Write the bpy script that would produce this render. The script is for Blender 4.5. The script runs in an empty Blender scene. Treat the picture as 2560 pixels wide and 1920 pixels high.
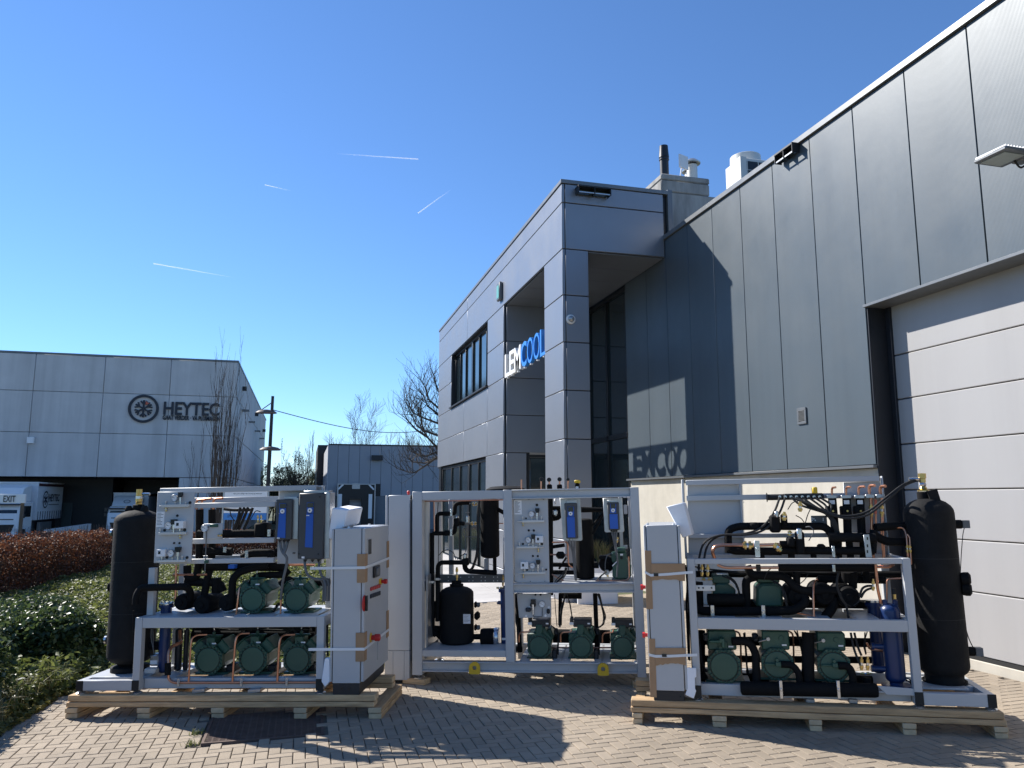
import bpy, bmesh, math, random
import numpy as np
from mathutils import Vector as V, Matrix, Euler
random.seed(7); RNG=np.random.default_rng(7)
D=bpy.data; SC=bpy.context.scene; COL=SC.collection
# ---------------------------------------------------------------- camera, sky, sun, exposure
FPX,PITCH,YAW,CAMH=1921.74,0.147321,0.262573,1.65
cam=D.cameras.new('camera'); cam.sensor_width=36; cam.lens=FPX/2560*36; cam.clip_start=.05; cam.clip_end=20000
co=D.objects.new('camera',cam); COL.objects.link(co); co.location=(0,0,CAMH)
co.rotation_euler=(math.pi/2+PITCH,0,-YAW); SC.camera=co
SUNV=V((1.964,-2.16,-2.308)).normalized()          # direction the sunlight travels
SEL=math.asin(-SUNV.z); SAZ=math.atan2(-SUNV.x,-SUNV.y)   # azimuth from +Y towards +X
w=D.worlds.new('World'); SC.world=w; w.use_nodes=True; nt=w.node_tree
bg=nt.nodes['Background']; sky=nt.nodes.new('ShaderNodeTexSky'); sky.sky_type='NISHITA'
sky.sun_disc=False; sky.sun_elevation=SEL; sky.sun_rotation=SAZ; sky.altitude=0; sky.air_density=1.0; sky.dust_density=0.0; sky.ozone_density=10.0
nt.links.new(sky.outputs[0],bg.inputs[0]); bg.inputs[1].default_value=0.094
sl=D.lights.new('sun','SUN'); sl.energy=4.5; sl.angle=math.radians(.5); sl.color=(1,.955,.89)
so=D.objects.new('sun',sl); COL.objects.link(so); so.rotation_euler=(-SUNV).to_track_quat('Z','Y').to_euler(); so.location=(-20,25,30)
vs=SC.view_settings; vs.view_transform='Standard'; vs.look='None'; vs.exposure=0.95; vs.gamma=1; vs.use_curve_mapping=False
# ---------------------------------------------------------------- helpers: photograph rays -> places in the scene
_cy,_sy,_cp,_sp=math.cos(YAW),math.sin(YAW),math.cos(PITCH),math.sin(PITCH)
RT=V((_cy,-_sy,0)); FW=V((_sy*_cp,_cy*_cp,_sp)); UP=RT.cross(FW); CAM=V((0,0,CAMH))
ZM=dict(A=(180,1180,.19892),B=(560,1180,.19892),C=(160,1480,.20494),D=(560,1480,.21698),E=(940,1180,.18087),F=(1260,1180,.18087),G=(940,1420,.19289),H=(1240,1420,.19286),I=(1560,1160,.20796),J=(1960,1160,.20796),K=(1560,1460,.24109),L=(1960,1460,.27125),M=(0,860,.32543),N=(600,900,.26517),O=(1060,420,.34955),P=(1060,760,.34955),Q=(1700,0,.38879),S=(1700,600,.38879),T=(0,1180,.14467),V=(0,1300,.28933),Y=(1700,1180,.36165),R=(1620,340,.15675),n=(0,0,1))
def px(z,x,y):
    a,b,s=ZM[z]; return a+s*x,b+s*y
def ray(z,x,y):
    X,Y=px(z,x,y); return RT*((X-1280)/FPX)-UP*((Y-960)/FPX)+FW
def on(ax,v,z,x,y):
    r=ray(z,x,y); i='XYZ'.index(ax); return CAM+r*((v-CAM[i])/r[i])
GS,GX=.02,6.2
def gz(x,y=0):
    z=GS*(min(max(x,-6),GX)-GX)
    if y>16: z-=min(1,(y-16)/26)*.62
    return z
def gnd(z,x,y):
    r=ray(z,x,y); return CAM+r*((GS*(CAM.x-GX)-CAMH)/(r.z-GS*r.x))
class Frame:
    def __init__(s,o,yaw,tilt=0):
        a,t=math.radians(yaw),math.radians(tilt); s.o=V(o)
        s.u=V((math.cos(a)*math.cos(t),math.sin(a)*math.cos(t),math.sin(t))); s.n=V((-math.sin(a),math.cos(a),0)); s.w=s.u.cross(s.n)
        s.M=Matrix(((s.u.x,s.n.x,s.w.x,s.o.x),(s.u.y,s.n.y,s.w.y,s.o.y),(s.u.z,s.n.z,s.w.z,s.o.z),(0,0,0,1)))
    def P(s,z,x,y,d):
        r=ray(z,x,y); t=(s.n.dot(s.o-CAM)+d)/s.n.dot(r); q=CAM+r*t-s.o; return V((q.dot(s.u),d,q.dot(s.w)))
    def Us(s,z,x,y,u):
        r=ray(z,x,y); t=(s.u.dot(s.o-CAM)+u)/s.u.dot(r); q=CAM+r*t-s.o; return V((u,q.dot(s.n),q.dot(s.w)))
    def rad(s,z,wpx,d,x=1000,y=800):      # half of a width in zoomed pixels, as metres at that depth
        a=s.P(z,x,y,d); b=s.P(z,x+wpx,y,d); return (b-a).length/2
W0=Frame((0,0,0),0)
ORG={}
def setp(o,label=None,cat=None,group=None,kind=None):
    for k,v in (('label',label),('category',cat),('group',group),('kind',kind)):
        if v: o[k]=v
    return o
def thing(name,label,cat,loc=(0,0,0),fr=W0,group=None,kind=None):
    o=D.objects.new(name,None); o.empty_display_size=.1; COL.objects.link(o)
    o.matrix_world=fr.M@Matrix.Translation(V(loc)); ORG[o]=V(loc); return setp(o,label,cat,group,kind)
def sharp(me,ang=34):
    me.polygons.foreach_set('use_smooth',[True]*len(me.polygons)); me.set_sharp_from_angle(angle=math.radians(ang))
class MB:
    def __init__(s): s.v=[]; s.f=[]; s.m=[]; s.mi=0
    def add(s,vs,fs):
        b=len(s.v); s.v+=[tuple(v) for v in vs]; s.f+=[tuple(i+b for i in f) for f in fs]; s.m+=[s.mi]*len(fs); return s
    def box(s,x0,x1,y0,y1,z0,z1):
        x0,x1=sorted((x0,x1)); y0,y1=sorted((y0,y1)); z0,z1=sorted((z0,z1))
        return s.add([(x,y,z) for z in (z0,z1) for y in (y0,y1) for x in (x0,x1)],[(0,2,3,1),(4,5,7,6),(0,1,5,4),(2,6,7,3),(0,4,6,2),(1,3,7,5)])
    def obox(s,c,ax,ay,az):      # centre and three half axes
        c,ax,ay,az=V(c),V(ax),V(ay),V(az)
        if ax.cross(ay).dot(az)<0: ax=-ax
        return s.add([c+ax*i+ay*j+az*k for k in (-1,1) for j in (-1,1) for i in (-1,1)],[(0,2,3,1),(4,5,7,6),(0,1,5,4),(2,6,7,3),(0,4,6,2),(1,3,7,5)])
    def beam(s,a,b,wd,h,up=(0,0,1)):
        a,b=V(a),V(b); t=(b-a); l=t.length/2; t.normalize(); sd=t.cross(V(up)).normalized(); u=sd.cross(t)
        return s.obox((a+b)/2,t*l,sd*wd/2,u*h/2)
    def prism(s,poly,ext):       # poly: 3d points in a plane, ext: extrusion vector
        ext=V(ext); p=[V(q) for q in poly]; n=len(p)
        nr=V((0,0,0))
        for i in range(n): nr+=p[i].cross(p[(i+1)%n])
        if nr.dot(ext)>0: p=p[::-1]
        vs=p+[q+ext for q in p]
        return s.add(vs,[tuple(range(n)),tuple(range(2*n-1,n-1,-1))]+[(i,i+n,(i+1)%n+n,(i+1)%n) for i in range(n)])
    def rings(s,rg,cap=(True,True)):
        n=len(rg[0]); vs=[p for r in rg for p in r]; fs=[]
        for k in range(len(rg)-1):
            for i in range(n):
                j=(i+1)%n; fs.append((k*n+i,k*n+j,(k+1)*n+j,(k+1)*n+i))
        if cap[0]: fs.append(tuple(range(n-1,-1,-1)))
        if cap[1]: fs.append(tuple(range((len(rg)-1)*n,len(rg)*n)))
        return s.add(vs,fs)
    def lathe(s,o,axis,prof,n=20,cap=(True,True)):   # prof: (radius, height along axis)
        o=V(o); a=V(axis).normalized(); x=a.orthogonal().normalized(); y=a.cross(x)
        return s.rings([[o+a*h+(x*math.cos(2*math.pi*i/n)+y*math.sin(2*math.pi*i/n))*max(r,1e-4) for i in range(n)] for r,h in prof],cap)
    def cyl(s,a,b,r,r2=None,n=16):
        a,b=V(a),V(b); return s.lathe(a,b-a,[(r,0),(r if r2 is None else r2,(b-a).length)],n)
    def tube(s,pts,r,n=8,cap=True,bend=None,seg=4):
        pts=[V(p) for p in pts]
        if bend:                   # rounded corners
            q=[pts[0]]
            for i in range(1,len(pts)-1):
                a,b,c=pts[i-1],pts[i],pts[i+1]; la,lc=(a-b).length,(c-b).length; t=min(bend,la*.48,lc*.48)
                if t<1e-4: q.append(b); continue
                p0=b+(a-b).normalized()*t; p1=b+(c-b).normalized()*t
                for k in range(seg+1):
                    u=k/seg; q.append(p0*(1-u)**2+b*2*u*(1-u)+p1*u*u)
            q.append(pts[-1]); pts=q
        R=r if isinstance(r,(list,tuple)) else [r]*len(pts)
        if len(R)!=len(pts): R=[R[0]+(R[-1]-R[0])*i/(len(pts)-1) for i in range(len(pts))]
        rg=[]; x=None
        for i,p in enumerate(pts):
            t=(pts[min(i+1,len(pts)-1)]-pts[max(i-1,0)])
            if t.length<1e-7: t=V((0,0,1))
            t.normalize()
            if x is None: x=t.orthogonal().normalized()
            x=(x-t*x.dot(t))
            x=x.normalized() if x.length>1e-5 else t.orthogonal().normalized()
            y=t.cross(x); rg.append([p+(x*math.cos(2*math.pi*k/n)+y*math.sin(2*math.pi*k/n))*R[i] for k in range(n)])
        return s.rings(rg,(cap,cap))
    def mesh(s,name,mats,off=V((0,0,0))):
        me=D.meshes.new(name); me.from_pydata([(v[0]-off.x,v[1]-off.y,v[2]-off.z) for v in s.v],[],s.f)
        for m in (mats if isinstance(mats,(list,tuple)) else [mats]): me.materials.append(m)
        if any(s.m): me.polygons.foreach_set('material_index',s.m)
        sharp(me); return me
    def build(s,name,mats,parent=None,fr=W0,bev=0,base=False,label=None,cat=None,group=None,kind=None):
        a=np.array(s.v); lo,hi=a.min(0),a.max(0); c=V((lo+hi)/2)
        if base or parent is None: c.z=float(lo[2])
        me=s.mesh(name,mats,c); o=D.objects.new(name,me); COL.objects.link(o); place(o,c,parent,fr)
        if bev: bevel(o,bev)
        return setp(o,label,cat,group,kind)
def place(o,c,parent,fr=W0):
    ORG[o]=V(c)
    if parent is not None: o.parent=parent; o.location=V(c)-ORG[parent]
    else: o.matrix_world=fr.M@Matrix.Translation(V(c))
def bevel(o,wd,seg=1):
    m=o.modifiers.new('bevel','BEVEL'); m.width=wd; m.segments=seg; m.limit_method='ANGLE'; m.angle_limit=math.radians(40); m.harden_normals=False
def copy_part(src,parent,delta,name=None):
    o=src.copy(); COL.objects.link(o); c=ORG[src]+V(delta); ORG[o]=c; o.parent=parent; o.location=c-ORG[parent]; return o
def text_mesh(name,body,origin,xdir,ydir,width,height,depth,mat,parent,fr=W0,bold=0,kind=None,shear=0):
    cu=D.curves.new(name,'FONT'); cu.body=body; cu.offset=bold; cu.resolution_u=3; cu.shear=shear
    ob=D.objects.new(name,cu); me=D.meshes.new_from_object(ob); D.objects.remove(ob); D.curves.remove(cu)
    n=len(me.vertices); a=np.empty(n*3); me.vertices.foreach_get('co',a); a=a.reshape(-1,3)
    fs=[tuple(p.vertices) for p in me.polygons]; D.meshes.remove(me)
    lo,hi=a.min(0),a.max(0); X,Y=V(xdir).normalized(),V(ydir).normalized(); N=X.cross(Y); O=V(origin)
    P=[O+X*((q[0]-lo[0])/(hi[0]-lo[0])*width)+Y*((q[1]-lo[1])/(hi[1]-lo[1])*height) for q in a]
    b=MB()
    if depth<=0: b.add(P,fs)
    else:
        edges={}
        for f in fs:
            for i in range(len(f)): edges[(f[i],f[(i+1)%len(f)])]=1
        b.add(P,[f[::-1] for f in fs]); b.add([p+N*depth for p in P],fs); m=len(P)
        b.f+=[(j,i,i+m,j+m) for (i,j) in edges if (j,i) not in edges][:]; b.m+= [0]*(len(b.f)-len(b.m))
        b.f=[f for f in b.f]
    return b.build(name,mat,parent,fr,kind=kind)
# ---------------------------------------------------------------- materials
def lin(c):
    if isinstance(c,str): c=[int(c[i:i+2],16)/255 for i in (0,2,4)]; return [((x+.055)/1.055)**2.4 if x>.04 else x/12.92 for x in c]
    return list(c)
def mat(name,col,rough=.5,metal=0,var=.1,scale=6,bump=0,bscale=60,spec=.5,rnd=.06,coat=0,stretch=None,col2=None,isl=0):
    m=D.materials.new(name); m.use_nodes=True; t=m.node_tree; N=t.nodes; L=t.links; b=N['Principled BSDF']
    c=lin(col); c2=lin(col2) if col2 else [x*.72 for x in c]
    tc=N.new('ShaderNodeTexCoord'); src=tc.outputs['Object']
    if stretch:
        mp=N.new('ShaderNodeMapping'); mp.inputs['Scale'].default_value=stretch; L.new(src,mp.inputs[0]); src=mp.outputs[0]
    oi=N.new('ShaderNodeObjectInfo')
    ad=N.new('ShaderNodeVectorMath'); ad.operation='ADD'; L.new(src,ad.inputs[0])
    sc=N.new('ShaderNodeMath'); sc.operation='MULTIPLY'; sc.inputs[1].default_value=37; L.new(oi.outputs['Random'],sc.inputs[0]); L.new(sc.outputs[0],ad.inputs[1]); src=ad.outputs[0]
    nz=N.new('ShaderNodeTexNoise'); nz.inputs['Scale'].default_value=scale; nz.inputs['Detail'].default_value=6; nz.inputs['Roughness'].default_value=.62; L.new(src,nz.inputs['Vector'])
    mr=N.new('ShaderNodeMapRange'); mr.inputs[1].default_value=.35; mr.inputs[2].default_value=.72; mr.inputs[3].default_value=0; mr.inputs[4].default_value=min(1,var*4 if not col2 else var); L.new(nz.outputs['Fac'],mr.inputs[0])
    mx=N.new('ShaderNodeMix'); mx.data_type='RGBA'; L.new(mr.outputs[0],mx.inputs[0]); mx.inputs[6].default_value=(*c,1); mx.inputs[7].default_value=(*c2,1)
    hv=N.new('ShaderNodeHueSaturation'); L.new(mx.outputs[2],hv.inputs['Color'])
    rr=N.new('ShaderNodeMapRange'); rr.inputs[3].default_value=1-rnd; rr.inputs[4].default_value=1+rnd; L.new(oi.outputs['Random'],rr.inputs[0]); val=rr.outputs[0]
    if isl:
        ge=N.new('ShaderNodeNewGeometry'); r2=N.new('ShaderNodeMapRange'); r2.inputs[3].default_value=1-isl; r2.inputs[4].default_value=1+isl; L.new(ge.outputs['Random Per Island'],r2.inputs[0])
        mu=N.new('ShaderNodeMath'); mu.operation='MULTIPLY'; L.new(val,mu.inputs[0]); L.new(r2.outputs[0],mu.inputs[1]); val=mu.outputs[0]
    L.new(val,hv.inputs['Value']); L.new(hv.outputs[0],b.inputs['Base Color'])
    b.inputs['Roughness'].default_value=rough; b.inputs['Metallic'].default_value=metal; b.inputs['Specular IOR Level'].default_value=spec
    if coat: b.inputs['Coat Weight'].default_value=coat; b.inputs['Coat Roughness'].default_value=.15
    n2=N.new('ShaderNodeMapRange'); n2.inputs[3].default_value=max(.02,rough-.1); n2.inputs[4].default_value=min(1,rough+.12); L.new(nz.outputs['Fac'],n2.inputs[0]); L.new(n2.outputs[0],b.inputs['Roughness'])
    if bump:
        bz=N.new('ShaderNodeTexNoise'); bz.inputs['Scale'].default_value=bscale; bz.inputs['Detail'].default_value=5; L.new(src,bz.inputs['Vector'])
        bp=N.new('ShaderNodeBump'); bp.inputs['Strength'].default_value=bump; bp.inputs['Distance'].default_value=.01; L.new(bz.outputs['Fac'],bp.inputs['Height']); L.new(bp.outputs[0],b.inputs['Normal'])
    return m
def ribbed(m,axis,freq,strength=.25,dist=.002):     # fine parallel ribs on metal cladding
    t=m.node_tree; N=t.nodes; L=t.links; b=N['Principled BSDF']; tc=N.new('ShaderNodeTexCoord'); wv=N.new('ShaderNodeTexWave')
    wv.bands_direction=axis; wv.inputs['Scale'].default_value=freq; L.new(tc.outputs['Object'],wv.inputs['Vector'])
    bp=N.new('ShaderNodeBump'); bp.inputs['Strength'].default_value=strength; bp.inputs['Distance'].default_value=dist; L.new(wv.outputs['Fac'],bp.inputs['Height'])
    pv=b.inputs['Normal'].links
    if pv: L.new(pv[0].from_socket,bp.inputs['Normal'])
    L.new(bp.outputs[0],b.inputs['Normal']); return m
def leafmat(name,cols,rough=.5,trans=.3):
    m=D.materials.new(name); m.use_nodes=True; t=m.node_tree; N=t.nodes; L=t.links; b=N['Principled BSDF']
    ge=N.new('ShaderNodeNewGeometry'); cr=N.new('ShaderNodeValToRGB'); e=cr.color_ramp.elements
    while len(e)<len(cols): e.new(.5)
    for i,c in enumerate(cols): e[i].position=i/(len(cols)-1); e[i].color=(*c,1)
    L.new(ge.outputs['Random Per Island'],cr.inputs[0]); L.new(cr.outputs[0],b.inputs['Base Color']); b.inputs['Roughness'].default_value=rough
    tr=N.new('ShaderNodeBsdfTranslucent'); L.new(cr.outputs[0],tr.inputs[0]); ms=N.new('ShaderNodeMixShader'); ms.inputs[0].default_value=trans
    L.new(b.outputs[0],ms.inputs[1]); L.new(tr.outputs[0],ms.inputs[2]); L.new(ms.outputs[0],N['Material Output'].inputs[0]); return m
M_={}
def glass(name,col,rough=.02):
    m=mat(name,col,rough,0,var=.05,rnd=.05,spec=.9); return m
M_['hall']=ribbed(mat('hall_cladding',(.076,.097,.113),.38,.08,var=.05,scale=1.2,rnd=.03,bump=.12,bscale=2.2),'Y',24,.35,.002)
M_['flash']=mat('grey_flashing',(.15,.16,.17),.38,.3,var=.06)
M_['office']=ribbed(mat('office_cassette',(.23,.245,.275),.38,.45,var=.04,scale=1.0,rnd=.03,bump=.08,bscale=2.5),'Z',9,.06,.001)
M_['dark']=mat('dark_metal',(.018,.02,.025),.45,.2)
M_['black']=mat('black_frame',(.008,.009,.011),.35,.1)
M_['plinth']=mat('beige_plinth_concrete',(.50,.465,.395),.85,0,var=.07,scale=5,bump=.08,bscale=160)
M_['conc']=mat('grey_concrete_panel',(.60,.59,.58),.85,0,var=.09,scale=.7,bump=.05,bscale=60,rnd=.04)
M_['chim']=mat('stained_concrete',(.38,.37,.35),.9,0,var=.9,scale=2.2,col2=(.16,.155,.145),bump=.15,bscale=30,stretch=(1.5,1.5,.35))
M_['door']=mat('light_grey_door',(.335,.328,.325),.5,.0,var=.03,scale=1,rnd=.01,bump=.03,bscale=220)
M_['glass']=glass('dark_window_glass',(.012,.02,.024))
M_['white']=mat('white_paint',(.78,.78,.78),.45,0,var=.03)
M_['ac']=mat('off_white_paint',(.62,.61,.57),.5,0,var=.05)
M_['blueL']=mat('blue_sign_paint',(.02,.2,.62),.4,0,var=.02)
M_['paver']=mat('concrete_paver',(.32,.262,.195),.9,0,var=.1,scale=7,bump=.35,bscale=240,rnd=.08,isl=.08)
def stained(m,scale,amt):       # broad dirt on the ground, by place
    t=m.node_tree; N=t.nodes; L=t.links; b=N['Principled BSDF']; src=b.inputs['Base Color'].links[0].from_socket
    ge=N.new('ShaderNodeNewGeometry'); nz=N.new('ShaderNodeTexNoise'); nz.inputs['Scale'].default_value=scale; nz.inputs['Detail'].default_value=7; nz.inputs['Roughness'].default_value=.65; L.new(ge.outputs['Position'],nz.inputs['Vector'])
    mr=N.new('ShaderNodeMapRange'); mr.inputs[1].default_value=.38; mr.inputs[2].default_value=.7; mr.inputs[3].default_value=1+amt*.3; mr.inputs[4].default_value=1-amt; L.new(nz.outputs['Fac'],mr.inputs[0])
    mx=N.new('ShaderNodeMix'); mx.data_type='RGBA'; mx.blend_type='MULTIPLY'; mx.inputs[0].default_value=1; L.new(src,mx.inputs[6]); L.new(mr.outputs[0],mx.inputs[7]); L.new(mx.outputs[2],b.inputs['Base Color'])
def streaks(m,amt,scale=1.0):   # rain streaks running down a wall
    t=m.node_tree; N=t.nodes; L=t.links; b=N['Principled BSDF']; src=b.inputs['Base Color'].links[0].from_socket
    ge=N.new('ShaderNodeNewGeometry'); mp=N.new('ShaderNodeMapping'); mp.inputs['Scale'].default_value=(scale*3,scale*3,scale*.16); L.new(ge.outputs['Position'],mp.inputs[0])
    nz=N.new('ShaderNodeTexNoise'); nz.inputs['Scale'].default_value=1.2; nz.inputs['Detail'].default_value=8; nz.inputs['Roughness'].default_value=.6; L.new(mp.outputs[0],nz.inputs['Vector'])
    mr=N.new('ShaderNodeMapRange'); mr.inputs[1].default_value=.4; mr.inputs[2].default_value=.72; mr.inputs[3].default_value=1.0; mr.inputs[4].default_value=1-amt; L.new(nz.outputs['Fac'],mr.inputs[0])
    mx=N.new('ShaderNodeMix'); mx.data_type='RGBA'; mx.blend_type='MULTIPLY'; mx.inputs[0].default_value=1; L.new(src,mx.inputs[6]); L.new(mr.outputs[0],mx.inputs[7]); L.new(mx.outputs[2],b.inputs['Base Color'])
M_['joint']=mat('joint_sand',(.15,.125,.095),.95,0,var=.3,scale=20)
M_['slab']=mat('white_slab',(.46,.44,.42),.85,0,var=.06,rnd=.05,bump=.1,bscale=90)
M_['soil']=mat('dark_soil',(.06,.045,.03),.95,0,var=.4,scale=4,bump=.6,bscale=20)
M_['asph']=mat('asphalt',(.07,.07,.07),.9,0,var=.15,scale=3,bump=.2,bscale=200)
M_['road']=mat('light_concrete_road',(.45,.44,.41),.9,0,var=.08)
M_['field']=mat('rough_grass_ground',(.08,.09,.04),.95,0,var=.5,scale=.4)
M_['ware']=mat('blue_grey_cladding',(.29,.305,.335),.5,.0,var=.04,scale=1,rnd=.03)
M_['bark']=mat('bare_bark',(.075,.06,.048),.9,0,var=.3,scale=8)
M_['barkp']=mat('pale_bark',(.12,.10,.075),.9,0,var=.3,scale=8)
M_['rub']=mat('rubber',(.012,.012,.012),.7)
M_['paint']=mat('light_grey_paint',(.44,.45,.46),.42,0,var=.035,scale=3,rnd=.02,bump=.02,bscale=300)
M_['galv']=mat('galvanised_steel',(.46,.47,.48),.35,.75,var=.18,scale=9,rnd=.08)
M_['insul']=mat('black_foam_insulation',(.006,.006,.0065),.8,0,var=.1,scale=14,bump=.15,bscale=90,spec=.18)
M_['tank']=mat('black_rubber_jacket',(.012,.012,.0125),.8,0,var=.2,scale=9,bump=.3,bscale=45,spec=.22)
M_['copper']=mat('copper_tube',(.62,.30,.19),.32,.95,var=.2,scale=20,rnd=.1,col2=(.36,.14,.08))
M_['brass']=mat('brass_fitting',(.62,.44,.16),.3,.9,var=.15,scale=20)
M_['green']=mat('dark_green_casting',(.026,.085,.058),.42,0,var=.12,scale=10,bump=.15,bscale=90)
M_['blue']=mat('blue_vessel_paint',(.008,.03,.115),.35,0,var=.1,scale=6)
M_['steel']=mat('bright_steel',(.62,.63,.65),.25,.95,var=.1)
M_['vfd']=mat('charcoal_plastic',(.055,.057,.06),.5,0,var=.05)
M_['vblue']=mat('blue_plastic',(.012,.09,.42),.38,0,var=.03)
M_['lcd']=mat('display_glass',(.03,.035,.028),.15)
M_['cond']=mat('grey_conduit',(.12,.125,.13),.5,0,var=.1)
M_['yel']=mat('yellow_paint',(.72,.46,.02),.45,0,var=.12)
M_['red']=mat('red_plastic',(.5,.02,.02),.4,0,var=.05)
M_['card']=mat('brown_cardboard',(.36,.225,.125),.85,0,var=.1,scale=12,bump=.1,bscale=40)
M_['foam']=mat('white_foam',(.82,.83,.86),.75,0,var=.03,bump=.12,bscale=200)
M_['strap']=mat('white_strap',(.68,.7,.72),.4,0,var=.03)
M_['wood']=mat('raw_timber',(.62,.42,.225),.8,0,var=.85,scale=4,col2=(.27,.165,.085),bump=.25,bscale=25,stretch=(1,12,12),rnd=.14)
M_['wend']=mat('timber_end_grain',(.62,.47,.29),.85,0,var=.5,scale=14,col2=(.3,.22,.14))
M_['rust']=mat('rusty_grating',(.15,.105,.088),.7,.3,var=.4,scale=12)
M_['lab']=mat('printed_label',(.7,.71,.72),.5,0,var=.1,scale=40,col2=(.25,.26,.28))
M_['navy']=mat('dark_navy_print',(.014,.018,.03),.5,0,var=.05)
M_['red2']=mat('orange_red_paint',(.5,.11,.06),.5)
stained(M_['paver'],.9,.2); stained(M_['slab'],.6,.15); stained(M_['plinth'],.8,.12)
streaks(M_['hall'],.12,.8); streaks(M_['conc'],.22,.35); streaks(M_['door'],.06,1); streaks(M_['plinth'],.12,1)
# ================================================================ SETTING
def sheet(name,mat_,xs,ys,dz=0,parent=None,kind='structure',clip=None):
    b=MB(); n=len(ys)
    vs=[(x,y,gz(x,y)+dz) for x in xs for y in ys]; fs=[]
    for i in range(len(xs)-1):
        for j in range(n-1): fs.append((i*n+j,(i+1)*n+j,(i+1)*n+j+1,i*n+j+1))
    b.add(vs,fs); return b.build(name,mat_,parent,kind=kind)
sheet('ground',M_['field'],[-3000,-600,-150,-60,-30,-6,0,6.2,30,100,600,3000],[-600,-100,-20,0,8,16,22,30,36,42,60,90,200,600,3500],-.06)
sheet('road',M_['road'],[-60,-30,-14,-6,0,6.2,14],[28.4,30,32,34,36],-.03)
sheet('dock_yard',M_['asph'],[-60,-30,-14,-6,0,6.2,14],[36,38,40,42,60],-.03)
# ---- paved yard: herringbone of single pavers on a sloping bed
BED=[(-2.6,-3),(-2.3,6.6),(-2.25,7.26),(-2.2,7.65),(-2.16,8.3),(-2.05,8.5),(.88,8.44),(1.0,9.2),(1.22,12.8)]
def bedx(y):           # left limit of the paving
    if y<8.3:
        for (x0,y0),(x1,y1) in zip(BED,BED[1:]):
            if y0<=y<=y1 and y1>y0: return x0+(x1-x0)*(y-y0)/(y1-y0)
        return -2.6
    if y<8.46: return -2.0
    return .9+(y-8.45)*.075
GR=(-.655,.225,6.335,7.085)     # drain grate
def paved(x,y): return bedx(y)+.02<x<6.36 and -1.2<y<12.78 and not (GR[0]-.02<x<GR[1]+.02 and GR[2]-.02<y<GR[3]+.02)
pv=MB()
ys=[-1.3,0,2,4,6,7,8.3,8.47,9.5,11,12.82]
vs=[];fs=[]
for i,y in enumerate(ys):
    xa=bedx(y)-.12 ; vs+=[(xa,y,gz(xa)-.012),(6.42,y,gz(6.42)-.012)]
    if i: fs.append((2*i-2,2*i-1,2*i+1,2*i))
pv.add(vs,fs); PAVE=pv.build('pavement',M_['joint'],kind='structure')
PW=.0838; JT=.0035
def pavermesh(name,lx,ly):
    b=MB(); h=.02; hx,hy=lx/2-JT,ly/2-JT; c=.004
    b.rings([[(-hx,-hy,-h),(hx,-hy,-h),(hx,hy,-h),(-hx,hy,-h)],[(-hx,-hy,-c*.6),(hx,-hy,-c*.6),(hx,hy,-c*.6),(-hx,hy,-c*.6)],[(-hx+c,-hy+c,0),(hx-c,-hy+c,0),(hx-c,hy-c,0),(-hx+c,hy-c,0)]],(False,True))
    for v in range(len(b.v)): x,y,z=b.v[v]; b.v[v]=(x,y,z+GS*x)
    return b
PM=[pavermesh('paver',2*PW,PW),pavermesh('paver',PW,2*PW)]
def mk(b):
    me=D.meshes.new('paver'); me.from_pydata(b.v,[],b.f); me.materials.append(M_['paver']); return me
PME=[mk(b) for b in PM]
plist=[]
nmax=int(16/PW)
for i in range(-60,110):
    for j in range(-30,170):
        k=(i-j)%4      # herringbone: cell (i,j): 0,1 = left/right half of a lying paver; 2,3 = of a standing one
        if k==0: c=(i*PW+PW,j*PW+PW/2,0)
        elif k==3: c=(i*PW+PW/2,j*PW+PW-PW*0,1) if False else (i*PW+PW/2,(j+1)*PW,1)
        else: continue
        if paved(c[0],c[1]): plist.append(c)
def cdist(c):
    d=V((c[0],c[1],gz(c[0])))-CAM; f=d.dot(FW); r=d.dot(RT)/f; u=d.dot(UP)/f
    vis=f>0 and abs(r)<1290/FPX and -u<968/FPX
    return (0 if vis else 1,d.length)
plist.sort(key=cdist)
rest=MB()
for n_,(x,y,o_) in enumerate(plist):
    z=gz(x)+random.uniform(-.0015,.0015)
    if n_<300:
        o=D.objects.new('paver',PME[o_]); COL.objects.link(o); o.parent=PAVE; o.location=V((x,y,z))-ORG[PAVE]
    else:
        b=PM[o_]; rest.add([(vx+x,vy+y,vz+z) for vx,vy,vz in b.v],b.f)
me=D.meshes.new('pavers'); me.from_pydata([tuple(V(v)-ORG[PAVE]) for v in rest.v],[],rest.f); me.materials.append(M_['paver'])
o=D.objects.new('pavers',me); COL.objects.link(o); o.parent=PAVE; o['kind']='stuff'
# ---- white slab terrace in front of the office
tb=MB(); 
for (x0,x1) in ((1.15,4.2),): tb.add([(x0,12.82,gz(x0)-.02),(x1,12.82,gz(x1)-.02),(x1,27,gz(x1)-.02),(x0+.6,27,gz(x0)-.02)],[(0,1,2,3)])
TER=tb.build('terrace',M_['joint'],kind='structure')
sm=None; sw,sd=.76,.5
b=MB(); b.rings([[(-sw/2+.004,-sd/2+.004,-.03),(sw/2-.004,-sd/2+.004,-.03),(sw/2-.004,sd/2-.004,-.03),(-sw/2+.004,sd/2-.004,-.03)],[(-sw/2+.004,-sd/2+.004,0),(sw/2-.004,-sd/2+.004,0),(sw/2-.004,sd/2-.004,0),(-sw/2+.004,sd/2-.004,0)]],(False,True))
b.v=[(x,y,z+GS*x) for x,y,z in b.v]; sme=D.meshes.new('slab'); sme.from_pydata(b.v,[],b.f); sme.materials.append(M_['slab'])
for i in range(4):
    for j in range(28):
        x,y=1.2+sw*(i+.5),12.84+sd*(j+.5)
        o=D.objects.new('slab',sme); COL.objects.link(o); o.parent=TER; o.location=V((x,y,gz(x)+.004))-ORG[TER]
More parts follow.
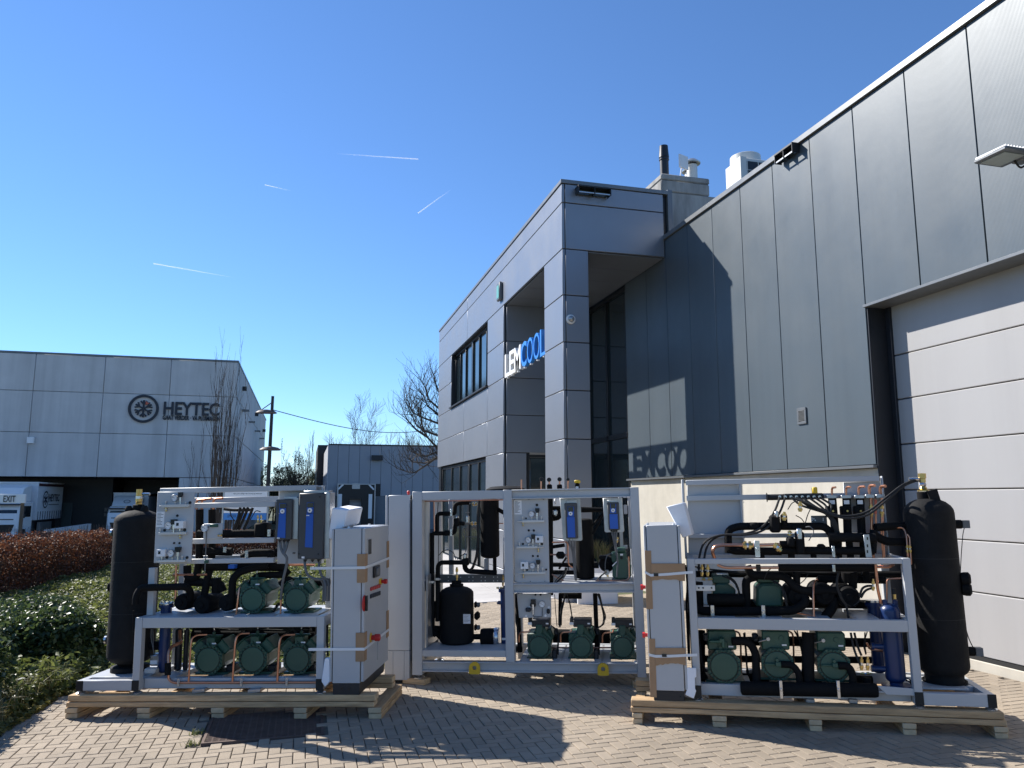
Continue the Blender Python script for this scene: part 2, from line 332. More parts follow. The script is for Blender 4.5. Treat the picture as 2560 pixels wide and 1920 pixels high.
# ---- planted bed
sheet('planting_bed',M_['soil'],[-6.2,-4,-2.2,-.6,.9,1.2],[8.4,12,16,20,24,27.6],-.03)
sb=MB(); xs_=[bedx(y) for y in (-1,3,6.6,7.3,7.7,8.3,8.45)]
vs=[];fs=[]
for i,y in enumerate((-1,3,6.6,7.3,7.7,8.3,8.45)):
    vs+=[(-6.2,y,gz(-6)-.028),(xs_[i],y,gz(xs_[i])-.006)]
    if i: fs.append((2*i-2,2*i-1,2*i+1,2*i))
sb.add(vs,fs); sb.build('planting_bed',M_['soil'],kind='structure')
# ---- drain grate
cxg,cyg=(GR[0]+GR[1])/2,(GR[2]+GR[3])/2
gt=thing('drain_grate','rusty brown drain grate sunk in the paving under the left timber skid','drain grate',(cxg,cyg,gz(cxg)-.02))
b=MB()
for (x0,x1,y0,y1) in ((GR[0],GR[1],GR[2],GR[2]+.02),(GR[0],GR[1],GR[3]-.02,GR[3]),(GR[0],GR[0]+.02,GR[2]+.02,GR[3]-.02),(GR[1]-.02,GR[1],GR[2]+.02,GR[3]-.02)): b.box(x0,x1,y0,y1,gz(cxg)-.03,gz(cxg)+.003)
b.build('rim',M_['rust'],gt)
b=MB(); n=17
for i in range(1,n):
    x=GR[0]+.02+(GR[1]-GR[0]-.04)*i/n; b.box(x-.006,x+.006,GR[2]+.021,GR[3]-.021,gz(cxg)-.03,gz(cxg)-.001)
b.build('bearing_bars',M_['rust'],gt,kind='stuff')
b=MB(); n=38
for i in range(1,n):
    y=GR[2]+.02+(GR[3]-GR[2]-.04)*i/n; b.box(GR[0]+.022,GR[1]-.022,y-.0035,y+.0035,gz(cxg)-.026,gz(cxg)+.0005)
b.build('cross_bars',M_['rust'],gt,kind='stuff')
b=MB(); b.box(GR[0]+.005,GR[1]-.005,GR[2]+.005,GR[3]-.005,gz(cxg)-.2,gz(cxg)-.08); b.build('gutter',M_['dark'],gt)

# ================================================================ HALL (right)
XW=6.17; PYJ=[-3.5,-1.03,-.2,.63,1.46,2.29,3.125,3.955,4.784,5.614,6.444,7.273,8.09,8.92,9.75,10.589,11.42,12.25,13.09,14.1]
hall=thing('industrial_hall','grey metal clad industrial hall with beige plinth and large sectional door','building',(6.6,5,0))
b=MB(); b.box(6.33,22,7.3,14.08,-.1,6.2); b.box(6.33,22,-3.4,7.3,4.0,6.2); b.box(6.75,22,-3.4,7.3,-.1,4.0); b.build('core',M_['dark'],hall)
for i in range(len(PYJ)-1):
    y0,y1=PYJ[i]+.006,PYJ[i+1]-.006; z0=3.85 if PYJ[i+1]<7.4 else 2.025
    b=MB(); b.box(XW,XW+.1,y0,y1,z0,6.285); b.build('wall_panel',M_['hall'],hall,bev=.004)
b=MB(); b.box(XW+.05,XW+.12,-3.5,14.1,3.9,6.28); b.box(XW+.05,XW+.12,7.28,14.1,2.03,3.9); b.build('panel_joint_backing',M_['black'],hall)
b=MB(); b.box(XW-.035,XW+.35,-3.5,14.1,6.292,6.372); b.build('roof_flashing',M_['flash'],hall,bev=.004)
b=MB(); b.box(XW+.012,XW+.3,-3.5,14.1,6.272,6.2915); b.build('shadow_gap',M_['black'],hall)
b=MB(); b.box(XW-.05,XW+.1,7.262,14.12,1.985,2.018); b.build('base_flashing',M_['flash'],hall,bev=.003)
for y0,y1 in ((7.275,11.87),(11.885,14.1)):
    b=MB(); b.box(XW+.03,XW+.16,y0,y1,-.15,1.983); b.build('plinth_panel',M_['plinth'],hall,bev=.006)
b=MB(); b.box(XW+.002,6.47,7.245,7.26,-.02,3.83); b.box(6.40,6.47,7.17,7.245,-.02,3.83); b.build('door_jamb',M_['dark'],hall,bev=.003)
b=MB(); b.box(XW-.04,6.5,-2,7.275,3.815,3.845); b.build('door_lintel',M_['flash'],hall,bev=.003)
XD=6.43
dr=MB(); dr.box(XD+.05,XD+.09,-2,7.2,.0,3.9); DOOR=dr.build('sectional_door',M_['black'],hall)
zs=[.10]+[.10+.6235*k for k in range(1,6)]+[3.84]
zt=[on('X',XD,'n',2560,y).z for y in (811.9,980.2,1150)]; zl=on('X',XD,'n',2560,1498).z
st=(zt[0]-zl)/5 if True else .6
zs=[zl-1*st if zl-st>.25 else .12]+[zl+st*k for k in range(0,6)]+[3.84]
if zs[0]>.3: zs=[.12]+zs
for z0,z1 in zip(zs,zs[1:]):
    b=MB(); b.box(XD,XD+.045,-2,7.19,z0+.006,z1-.004); b.build('door_panel',M_['door'],DOOR,bev=.008)
b=MB(); b.box(XD-.01,XD+.05,-2,7.19,.085,.122); b.build('rubber_seal',M_['rub'],DOOR)
b=MB(); b.box(XD-.02,XD+.2,-2,7.24,-.1,.083); b.build('door_threshold',M_['plinth'],hall,bev=.006)
# vent grille on the wall
v0,v1=on('X',XW,'S',757,1085),on('X',XW,'S',820,1180)
gr=MB(); y0,y1,z0,z1=v1.y,v0.y,v1.z,v0.z; t=.035
for q in ((y0,y1,z1-t,z1),(y0,y1,z0,z0+t),(y0,y0+t,z0+t,z1-t),(y1-t,y1,z0+t,z1-t)): gr.box(XW-.02,XW-.001,*q)
GRL=gr.build('vent_grille',M_['flash'],hall,bev=.003)
for k in range(9):
    zc=z0+t+(z1-z0-2*t)*(k+.5)/9; b=MB(); b.obox((XW-.011,(y0+y1)/2,zc),(.009,0,-.008),(0,(y1-y0)/2-t,0),(.0012,0,.0016)); b.build('slat',M_['flash'],GRL)
# ================================================================ OFFICE
XO,YO,YE=4.206,12.262,25.05
office=thing('office_block','two storey grey cassette clad office with open corner porch and tall glazing','building',(5.2,18,0))
RZ=[-.12,.14,.97,1.8,2.637,3.467,4.302,5.132,5.963,6.809,7.16]
g=.007
def cas(x0,x1,y0,y1,z0,z1):
    b=MB(); b.box(x0,x1,y0,y1,z0,z1); return b.build('facade_panel',M_['office'],office,bev=.006)
def frontrow(y0,y1,rows,xa=XO):
    for z0,z1 in rows: cas(xa,xa+.05,y0+g,y1-g,z0+g,z1-g)
R=list(zip(RZ,RZ[1:]))
frontrow(YO,20.42,[R[8],R[9]]); frontrow(20.42,YE,[R[8],R[9]])
frontrow(YO,13.33,R[:8]); frontrow(16.38,17.95,R[4:8]); 
frontrow(16.38,18.09,R[:4])
frontrow(17.95,20.8,R[4:6]); frontrow(20.8,YE,R[4:6]); frontrow(22.77,YE,R[6:8])
for z0,z1 in R[8:10]: cas(XO+.06,6.16,YO,YO+.05,z0+g,z1-g)
for z0,z1 in R[:8]: cas(XO+.06,4.685,YO,YO+.05,z0+g,z1-g); cas(4.635,4.685,YO+.06,13.32,z0+g,z1-g); cas(XO+.06,4.62,13.27,13.32,z0+g,z1-g)
for k,(z0,z1) in enumerate(R[:8]): cas(XO+.06 if k>=4 else XO+.06,6.16 if k>=4 else 4.72,16.33,16.38,z0+g,z1-g)
b=MB(); b.box(XO+.03,6.3,YO+.055,YE-.02,5.99,7.15); b.box(XO+.03,4.66,YO+.03,13.29,-.1,5.99); b.box(XO+.03,9,17.93,YE-.02,2.66,4.32); b.box(XO+.035,9,16.36,17.94,2.66,5.99); b.box(XO+.03,9,22.79,YE-.02,4.32,5.99)
b.box(XO+.03,4.8,16.36,18.07,-.1,2.66); b.box(4.9,9,17,24.8,-.1,.1); b.box(6.4,9,16.4,17.95,-.1,6); b.build('core',M_['black'],office)
b=MB(); b.box(XO-.02,6.34,YO-.02,YE+.02,7.163,7.235); b.build('roof_cap',M_['flash'],office,bev=.004)
for k in range(5):
    y0=YO+.06+k*.83; 
    if y0<16.3: b=MB(); b.box(XO+.06,6.15,y0+.005,min(y0+.825,16.32),5.95,5.968); b.build('soffit_panel',M_['office'],office)
# windows
def window(parent,x,y0,y1,z0,z1,divs,dep=.16,fw=.06):
    f=MB(); f.box(x+dep-.04,x+dep+.03,y0,y1,z0,z0+fw); f.box(x+dep-.04,x+dep+.03,y0,y1,z1-fw,z1); f.box(x+dep-.04,x+dep+.03,y0,y0+fw,z0+fw,z1-fw); f.box(x+dep-.04,x+dep+.03,y1-fw,y1,z0+fw,z1-fw)
    for yd,wd in divs: f.box(x+dep-.04,x+dep+.03,yd-wd/2,yd+wd/2,z0+fw,z1-fw)
    F=f.build('window',M_['black'],parent,bev=.004)
    r=MB(); r.box(x+.02,x+dep+.05,y0-.03,y0-.002,z0,z1); r.box(x+.02,x+dep+.05,y1+.002,y1+.03,z0,z1); r.box(x+.02,x+dep+.05,y0-.03,y1+.03,z1+.002,z1+.03); r.build('reveal',M_['dark'],F)
    ed=[y0]+[d[0] for d in divs]+[y1]
    for a,c in zip(ed,ed[1:]):
        b=MB(); b.box(x+dep,x+dep+.02,a+.02,c-.02,z0+.03,z1-.03); b.build('pane',M_['glass'],F)
    return F
F1=window(office,XO,17.98,22.74,4.36,5.95,[(18.6,.03),(19.45,.03),(20.3,.16),(21.2,.03),(22.0,.03)])
b=MB(); b.box(XO-.06,XO+.16,17.9,22.8,4.318,4.35); b.build('sill',M_['dark'],F1)
window(office,XO,18.12,24.5,-.1,2.6,[(19.2,.03),(20.4,.2),(21.6,.03),(22.9,.03)],dep=.1)
b=MB(); b.box(XO+.05,XO+.25,24.5,25.0,-.15,2.62); b.build('corner_post',M_['black'],office)
b=MB(); b.box(XO+.02,9,17.9,YE,2.6,2.634); b.build('overhang_soffit',M_['dark'],office)
# entrance glazing in the back of the porch
cw=MB(); X=XW+.02
for y in (14.13,15.22,16.3): cw.box(X,X+.1,y-.045,y+.045,-.1,5.94)
for z in (5.9,2.9,.05): cw.box(X,X+.1,14.13,16.3,z-.05,z+.05)
CW=cw.build('curtain_wall',M_['black'],office,bev=.004)
for y0,y1 in ((14.17,15.18),(15.26,16.26)):
    for z0,z1 in ((.1,2.86),(2.94,5.86)):
        b=MB(); b.box(X+.045,X+.065,y0,y1,z0,z1); b.build('pane',M_['glass'],CW)
b=MB(); b.box(X+.1,9,14.11,16.36,-.05,.0); b.box(8.5,9,14.11,16.36,0,5.9); b.build('lobby',M_['dark'],office)
dw=MB(); 
for q in ((4.74,4.80),(6.08,6.14)): dw.box(q[0],q[1],16.34,16.42,-.1,2.6)
for q in ((2.54,2.6),(-.1,0)): dw.box(4.80,6.08,16.34,16.42,*q)
DWN=dw.build('glass_door',M_['black'],office,bev=.004)
for k in range(3):
    x0=4.82+k*.425; b=MB(); b.box(x0,x0+.4,16.37,16.39,.02,2.52); b.build('pane',M_['glass'],DWN)
# sign
za=on('X',XO,'O',575,1500).z; zb=on('X',XO,'O',575,1335).z
sg=thing('company_sign','raised white and blue LEMCOOL letters standing in the porch opening','sign',(XO+.05,14.85,za-.08))
b=MB(); b.box(XO+.092,XO+.13,13.36,16.34,zb-.09,zb-.04); b.build('rail',M_['white'],sg)
Ls='LEMCOOL'; wd=[.36,.36,.5,.41,.41,.41,.34]; gp=.036; y=16.345
for ch,wi in zip(Ls,wd):
    text_mesh('letter',ch,(XO+.09,y,za),(0,-1,0),(0,0,1),wi,zb-za,.07,M_['white'] if ch in 'LEM' and y>14.98 else M_['blueL'],sg,bold=.012 if y>14.98 else -.004)
    b=MB(); b.box(XO+.03,XO+.08,y-wi/2-.02,y-wi/2+.02,za-.03,za-.0005); b.build('foot',M_['white'],sg); y-=wi+gp
# fixtures
def lampbox(c,fr_x,fr_y,label):      # twin wall washer: half width vector, outward vector
    t=thing('wall_lamp',label,'wall lamp',c); c=V(c); b=MB(); ax,ou=V(fr_x),V(fr_y); l=ax.length
    b.obox(c+ou*.5,ax,ou*.5,(0,0,.012)); b.build('housing',M_['dark'],t); 
    for k in (-1,0,1):
        b=MB(); b.obox(c+ou*.55+ax*(k*.97)+V((0,0,-.055)),ax*.02,ou*.42,(0,0,.07)); b.build('fin',M_['dark'],t)
    b=MB(); b.obox(c+ou*.2+V((0,0,-.06)),ax*.97,ou*.06,(0,0,.045)); b.build('lens',M_['lcd'],t)
    b=MB(); b.obox(c+ou*.85+V((0,0,-.11)),ax*.97,ou*.04,(0,0,.01)); b.build('trim',M_['galv'],t)
    return t
p=on('Y',YO,'O',1195,180); lampbox((p.x,YO-.001,p.z+.04),(.31,0,0),(0,-.2,0),'black twin wall washer lamp high on the end wall of the office')
p=on('X',XW,'Q',715,990); lampbox((XW-.001,p.y,p.z+.05),(0,.2,0),(-.13,0,0),'black wall washer lamp under the roof edge of the hall')
p=on('Y',YO,'O',1048,1083); t=thing('dome_camera','white dome camera on the end face of the office pillar','camera',(p.x,YO,p.z))
b=MB(); b.lathe((p.x,YO-.001,p.z),(0,-1,0),[(.085,0),(.085,.02),(.07,.035)],20); b.build('base',M_['white'],t)
b=MB(); b.lathe((p.x,YO-.036,p.z),(0,-1,0),[(.055,0),(.05,.025),(.03,.045),(.005,.052)],16); b.build('dome',M_['galv'],t)
p=on('X',XO,'O',552,885); t=thing('alarm_box','small green and white alarm box on the office front','alarm',(XO,p.y,p.z-.2))
b=MB(); b.box(XO-.08,XO-.001,p.y-.14,p.y+.14,p.z-.21,p.z+.21); b.build('housing',M_['flash'],t,bev=.02)
b=MB(); b.box(XO-.086,XO-.081,p.y-.1,p.y+.1,p.z-.16,p.z+.14); b.build('cover',mat('teal_plastic',(.12,.4,.36),.4),t)
# big flood light on an arm at the right edge
t=thing('flood_light','grey square led flood light head on a short bracket at the upper right edge','wall lamp',(XW,4.9,4.5))
fc=V((5.66,4.90,4.53)); hx=V((1,.06,.03)).normalized(); hy=V((-.06,1,0)).normalized()
b=MB(); b.obox(fc,hx*.165,hy*.155,(0,0,.02)); b.build('head',M_['flash'],t,bev=.012)
b=MB(); b.obox(fc+hx*-.02-V((0,0,.024)),hx*.115,hy*.115,(0,0,.003)); b.build('lens',mat('frosted_lens',(.34,.38,.36),.3),t)
for k in range(9):
    b=MB(); b.obox(fc+hx*(-.145+k*.033)+V((0,0,.027)),hx*.003,hy*.145,(0,0,.0065)); b.build('fin',M_['galv'],t)
b=MB(); e=fc+hx*.15; b.obox(fc+hx*.2,hx*.06,hy*.05,(0,0,.03)); b.build('hinge',M_['flash'],t,bev=.008)
b=MB(); b.tube([fc+hx*.24,fc+hx*.40+V((0,0,-.02)),(XW-.02,4.86,4.44)],.028,10,bend=.08); b.build('arm',M_['flash'],t)
b=MB(); b.tube([fc+hx*.12-V((0,0,.02)),fc+hx*.18-V((0,0,.09)),fc+hx*.27-V((0,0,.03)),fc+hx*.36-V((0,0,.08))],.009,6,bend=.05); b.build('cable_loop',M_['rub'],t)
b=MB(); b.box(XW-.02,XW-.001,4.74,4.98,4.32,4.58); b.build('wall_plate',M_['flash'],t)
# rooftop
YC=12.75; q=on('Y',YC,'R',205,592); q2=on('Y',YC,'R',975,640); q3=on('Y',YC,'R',1140,960); q4=on('Y',YC,'R',440,860)
ch=thing('concrete_chimney_block','weathered concrete shaft with flues rising behind the office roof','chimney',(q.x+.7,YC+1,6.2))
b=MB(); b.box(q.x,q2.x,YC,YC+3.2,q3.z-.02,q.z-.12); b.build('shaft',M_['chim'],ch,bev=.02)
b=MB(); b.box(q.x-.0,q2.x+.0,YC-.012,YC+3.2,q.z-.118,q.z); b.build('cap',M_['chim'],ch,bev=.02)
b=MB(); b.box(6.45,q3.x+.3,YC+.01,YC+3,6.3,q3.z-.02); b.build('lower_block',M_['chim'],ch,bev=.02)
b=MB(); x0=on('Y',YO,'O',1735,300).x; x1=on('Y',YO,'O',1775,300).x; b.box(x0+.02,x1,YO-.02,YO+.1,6.25,7.26); b.build('corner_trim',M_['flash'],office,bev=.004)
def at(zm,x,y): return on('Y',YC+.5,zm,x,y)
f0,f1=at('R',262,575),at('R',262,165); t=thing('flue_pipe','tall black flue pipe on the concrete chimney block','flue',(f0.x,YC+.5,q.z))
b=MB(); b.lathe((f0.x,YC+.5,q.z),(0,0,1),[(.1,0),(.1,.08),(.085,.12)],16); b.build('collar',M_['ac'],t)
b=MB(); h=f1.z-q.z; b.lathe((f0.x,YC+.5,q.z+.1),(0,0,1),[(.088,0),(.088,h*.5),(.102,h*.5+.01),(.102,h*.53),(.088,h*.54),(.088,h*.57),(.102,h*.58),(.1,h*.6),(.085,h-.14),(.085,h-.1)],16); b.build('pipe',M_['dark'],t)
for xx,s_ in ((705,1),(815,.9)):
    c=at('R',xx,615); t=thing('vent_cowl',('larger' if s_==1 else 'smaller')+' galvanised mushroom vent cowl of the pair on the chimney block','vent',(c.x,YC+.5+(1-s_)*4,q.z))
    yy=YC+.5+(1-s_)*4; hh=at('R',xx,470).z-q.z
    b=MB(); b.lathe((c.x,yy,q.z),(0,0,1),[(.105*s_,0),(.105*s_,hh)],18); b.build('pipe',M_['ac'],t)
    b=MB(); b.lathe((c.x,yy,q.z+hh+.025),(0,0,1),[(.17*s_,0),(.175*s_,.02),(.09*s_,.09),(.03,.1)],18); b.build('cap',M_['galv'],t)
    b=MB(); b.lathe((c.x,yy,q.z+hh-.001),(0,0,1),[(.085*s_,0),(.085*s_,.028)],10); b.build('neck',M_['dark'],t)
c=at('R',510,465); t=thing('antenna','small white square panel antenna on a bent bracket on the chimney block','antenna',(c.x,YC+.4,q.z))
b=MB(); b.obox((c.x,YC+.35,c.z),(.12,.05,0),(-.008,.016,0),(0,0,.14)); b.build('panel',M_['white'],t,bev=.008)
b=MB(); b.tube([(c.x-.02,YC+.5,q.z),(c.x-.02,YC+.5,q.z+.1),(c.x,YC+.42,c.z-.02),(c.x,YC+.37,c.z)],.012,6,bend=.04); b.tube([(c.x-.06,YC+.5,q.z),(c.x-.06,YC+.5,q.z+.08),(c.x-.02,YC+.45,q.z+.14)],.006,5); b.build('bracket',M_['galv'],t)
YA=10.2; k0=on('Y',YA,'R',1470,318); k1=on('Y',YA,'R',1960,385); XA=k0.x; kl=on('X',XA,'R',1205,510); zA=k0.z
t=thing('rooftop_cooling_unit','cream rooftop cooling unit with round fan hood and dark coil grid','cooling unit',(XA+.7,YA+.8,6.2))
yl=kl.y; b=MB(); b.box(XA+.03,XA+1.6,YA+.03,yl,6.2,zA-.001); b.build('casing',M_['ac'],t,bev=.01)
b=MB(); b.box(XA+.12,XA+1.5,YA+.015,YA+.029,6.25,zA-.06); b.build('coil',M_['black'],t)
for k in range(7):
    b=MB(); b.box(XA+.12+k*.2,XA+.13+k*.2,YA+.003,YA+.014,6.25,zA-.06); b.build('grid_bar',M_['ac'],t)
for k in range(6):
    b=MB(); b.box(XA+.1,XA+1.5,YA+.001,YA+.012,zA-.22-k*.19,zA-.21-k*.19); b.build('grid_bar',M_['ac'],t)
for q in (XA,XA+1.5): b=MB(); b.box(q,q+.11,YA,YA+.1,6.2,zA); b.build('corner_post',M_['ac'],t)
b=MB(); b.box(XA+.02,XA+.029,YA+.12,YA+.12+(yl-YA)*.36,6.3,zA-.05); b.build('side_grille',M_['galv'],t)
fc=V((XA+.36,YA+.42,zA)); b=MB(); b.lathe(fc,(0,0,1),[(.25,.001),(.25,.03),(.245,.2),(.23,.21),(.23,.02)],36,(False,False)); b.build('fan_hood',M_['ac'],t)
# ================================================================ VEGETATION
def leaves(name,pts,size,mat_,parent=None,aspect=1.6,up=.3,kind=None,jit=.5,fr=W0,label=None,cat=None,group=None,curl=.35):
    n=len(pts); P=np.asarray(pts,float); nr=RNG.normal(size=(n,3)); nr[:,2]=np.abs(nr[:,2])+up; nr/=np.linalg.norm(nr,axis=1)[:,None]
    t=np.cross(nr,RNG.normal(size=(n,3))); t/=np.linalg.norm(t,axis=1)[:,None]; bt=np.cross(nr,t)
    s=size*(1-jit/2+jit*RNG.random(n))[:,None]; L=t*s*aspect/2; Wd=bt*s/2; fold=nr*s*curl*.5
    v=np.stack([P-L,P+Wd*.9+fold,P+L,P-Wd*.9+fold],1)
    c=P.mean(0); c[2]=P[:,2].min(); vv=(v-c).reshape(-1,3)
    me=D.meshes.new(name); me.vertices.add(4*n); me.vertices.foreach_set('co',vv.ravel())
    k=np.arange(n)*4; idx=np.stack([k,k+1,k+2,k,k+2,k+3],1).ravel()
    me.loops.add(6*n); me.loops.foreach_set('vertex_index',idx.astype(np.int32)); me.polygons.add(2*n)
    me.polygons.foreach_set('loop_start',(np.arange(2*n)*3).astype(np.int32)); me.polygons.foreach_set('loop_total',np.full(2*n,3,np.int32)); me.update(); me.validate()
    me.materials.append(mat_); o=D.objects.new(name,me); COL.objects.link(o); place(o,V(c),parent,fr); return setp(o,label,cat,group,kind)
LB=leafmat('beech_leaves',[(.085,.028,.015),(.15,.055,.027),(.20,.09,.045),(.105,.036,.02)],.65,.35)
LG=leafmat('ivy_leaves',[(.06,.085,.022),(.135,.16,.04),(.21,.225,.075),(.085,.11,.03)],.55,.4)
LD=leafmat('dark_shrub_leaves',[(.03,.052,.018),(.062,.095,.03),(.115,.15,.055)],.42,.35)
LY=leafmat('pale_spring_leaves',[(.30,.28,.12),(.40,.37,.19),(.28,.26,.13)],.7,.7)
LM=leafmat('moss_tufts',[(.16,.15,.03),(.20,.17,.05),(.09,.10,.02)],.8,.2)
GRS=leafmat('dry_grass_blades',[(.25,.2,.1),(.12,.14,.04),(.3,.25,.14)],.6,.3)
def hedge(name,label,x0,x1,y0,y1,h,n,group='brown beech hedges along the road'):
    cx,cy=(x0+x1)/2,(y0+y1)/2; t=thing(name,label,'hedge',(cx,cy,gz(cx,cy)),group=group)
    X=RNG.uniform(x0,x1,n); Y=RNG.uniform(y0,y1,n); zb=np.array([gz(a,c) for a,c in zip(X,Y)])
    hh=h*(1+.06*np.sin(X*1.7+Y*2.3)+.05*np.sin(Y*5.1+X*3)); Z=zb+hh*(RNG.random(n)**.8)
    edge=RNG.random(n)   # more leaves near the faces
    thin=(x1-x0)<(y1-y0)
    ax=np.where(edge<.4,x0+RNG.normal(0,.05,n),np.where(edge<.6,x1+RNG.normal(0,.05,n),X)) if thin else X
    ay=Y if thin else np.where(edge<.4,y0+RNG.normal(0,.05,n),np.where(edge<.6,y1+RNG.normal(0,.05,n),Y))
    leaves('leaves',np.stack([ax,ay,Z],1),.044,LB,t,1.4,kind='stuff')
    b=MB()
    for i in range(int(n/60)):
        a=V((random.uniform(x0,x1),random.uniform(y0,y1),0)); a.z=gz(a.x,a.y); top=a+V((random.gauss(0,.07),random.gauss(0,.07),h*random.uniform(.7,1.22)))
        b.tube([a,(a+top)/2+V((random.gauss(0,.05),random.gauss(0,.05),0)),top],[.008,.003],3,False)
    b.build('twigs',M_['bark'],t,kind='stuff'); return t
hedge('beech_hedge','long rusty brown beech hedge at the left edge beside the ivy bed',-6.05,-5.42,8,27,1.13,66000)
hedge('beech_hedge','far brown beech hedge in front of the grey loading dock',-5.4,3.0,27.1,27.7,1.0,30000)
def cover(n,fx):
    out=[]
    while len(out)<n:
        x=random.uniform(-5.4,1.2); y=random.uniform(2,26.8); h=fx(x,y)
        if h is None: continue
        out.append((x,y,gz(x,y)+h))
    return out
def inbed(x,y): return x<bedx(y)-.06 if y<8.3 else (x<-2.15 or (y>8.5 and x<.86+(y-8.45)*.075))
def shrubh(x,y):     # height of the rounded evergreen mass near the left edge of the frame
    e=min(1,max(0,(bedx(min(y,8.3))-.14-x)/.2)) if y<8.4 else 1
    lim=-2.62 if y>8.05 else 9
    e2=min(1,max(0,(lim-x)/.3)); ey=min(1,max(0,(12.6-y)/1.6))**.5
    return .66*(.88+.12*math.sin(x*3.1+y)*math.sin(y*2.3)+.05*math.sin(x*9)*math.sin(y*8))*e**.5*e2**.5*ey
def f1(x,y):
    if not inbed(x,y): return None
    s=shrubh(x,y); 
    if s>.15: return None
    return random.random()**.7*(.13+.08*math.sin(x*2.1+1)*math.sin(y*1.3)+.05*math.sin(x*7)*math.sin(y*6))+.01
gc=cover(70000,f1); leaves('ground_cover',gc,.05,LG,None,1.5,.6,'stuff')
def f2(x,y):
    if not inbed(x,y): return None
    s=shrubh(x,y)
    if s<.12: return None
    if random.random()<.25: return s*random.random()
    return s*(1-.3*random.random()**2.2)+random.gauss(0,.025)
sh=thing('evergreen_shrub','dense rounded evergreen shrub mass with glossy small leaves beside the left skid','shrub',(-4,8.3,gz(-4)))
leaves('leaves',cover(80000,f2),.042,LD,sh,1.5,.3,kind='stuff')
b=MB()
for i in range(160):
    x,y=random.uniform(-5.2,-2.6),random.uniform(5,11); h=shrubh(x,y)
    if h>.25 and inbed(x,y): b.tube([(x,y,gz(x)),(x+random.gauss(0,.06),y+random.gauss(0,.06),gz(x)+h*.9)],[.01,.004],3,False)
b.build('stems',M_['bark'],sh,kind='stuff')
for (x,y,h,r,lb) in ((-2.55,9.6,.62,.5,'small dark glossy shrub just behind the left black tank'),(-3.0,10.9,.5,.55,'low dark shrub behind the first one near the beech hedge')):
    t=thing('evergreen_shrub',lb,'shrub',(x,y,gz(x))); pts=[]
    while len(pts)<5200:
        v=V((random.gauss(0,1),random.gauss(0,1),random.gauss(0,1))).normalized()*random.uniform(.72,1.02)
        if v.z>-.5: pts.append((x+v.x*r,y+v.y*r,gz(x)+h*.5+v.z*h*.55))
    leaves('leaves',pts,.045,LD,t,1.5,.3,kind='stuff')
    b=MB()
    for i in range(12): a=random.uniform(0,6.3); b.tube([(x,y,gz(x)),(x+math.cos(a)*r*.5,y+math.sin(a)*r*.5,gz(x)+h*.8)],[.012,.004],4,False)
    b.build('stems',M_['bark'],t,kind='stuff')
# moss and weeds along the edge, long grass blades by the skid
pts=[]
for i in range(2600):
    y=random.uniform(2,8.4); x=bedx(y)-random.random()**1.6*.26+.07; pts.append((x,y,gz(x)+random.uniform(-.004,.03)))
for i in range(900):
    x=random.uniform(-2.1,.9); pts.append((x,8.45+random.gauss(.06,.05),gz(x)+random.uniform(0,.05)))
leaves('moss_edge',pts,.045,LM,None,1.3,.8,'stuff')
def tuft(b,x,y,n,h,lean,w=.004):
    for i in range(n):
        a=random.uniform(0,6.28); r=random.uniform(.2,1)*lean; p=V((x+random.gauss(0,.03),y+random.gauss(0,.03),gz(x))); k=random.uniform(.6,1.1)*h
        d=V((math.cos(a),math.sin(a),0)); q1=p+d*r*.35+V((0,0,k*.7)); q2=p+d*r+V((0,0,k*(.95 if r<.2 else .75))); s=d.cross(V((0,0,1)))*w
        b.add([p-s,p+s,q1+s*.8,q1-s*.8,q2],[(0,1,2,3),(3,2,4)])
wd_=[]
while len(wd_)<5200:
    y=random.uniform(7.95,10.5); x=random.uniform(-2.75,-2.05)
    if y<8.35 and x>bedx(y)-.04: continue
    wd_.append((x,y,gz(x)+random.random()**1.3*(.16+.16*math.sin(y*7)**2)))
leaves('weeds',wd_,.04,LG,None,1.9,.4,'stuff')
b=MB()
for k in range(46):
    y=random.uniform(6.6,8.6); tuft(b,bedx(y)-random.uniform(.05,.5),y,14,.3,.3)
b.build('long_grass',GRS,kind='stuff')
for (x,y,lb) in ((-.72,6.36,'small green weed tuft at the front left corner of the drain grate'),(-.71,6.62,'small weed tuft on the left side of the drain grate in shade')):
    t=thing('weed_tuft',lb,'weed',(x,y,gz(x))); b=MB(); tuft(b,x,y,40,.04,.05,.003); b.build('blades',LG,t,kind='stuff')
# ---------------------------------------------------------------- bare trees
def branch(b,p,d,L,r,lev,mx,spread,upb,kids,minr=.0035,tw=None):
    n=5; pts=[p]; rs=[r]; q=p.copy(); dd=d.copy()
    for i in range(n):
        dd=(dd+V((random.gauss(0,.10),random.gauss(0,.10),random.gauss(0,.07)+upb*.12))).normalized(); q=q+dd*L/n; pts.append(q.copy()); rs.append(max(minr*.6,r*(1-.72*(i+1)/n)))
        if lev<mx and i>=(1 if lev else 1):
            for k in range(kids if isinstance(kids,int) else kids[lev]):
                a=random.uniform(0,6.283); o=dd.orthogonal().normalized(); o=Matrix.Rotation(a,3,dd)@o
                nd=(dd*(1-spread)+o*spread+V((0,0,upb*.35))).normalized()
                branch(b,q.copy(),nd,L*random.uniform(.42,.68),max(minr,rs[-1]*.62),lev+1,mx,spread,upb,kids,minr,tw)
    b.tube(pts,rs,5 if lev<2 else 3,False)
    if tw is not None and lev>=mx-1: tw.extend([tuple(x) for x in pts[2:]])
